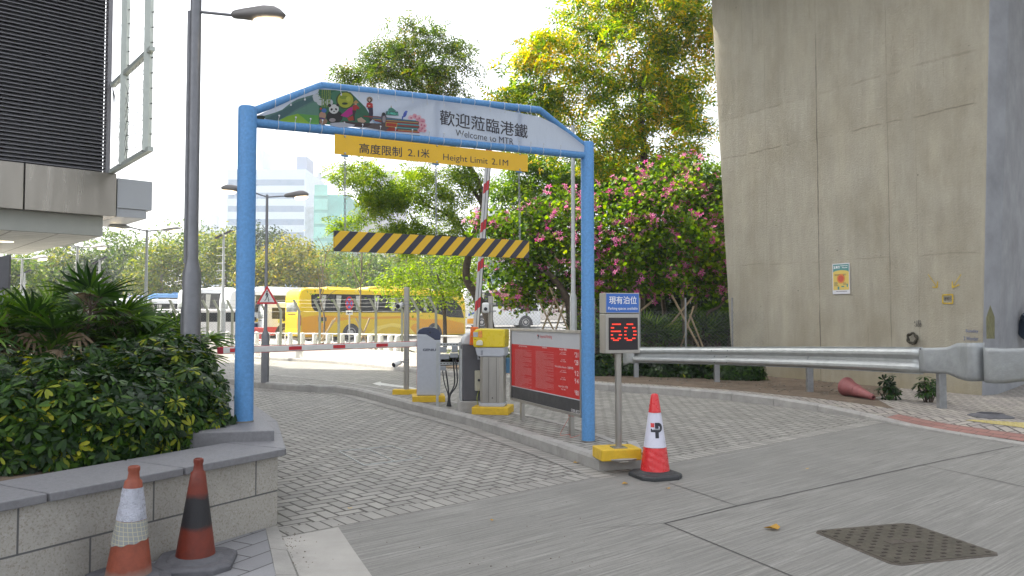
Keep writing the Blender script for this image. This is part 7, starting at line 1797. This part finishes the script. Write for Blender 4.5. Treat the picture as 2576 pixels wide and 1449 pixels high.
def ringbase(mb, w, h):
    a = w / 2; pts = oc(a, a, .10); n = 8; N = 48
    outer = []
    for k in range(N):
        t = 2 * math.pi * k / N; d = (math.cos(t), math.sin(t)); best = 9
        for i in range(8):
            p, q = pts[i], pts[(i + 1) % 8]; ex, ey = q[0] - p[0], q[1] - p[1]; den = d[0] * ey - d[1] * ex
            if abs(den) > 1e-9:
                s = (p[0] * ey - p[1] * ex) / den; u_ = (p[0] * d[1] - p[1] * d[0]) / den
                if s > 0 and -1e-6 <= u_ <= 1 + 1e-6: best = min(best, s)
        outer.append((d[0] * best, d[1] * best, t))
    rings = [[Vector((x, y, 0)) for x, y, t in outer], [Vector((x, y, h * .5)) for x, y, t in outer], [Vector((x * .9, y * .9, h * .8)) for x, y, t in outer]]
    for r_, z in ((.185, h), (.165, h * 1.3), (.150, h * 1.3), (.148, h * .4), (.150, 0.0)): rings.append([Vector((r_ * math.cos(t), r_ * math.sin(t), z)) for x, y, t in outer])
    rings.append(rings[0]); mb.loft(rings, cap=False)
mb = MB(); ringbase(mb, .50, .05); mb.build('ring', M_DUST, rg_, smooth=35)
# tactile paving
tq = [G(2380, 1101, .06), G(2576, 1062, .11), G(2640, 1085, .08), G(2640, 1140, .05), G(2500, 1112, .05)]
tq = [G(2440, 1090, .105), G(2560, 1060, .12), G(2720, 1075, .12), G(2720, 1140, .05), G(2560, 1107, .05)]
M_TAC = mat('yellow_tactile_tile', (.44, .37, .15), .8, 0, .08, 10, dirt=.2)
fa, fb = [p.copy() for p in inn2[:9]], []
for p in offset(inn2[:9], -.75): fb.append(Vector((p.x, p.y, .131)))
for k, p in enumerate(fb): fb[k] = fa[k].lerp(p, min(1, (9 - k) / 5)) if k > 4 else p
for p in fa: p.z = .131
tq = fa + list(reversed(fb))
mb = MB(); mb.poly([p + Vector((0, 0, .006)) for p in tq]); tp = mb.build('tactile_paving', M_TAC, fix=False); struct(tp)
xs_ = [p.x for p in tq]; ys2 = [p.y for p in tq]; mb = MB()
def inside(x, y, poly):
    c = False; n = len(poly)
    for i in range(n):
        a, b = poly[i], poly[(i + 1) % n]
        if (a.y > y) != (b.y > y) and x < (b.x - a.x) * (y - a.y) / (b.y - a.y) + a.x: c = not c
    return c
# raised domes following the slope of the sheet
d_ = (tq[0] - tq[8]); d_.z = 0; d_.normalize(); e_ = Vector((-d_.y, d_.x, 0))
for i in range(-70, 70):
    for j in range(-50, 50):
        q = tq[0] + d_ * i * .067 + e_ * j * .067
        if inside(q.x, q.y, tq):
            z = .137
            mb.lathe([(.020, -.003), (.016, .005), (.006, .007)], (q.x, q.y, z), 7)
struct(mb.build('tactile_domes', M_TAC))
# things on the pier face: poster, ring, painted marks
PO = Vector((PA.x, PA.y, 0)); pfr = Fr((PA.x, PA.y), math.atan2(PX.y, PX.x))
def face_y(x, z): k = z / 10; return -.02 * k
def pfp(u, v): x, z = pfr.pix(u, v, -.01); return x, z
(x0, z0), (x1, z1) = pfp(2096, 740), pfp(2138, 661)
ps = thing('poster', 'yellow and teal health poster pasted on the pier', 'poster', tuple(pfr.w(x0, -.022, z0)), pfr.rz)
w, h = x1 - x0, z1 - z0
mb = MB(); mb.bb(0, w, -.002, 0, 0, h); sh = mb.build('paper', mat('poster_paper', (.62, .62, .66), .5, 0, .02, 5), ps)
m1, m2, m3, m4 = mat('poster_teal', (.08, .25, .24), .5, 0, .03, 5), mat('poster_yellow', (.62, .47, .12), .5, 0, .04, 5), mat('poster_orange', (.60, .22, .05), .5, 0, .05, 5), mat('poster_red', (.50, .08, .05), .5, 0, 0, 5)
mb = MB(); mb.mi = 0; mb.bb(w * .04, w * .96, -.0032, -.0022, h * .68, h * .97)
arc_ = [(w * .04, h * .13), (w * .96, h * .13)] + [(w * (.5 + .46 * math.cos(t)), h * (.70 + .075 * math.sin(t))) for t in [math.pi * k / 12 for k in range(13)]]
mb.mi = 1; mb.prism(arc_, -.0042, -.0034, 'y')
for k, (r_, mi) in enumerate(((.24, 2), (.16, 3))): mb.mi = mi; mb.prism([(w * .5 + r_ * w * math.cos(t), h * .50 + r_ * w * math.sin(t)) for t in [2 * math.pi * q / 20 for q in range(20)]], -.0052 - k * .001, -.0044 - k * .001, 'y')
mb.mi = 0; mb.bb(w * .30, w * .40, -.0052, -.0044, h * .14, h * .24); mb.bb(w * .52, w * .68, -.0052, -.0044, h * .22, h * .26); mb.bb(w * .82, w * .90, -.0052, -.0044, h * .22, h * .32)
mb.build('poster_print', [m1, m2, m3, m4], sh)
mb = MB(); fit(mb, '登革熱', w * .07, w * .47, h * .83, h * .10, -.0062, .02); fit(mb, 'Dengue', w * .50, w * .90, h * .89, h * .055, -.0062, .02); fit(mb, 'Fever', w * .58, w * .90, h * .835, h * .045, -.0062, .02); mb.build('poster_title', M_WTXT, sh, fix=False)
mb = MB()
random.seed(4)
for (a, b, z_, n) in ((.10, .40, .38, 7), (.14, .45, .64, 3), (.62, .85, .64, 3), (.62, .88, .36, 4)):
    for k in range(n): mb.bb(w * a, w * (a + (b - a) * rnd(.6, 1)), -.0056, -.0050, h * (z_ - k * .02), h * (z_ - k * .02 + .008))
mb.bb(w * .2, w * .84, -.0032, -.0024, h * .075, h * .09)
mb.build('small_print', M_DARK, sh)
# twisted cable ring hanging on the wall
(x, z) = pfp(2299, 851); rgx = thing('cable_coil', 'small coil of dark cable hanging on the pier face', 'cable coil', tuple(pfr.w(x, -.03, z)), pfr.rz); mb = MB(); random.seed(8)
rr0 = .095
for k in range(3): mb.tube([Vector(((rr0 + .014 * math.sin(5 * t + k)) * math.cos(t), -.02 - .012 * k, (rr0 + .014 * math.sin(5 * t + k)) * math.sin(t))) for t in [2 * math.pi * q / 26 for q in range(27)]], .020, 7, cap=False)
mb.build('coil', mat('blackened_cable', (.05, .045, .03), .8, 0, .4, 30), rgx, smooth=60)
# painted survey marks
marks = thing('survey_marks', 'yellow and black survey marks painted low on the pier', 'painted marks', tuple(pfr.w(4.6, -.016, 1.9)), pfr.rz)
M_YM = mat('yellow_crayon', (.52, .36, .03), .8, 0, .3, 30); M_BM = mat('blue_crayon', (.05, .09, .25), .8, 0, .2, 30)
def mk_(mb, pts, r=.006):
    q = [Vector((pfp(*p)[0] - 4.6, 0, pfp(*p)[1] - 1.9)) for p in pts]
    for a, b in zip(q, q[1:]): mb.bar(a, b, .003, r * 2, up=(0, 0, 1))
mb = MB(); mk_(mb, [(2372, 742), (2397, 741), (2397, 763), (2372, 763), (2372, 742)], .012); mk_(mb, [(2335, 690), (2358, 722)]); mk_(mb, [(2346, 722), (2358, 723), (2359, 708)], .010); mk_(mb, [(2418, 690), (2396, 724)]); mk_(mb, [(2396, 708), (2396, 724), (2414, 716)], .010); mb.build('yellow_marks', M_YM, marks)
mb = MB(); 
for body, a, b, hh in (('8905', (2377, 756), (2394, 757), .07), ('+182', (2300, 815), (2318, 815), .07), ('-300', (2300, 822), (2318, 822), .06)):
    xa, za = pfp(*a); xb, _ = pfp(*b); fit(mb, body, xa - 4.6, xb - 4.6, za - 1.9, hh, -.003)
mb.build('black_figures', M_INK, marks, fix=False)
mb = MB()
for body, a, b, hh in (('Sunday', (2430, 838), (2462, 840), .07), ('2 Wonder', (2425, 856), (2462, 858), .07)):
    xa, za = pfp(*a); xb, _ = pfp(*b); fit(mb, body, xa - 4.6, xb - 4.6, za - 1.9, hh, -.003)
mb.build('blue_scrawl', M_BM, marks, fix=False)
# mossy patch on the end face and a dark tarpaulin bundle at the right edge
A_ = pfr.w(b2.x, b2.y, 0); B_ = pfr.w(cc.x, cc.y, 0); A2_ = pfr.w(b2.x + .5, b2.y + .02, 10); fn_ = (B_ - A_).cross(A2_ - A_).normalized()
if fn_.y > 0: fn_ = -fn_
A_o = A_ + fn_ * .02; c0_ = ONP(2492, 815, A_o, fn_); mb = MB(); mb.poly([ONP(u, v, A_o, fn_) - c0_ for u, v in ((2482, 852), (2481, 800), (2491, 768), (2502, 798), (2502, 852))])
o = mb.build('stain_patch', mat('mossy_stain', (.16, .155, .07), .9, 0, .3, 12), None, fix=False, solid=.004); o.location = c0_; tag(o, 'mossy green arrow shaped patch on the bluish end face of the pier', 'stain')
c_ = D(2572, 822, 15.2); mb = MB(); random.seed(31)
secs = []
for k in range(7):
    t_ = k / 6; r_ = .10 + .26 * math.sin(math.pi * min(1, t_ * .8 + .15)); secs.append([Vector((k * .16 + .03 * math.sin(3 * a), r_ * math.cos(a) * .6, .12 * t_ + r_ * math.sin(a) * (1 + .2 * math.sin(4 * a + k)))) for a in [2 * math.pi * q / 14 for q in range(14)]])
mb.loft(secs); o = mb.build('tarpaulin_bundle', mat('dark_blue_tarpaulin', (.03, .05, .08), .5, 0, .2, 6, bmp=.01), None, smooth=60); o.location = c_; tag(o, 'dark blue tarpaulin bundle against the pier at the right edge', 'tarpaulin')
# tower crane on the skyline
cr = cpos(800, 330); tc = thing('tower_crane', 'faint tower crane on the skyline above the green netted tower', 'crane', (cr.x, cr.y, 0)); zc_ = D(800, 452, 330).z
mb = MB(); mb.bb(-.8, .8, -.8, .8, -1, zc_ + 3); mb.build('mast', mat('crane_grey', (.25, .27, .33), .6, 0, .05, 1), tc)
mb = MB(); mb.bb(-6, 9, -.6, .6, zc_, zc_ + 1.3); mb.bb(5, 8, -1, 1, zc_ - 2, zc_); mb.build('jib', MATS['crane_grey'], tc)
# fallen leaves, pebbles
random.seed(12)
LM = leafmat('fallen_leaf', [(0, (.22, .10, .03)), (.5, (.42, .24, .04)), (1, (.60, .40, .03))], .7, .1)
lv = [(1944, 1331, .055), (1378, 1105, .035), (1390, 1137, .03), (1450, 1165, .03), (1573, 1218, .03), (2420, 1090, .035), (2560, 1104, .04), (1680, 1230, .02), (2030, 1180, .02), (1160, 930, .05), (1020, 915, .05), (960, 908, .05), (1100, 936, .05), (1200, 944, .05), (880, 1280, .02), (1240, 1310, .02), (1480, 1110, .03)]
for k, (u, v, s_) in enumerate(lv):
    g = G(u, v, .005 if v > 1100 or v < 960 else .01); mb = MB(); n = 7; pts = [Vector((s_ * (1 + .35 * math.sin(3 * t + k)) * math.cos(t), s_ * .75 * (1 + .3 * math.sin(2 * t + k)) * math.sin(t), .004 + .012 * (math.sin(2 * t + k) + 1) * s_ / .05)) for t in [2 * math.pi * q / n for q in range(n)]]
    mb.add([Vector((0, 0, .004))] + pts, [(0, 1 + q, 1 + (q + 1) % n) for q in range(n)]); o = mb.build('fallen_leaf', LM, None, fix=False); o.location = g
    if k == 0: tag(o, 'bright yellow fallen blossom on the concrete left of the access cover', 'leaf')
    else: tag(o, 'small dry leaf lying on the road or paving', 'leaf', 'dry leaves scattered on the road')
mb = MB()
for k in range(420):
    u, v = rnd(1560, 2260), rnd(940, 1004)
    if v > 955 + (u - 1560) * .075: continue
    g = G(u, v, .13); r_ = rnd(.008, .032); mb.lathe([(r_ * .6, -.01), (r_, r_ * .3), (r_ * .5, r_ * .7)], (g.x, g.y, g.z), 5, M=Matrix.Rotation(rnd(0, 3), 3, 'Z'))
o = mb.build('rubble', mat('pale_rubble', (.17, .15, .12), .9, 0, .3, 9)); tag(o, 'small stones scattered on the dry soil below the guardrail', 'rubble', kind='stuff')
mb = MB()
for k in range(170):
    t = random.random(); u, v = rnd(700, 1500), rnd(1140, 1448); g = G(u, v, .002)
    if random.random() < .6: g = G(706 + abs(random.gauss(0, 28)), rnd(1335, 1440), .004)
    r_ = rnd(.0015, .006); mb.lathe([(r_, 0), (r_ * .6, r_ * .6)], (g.x, g.y, g.z), 5)
o = mb.build('grit', M_SOIL); tag(o, 'dark grit and soil specks at the foot of the planter', 'grit', kind='stuff')

# ================================================================ HAZE
mb = MB(); mb.bb(-300, 300, -30, 460, -3, 90)
hz = mb.build('haze', [], None)
mz = bpy.data.materials.new('haze_air'); mz.use_nodes = True; ntz = mz.node_tree
for n_ in list(ntz.nodes):
    if n_.type == 'BSDF_PRINCIPLED': ntz.nodes.remove(n_)
pv = ntz.nodes.new('ShaderNodeVolumePrincipled'); pv.inputs['Color'].default_value = (.93, .96, 1, 1); pv.inputs['Density'].default_value = .0010; pv.inputs['Anisotropy'].default_value = .2
ntz.links.new(pv.outputs[0], ntz.nodes['Material Output'].inputs['Volume'])
hz.data.materials.append(mz); hz['kind'] = 'stuff'; hz['label'] = 'pale haze in the air between the camera and the far towers'
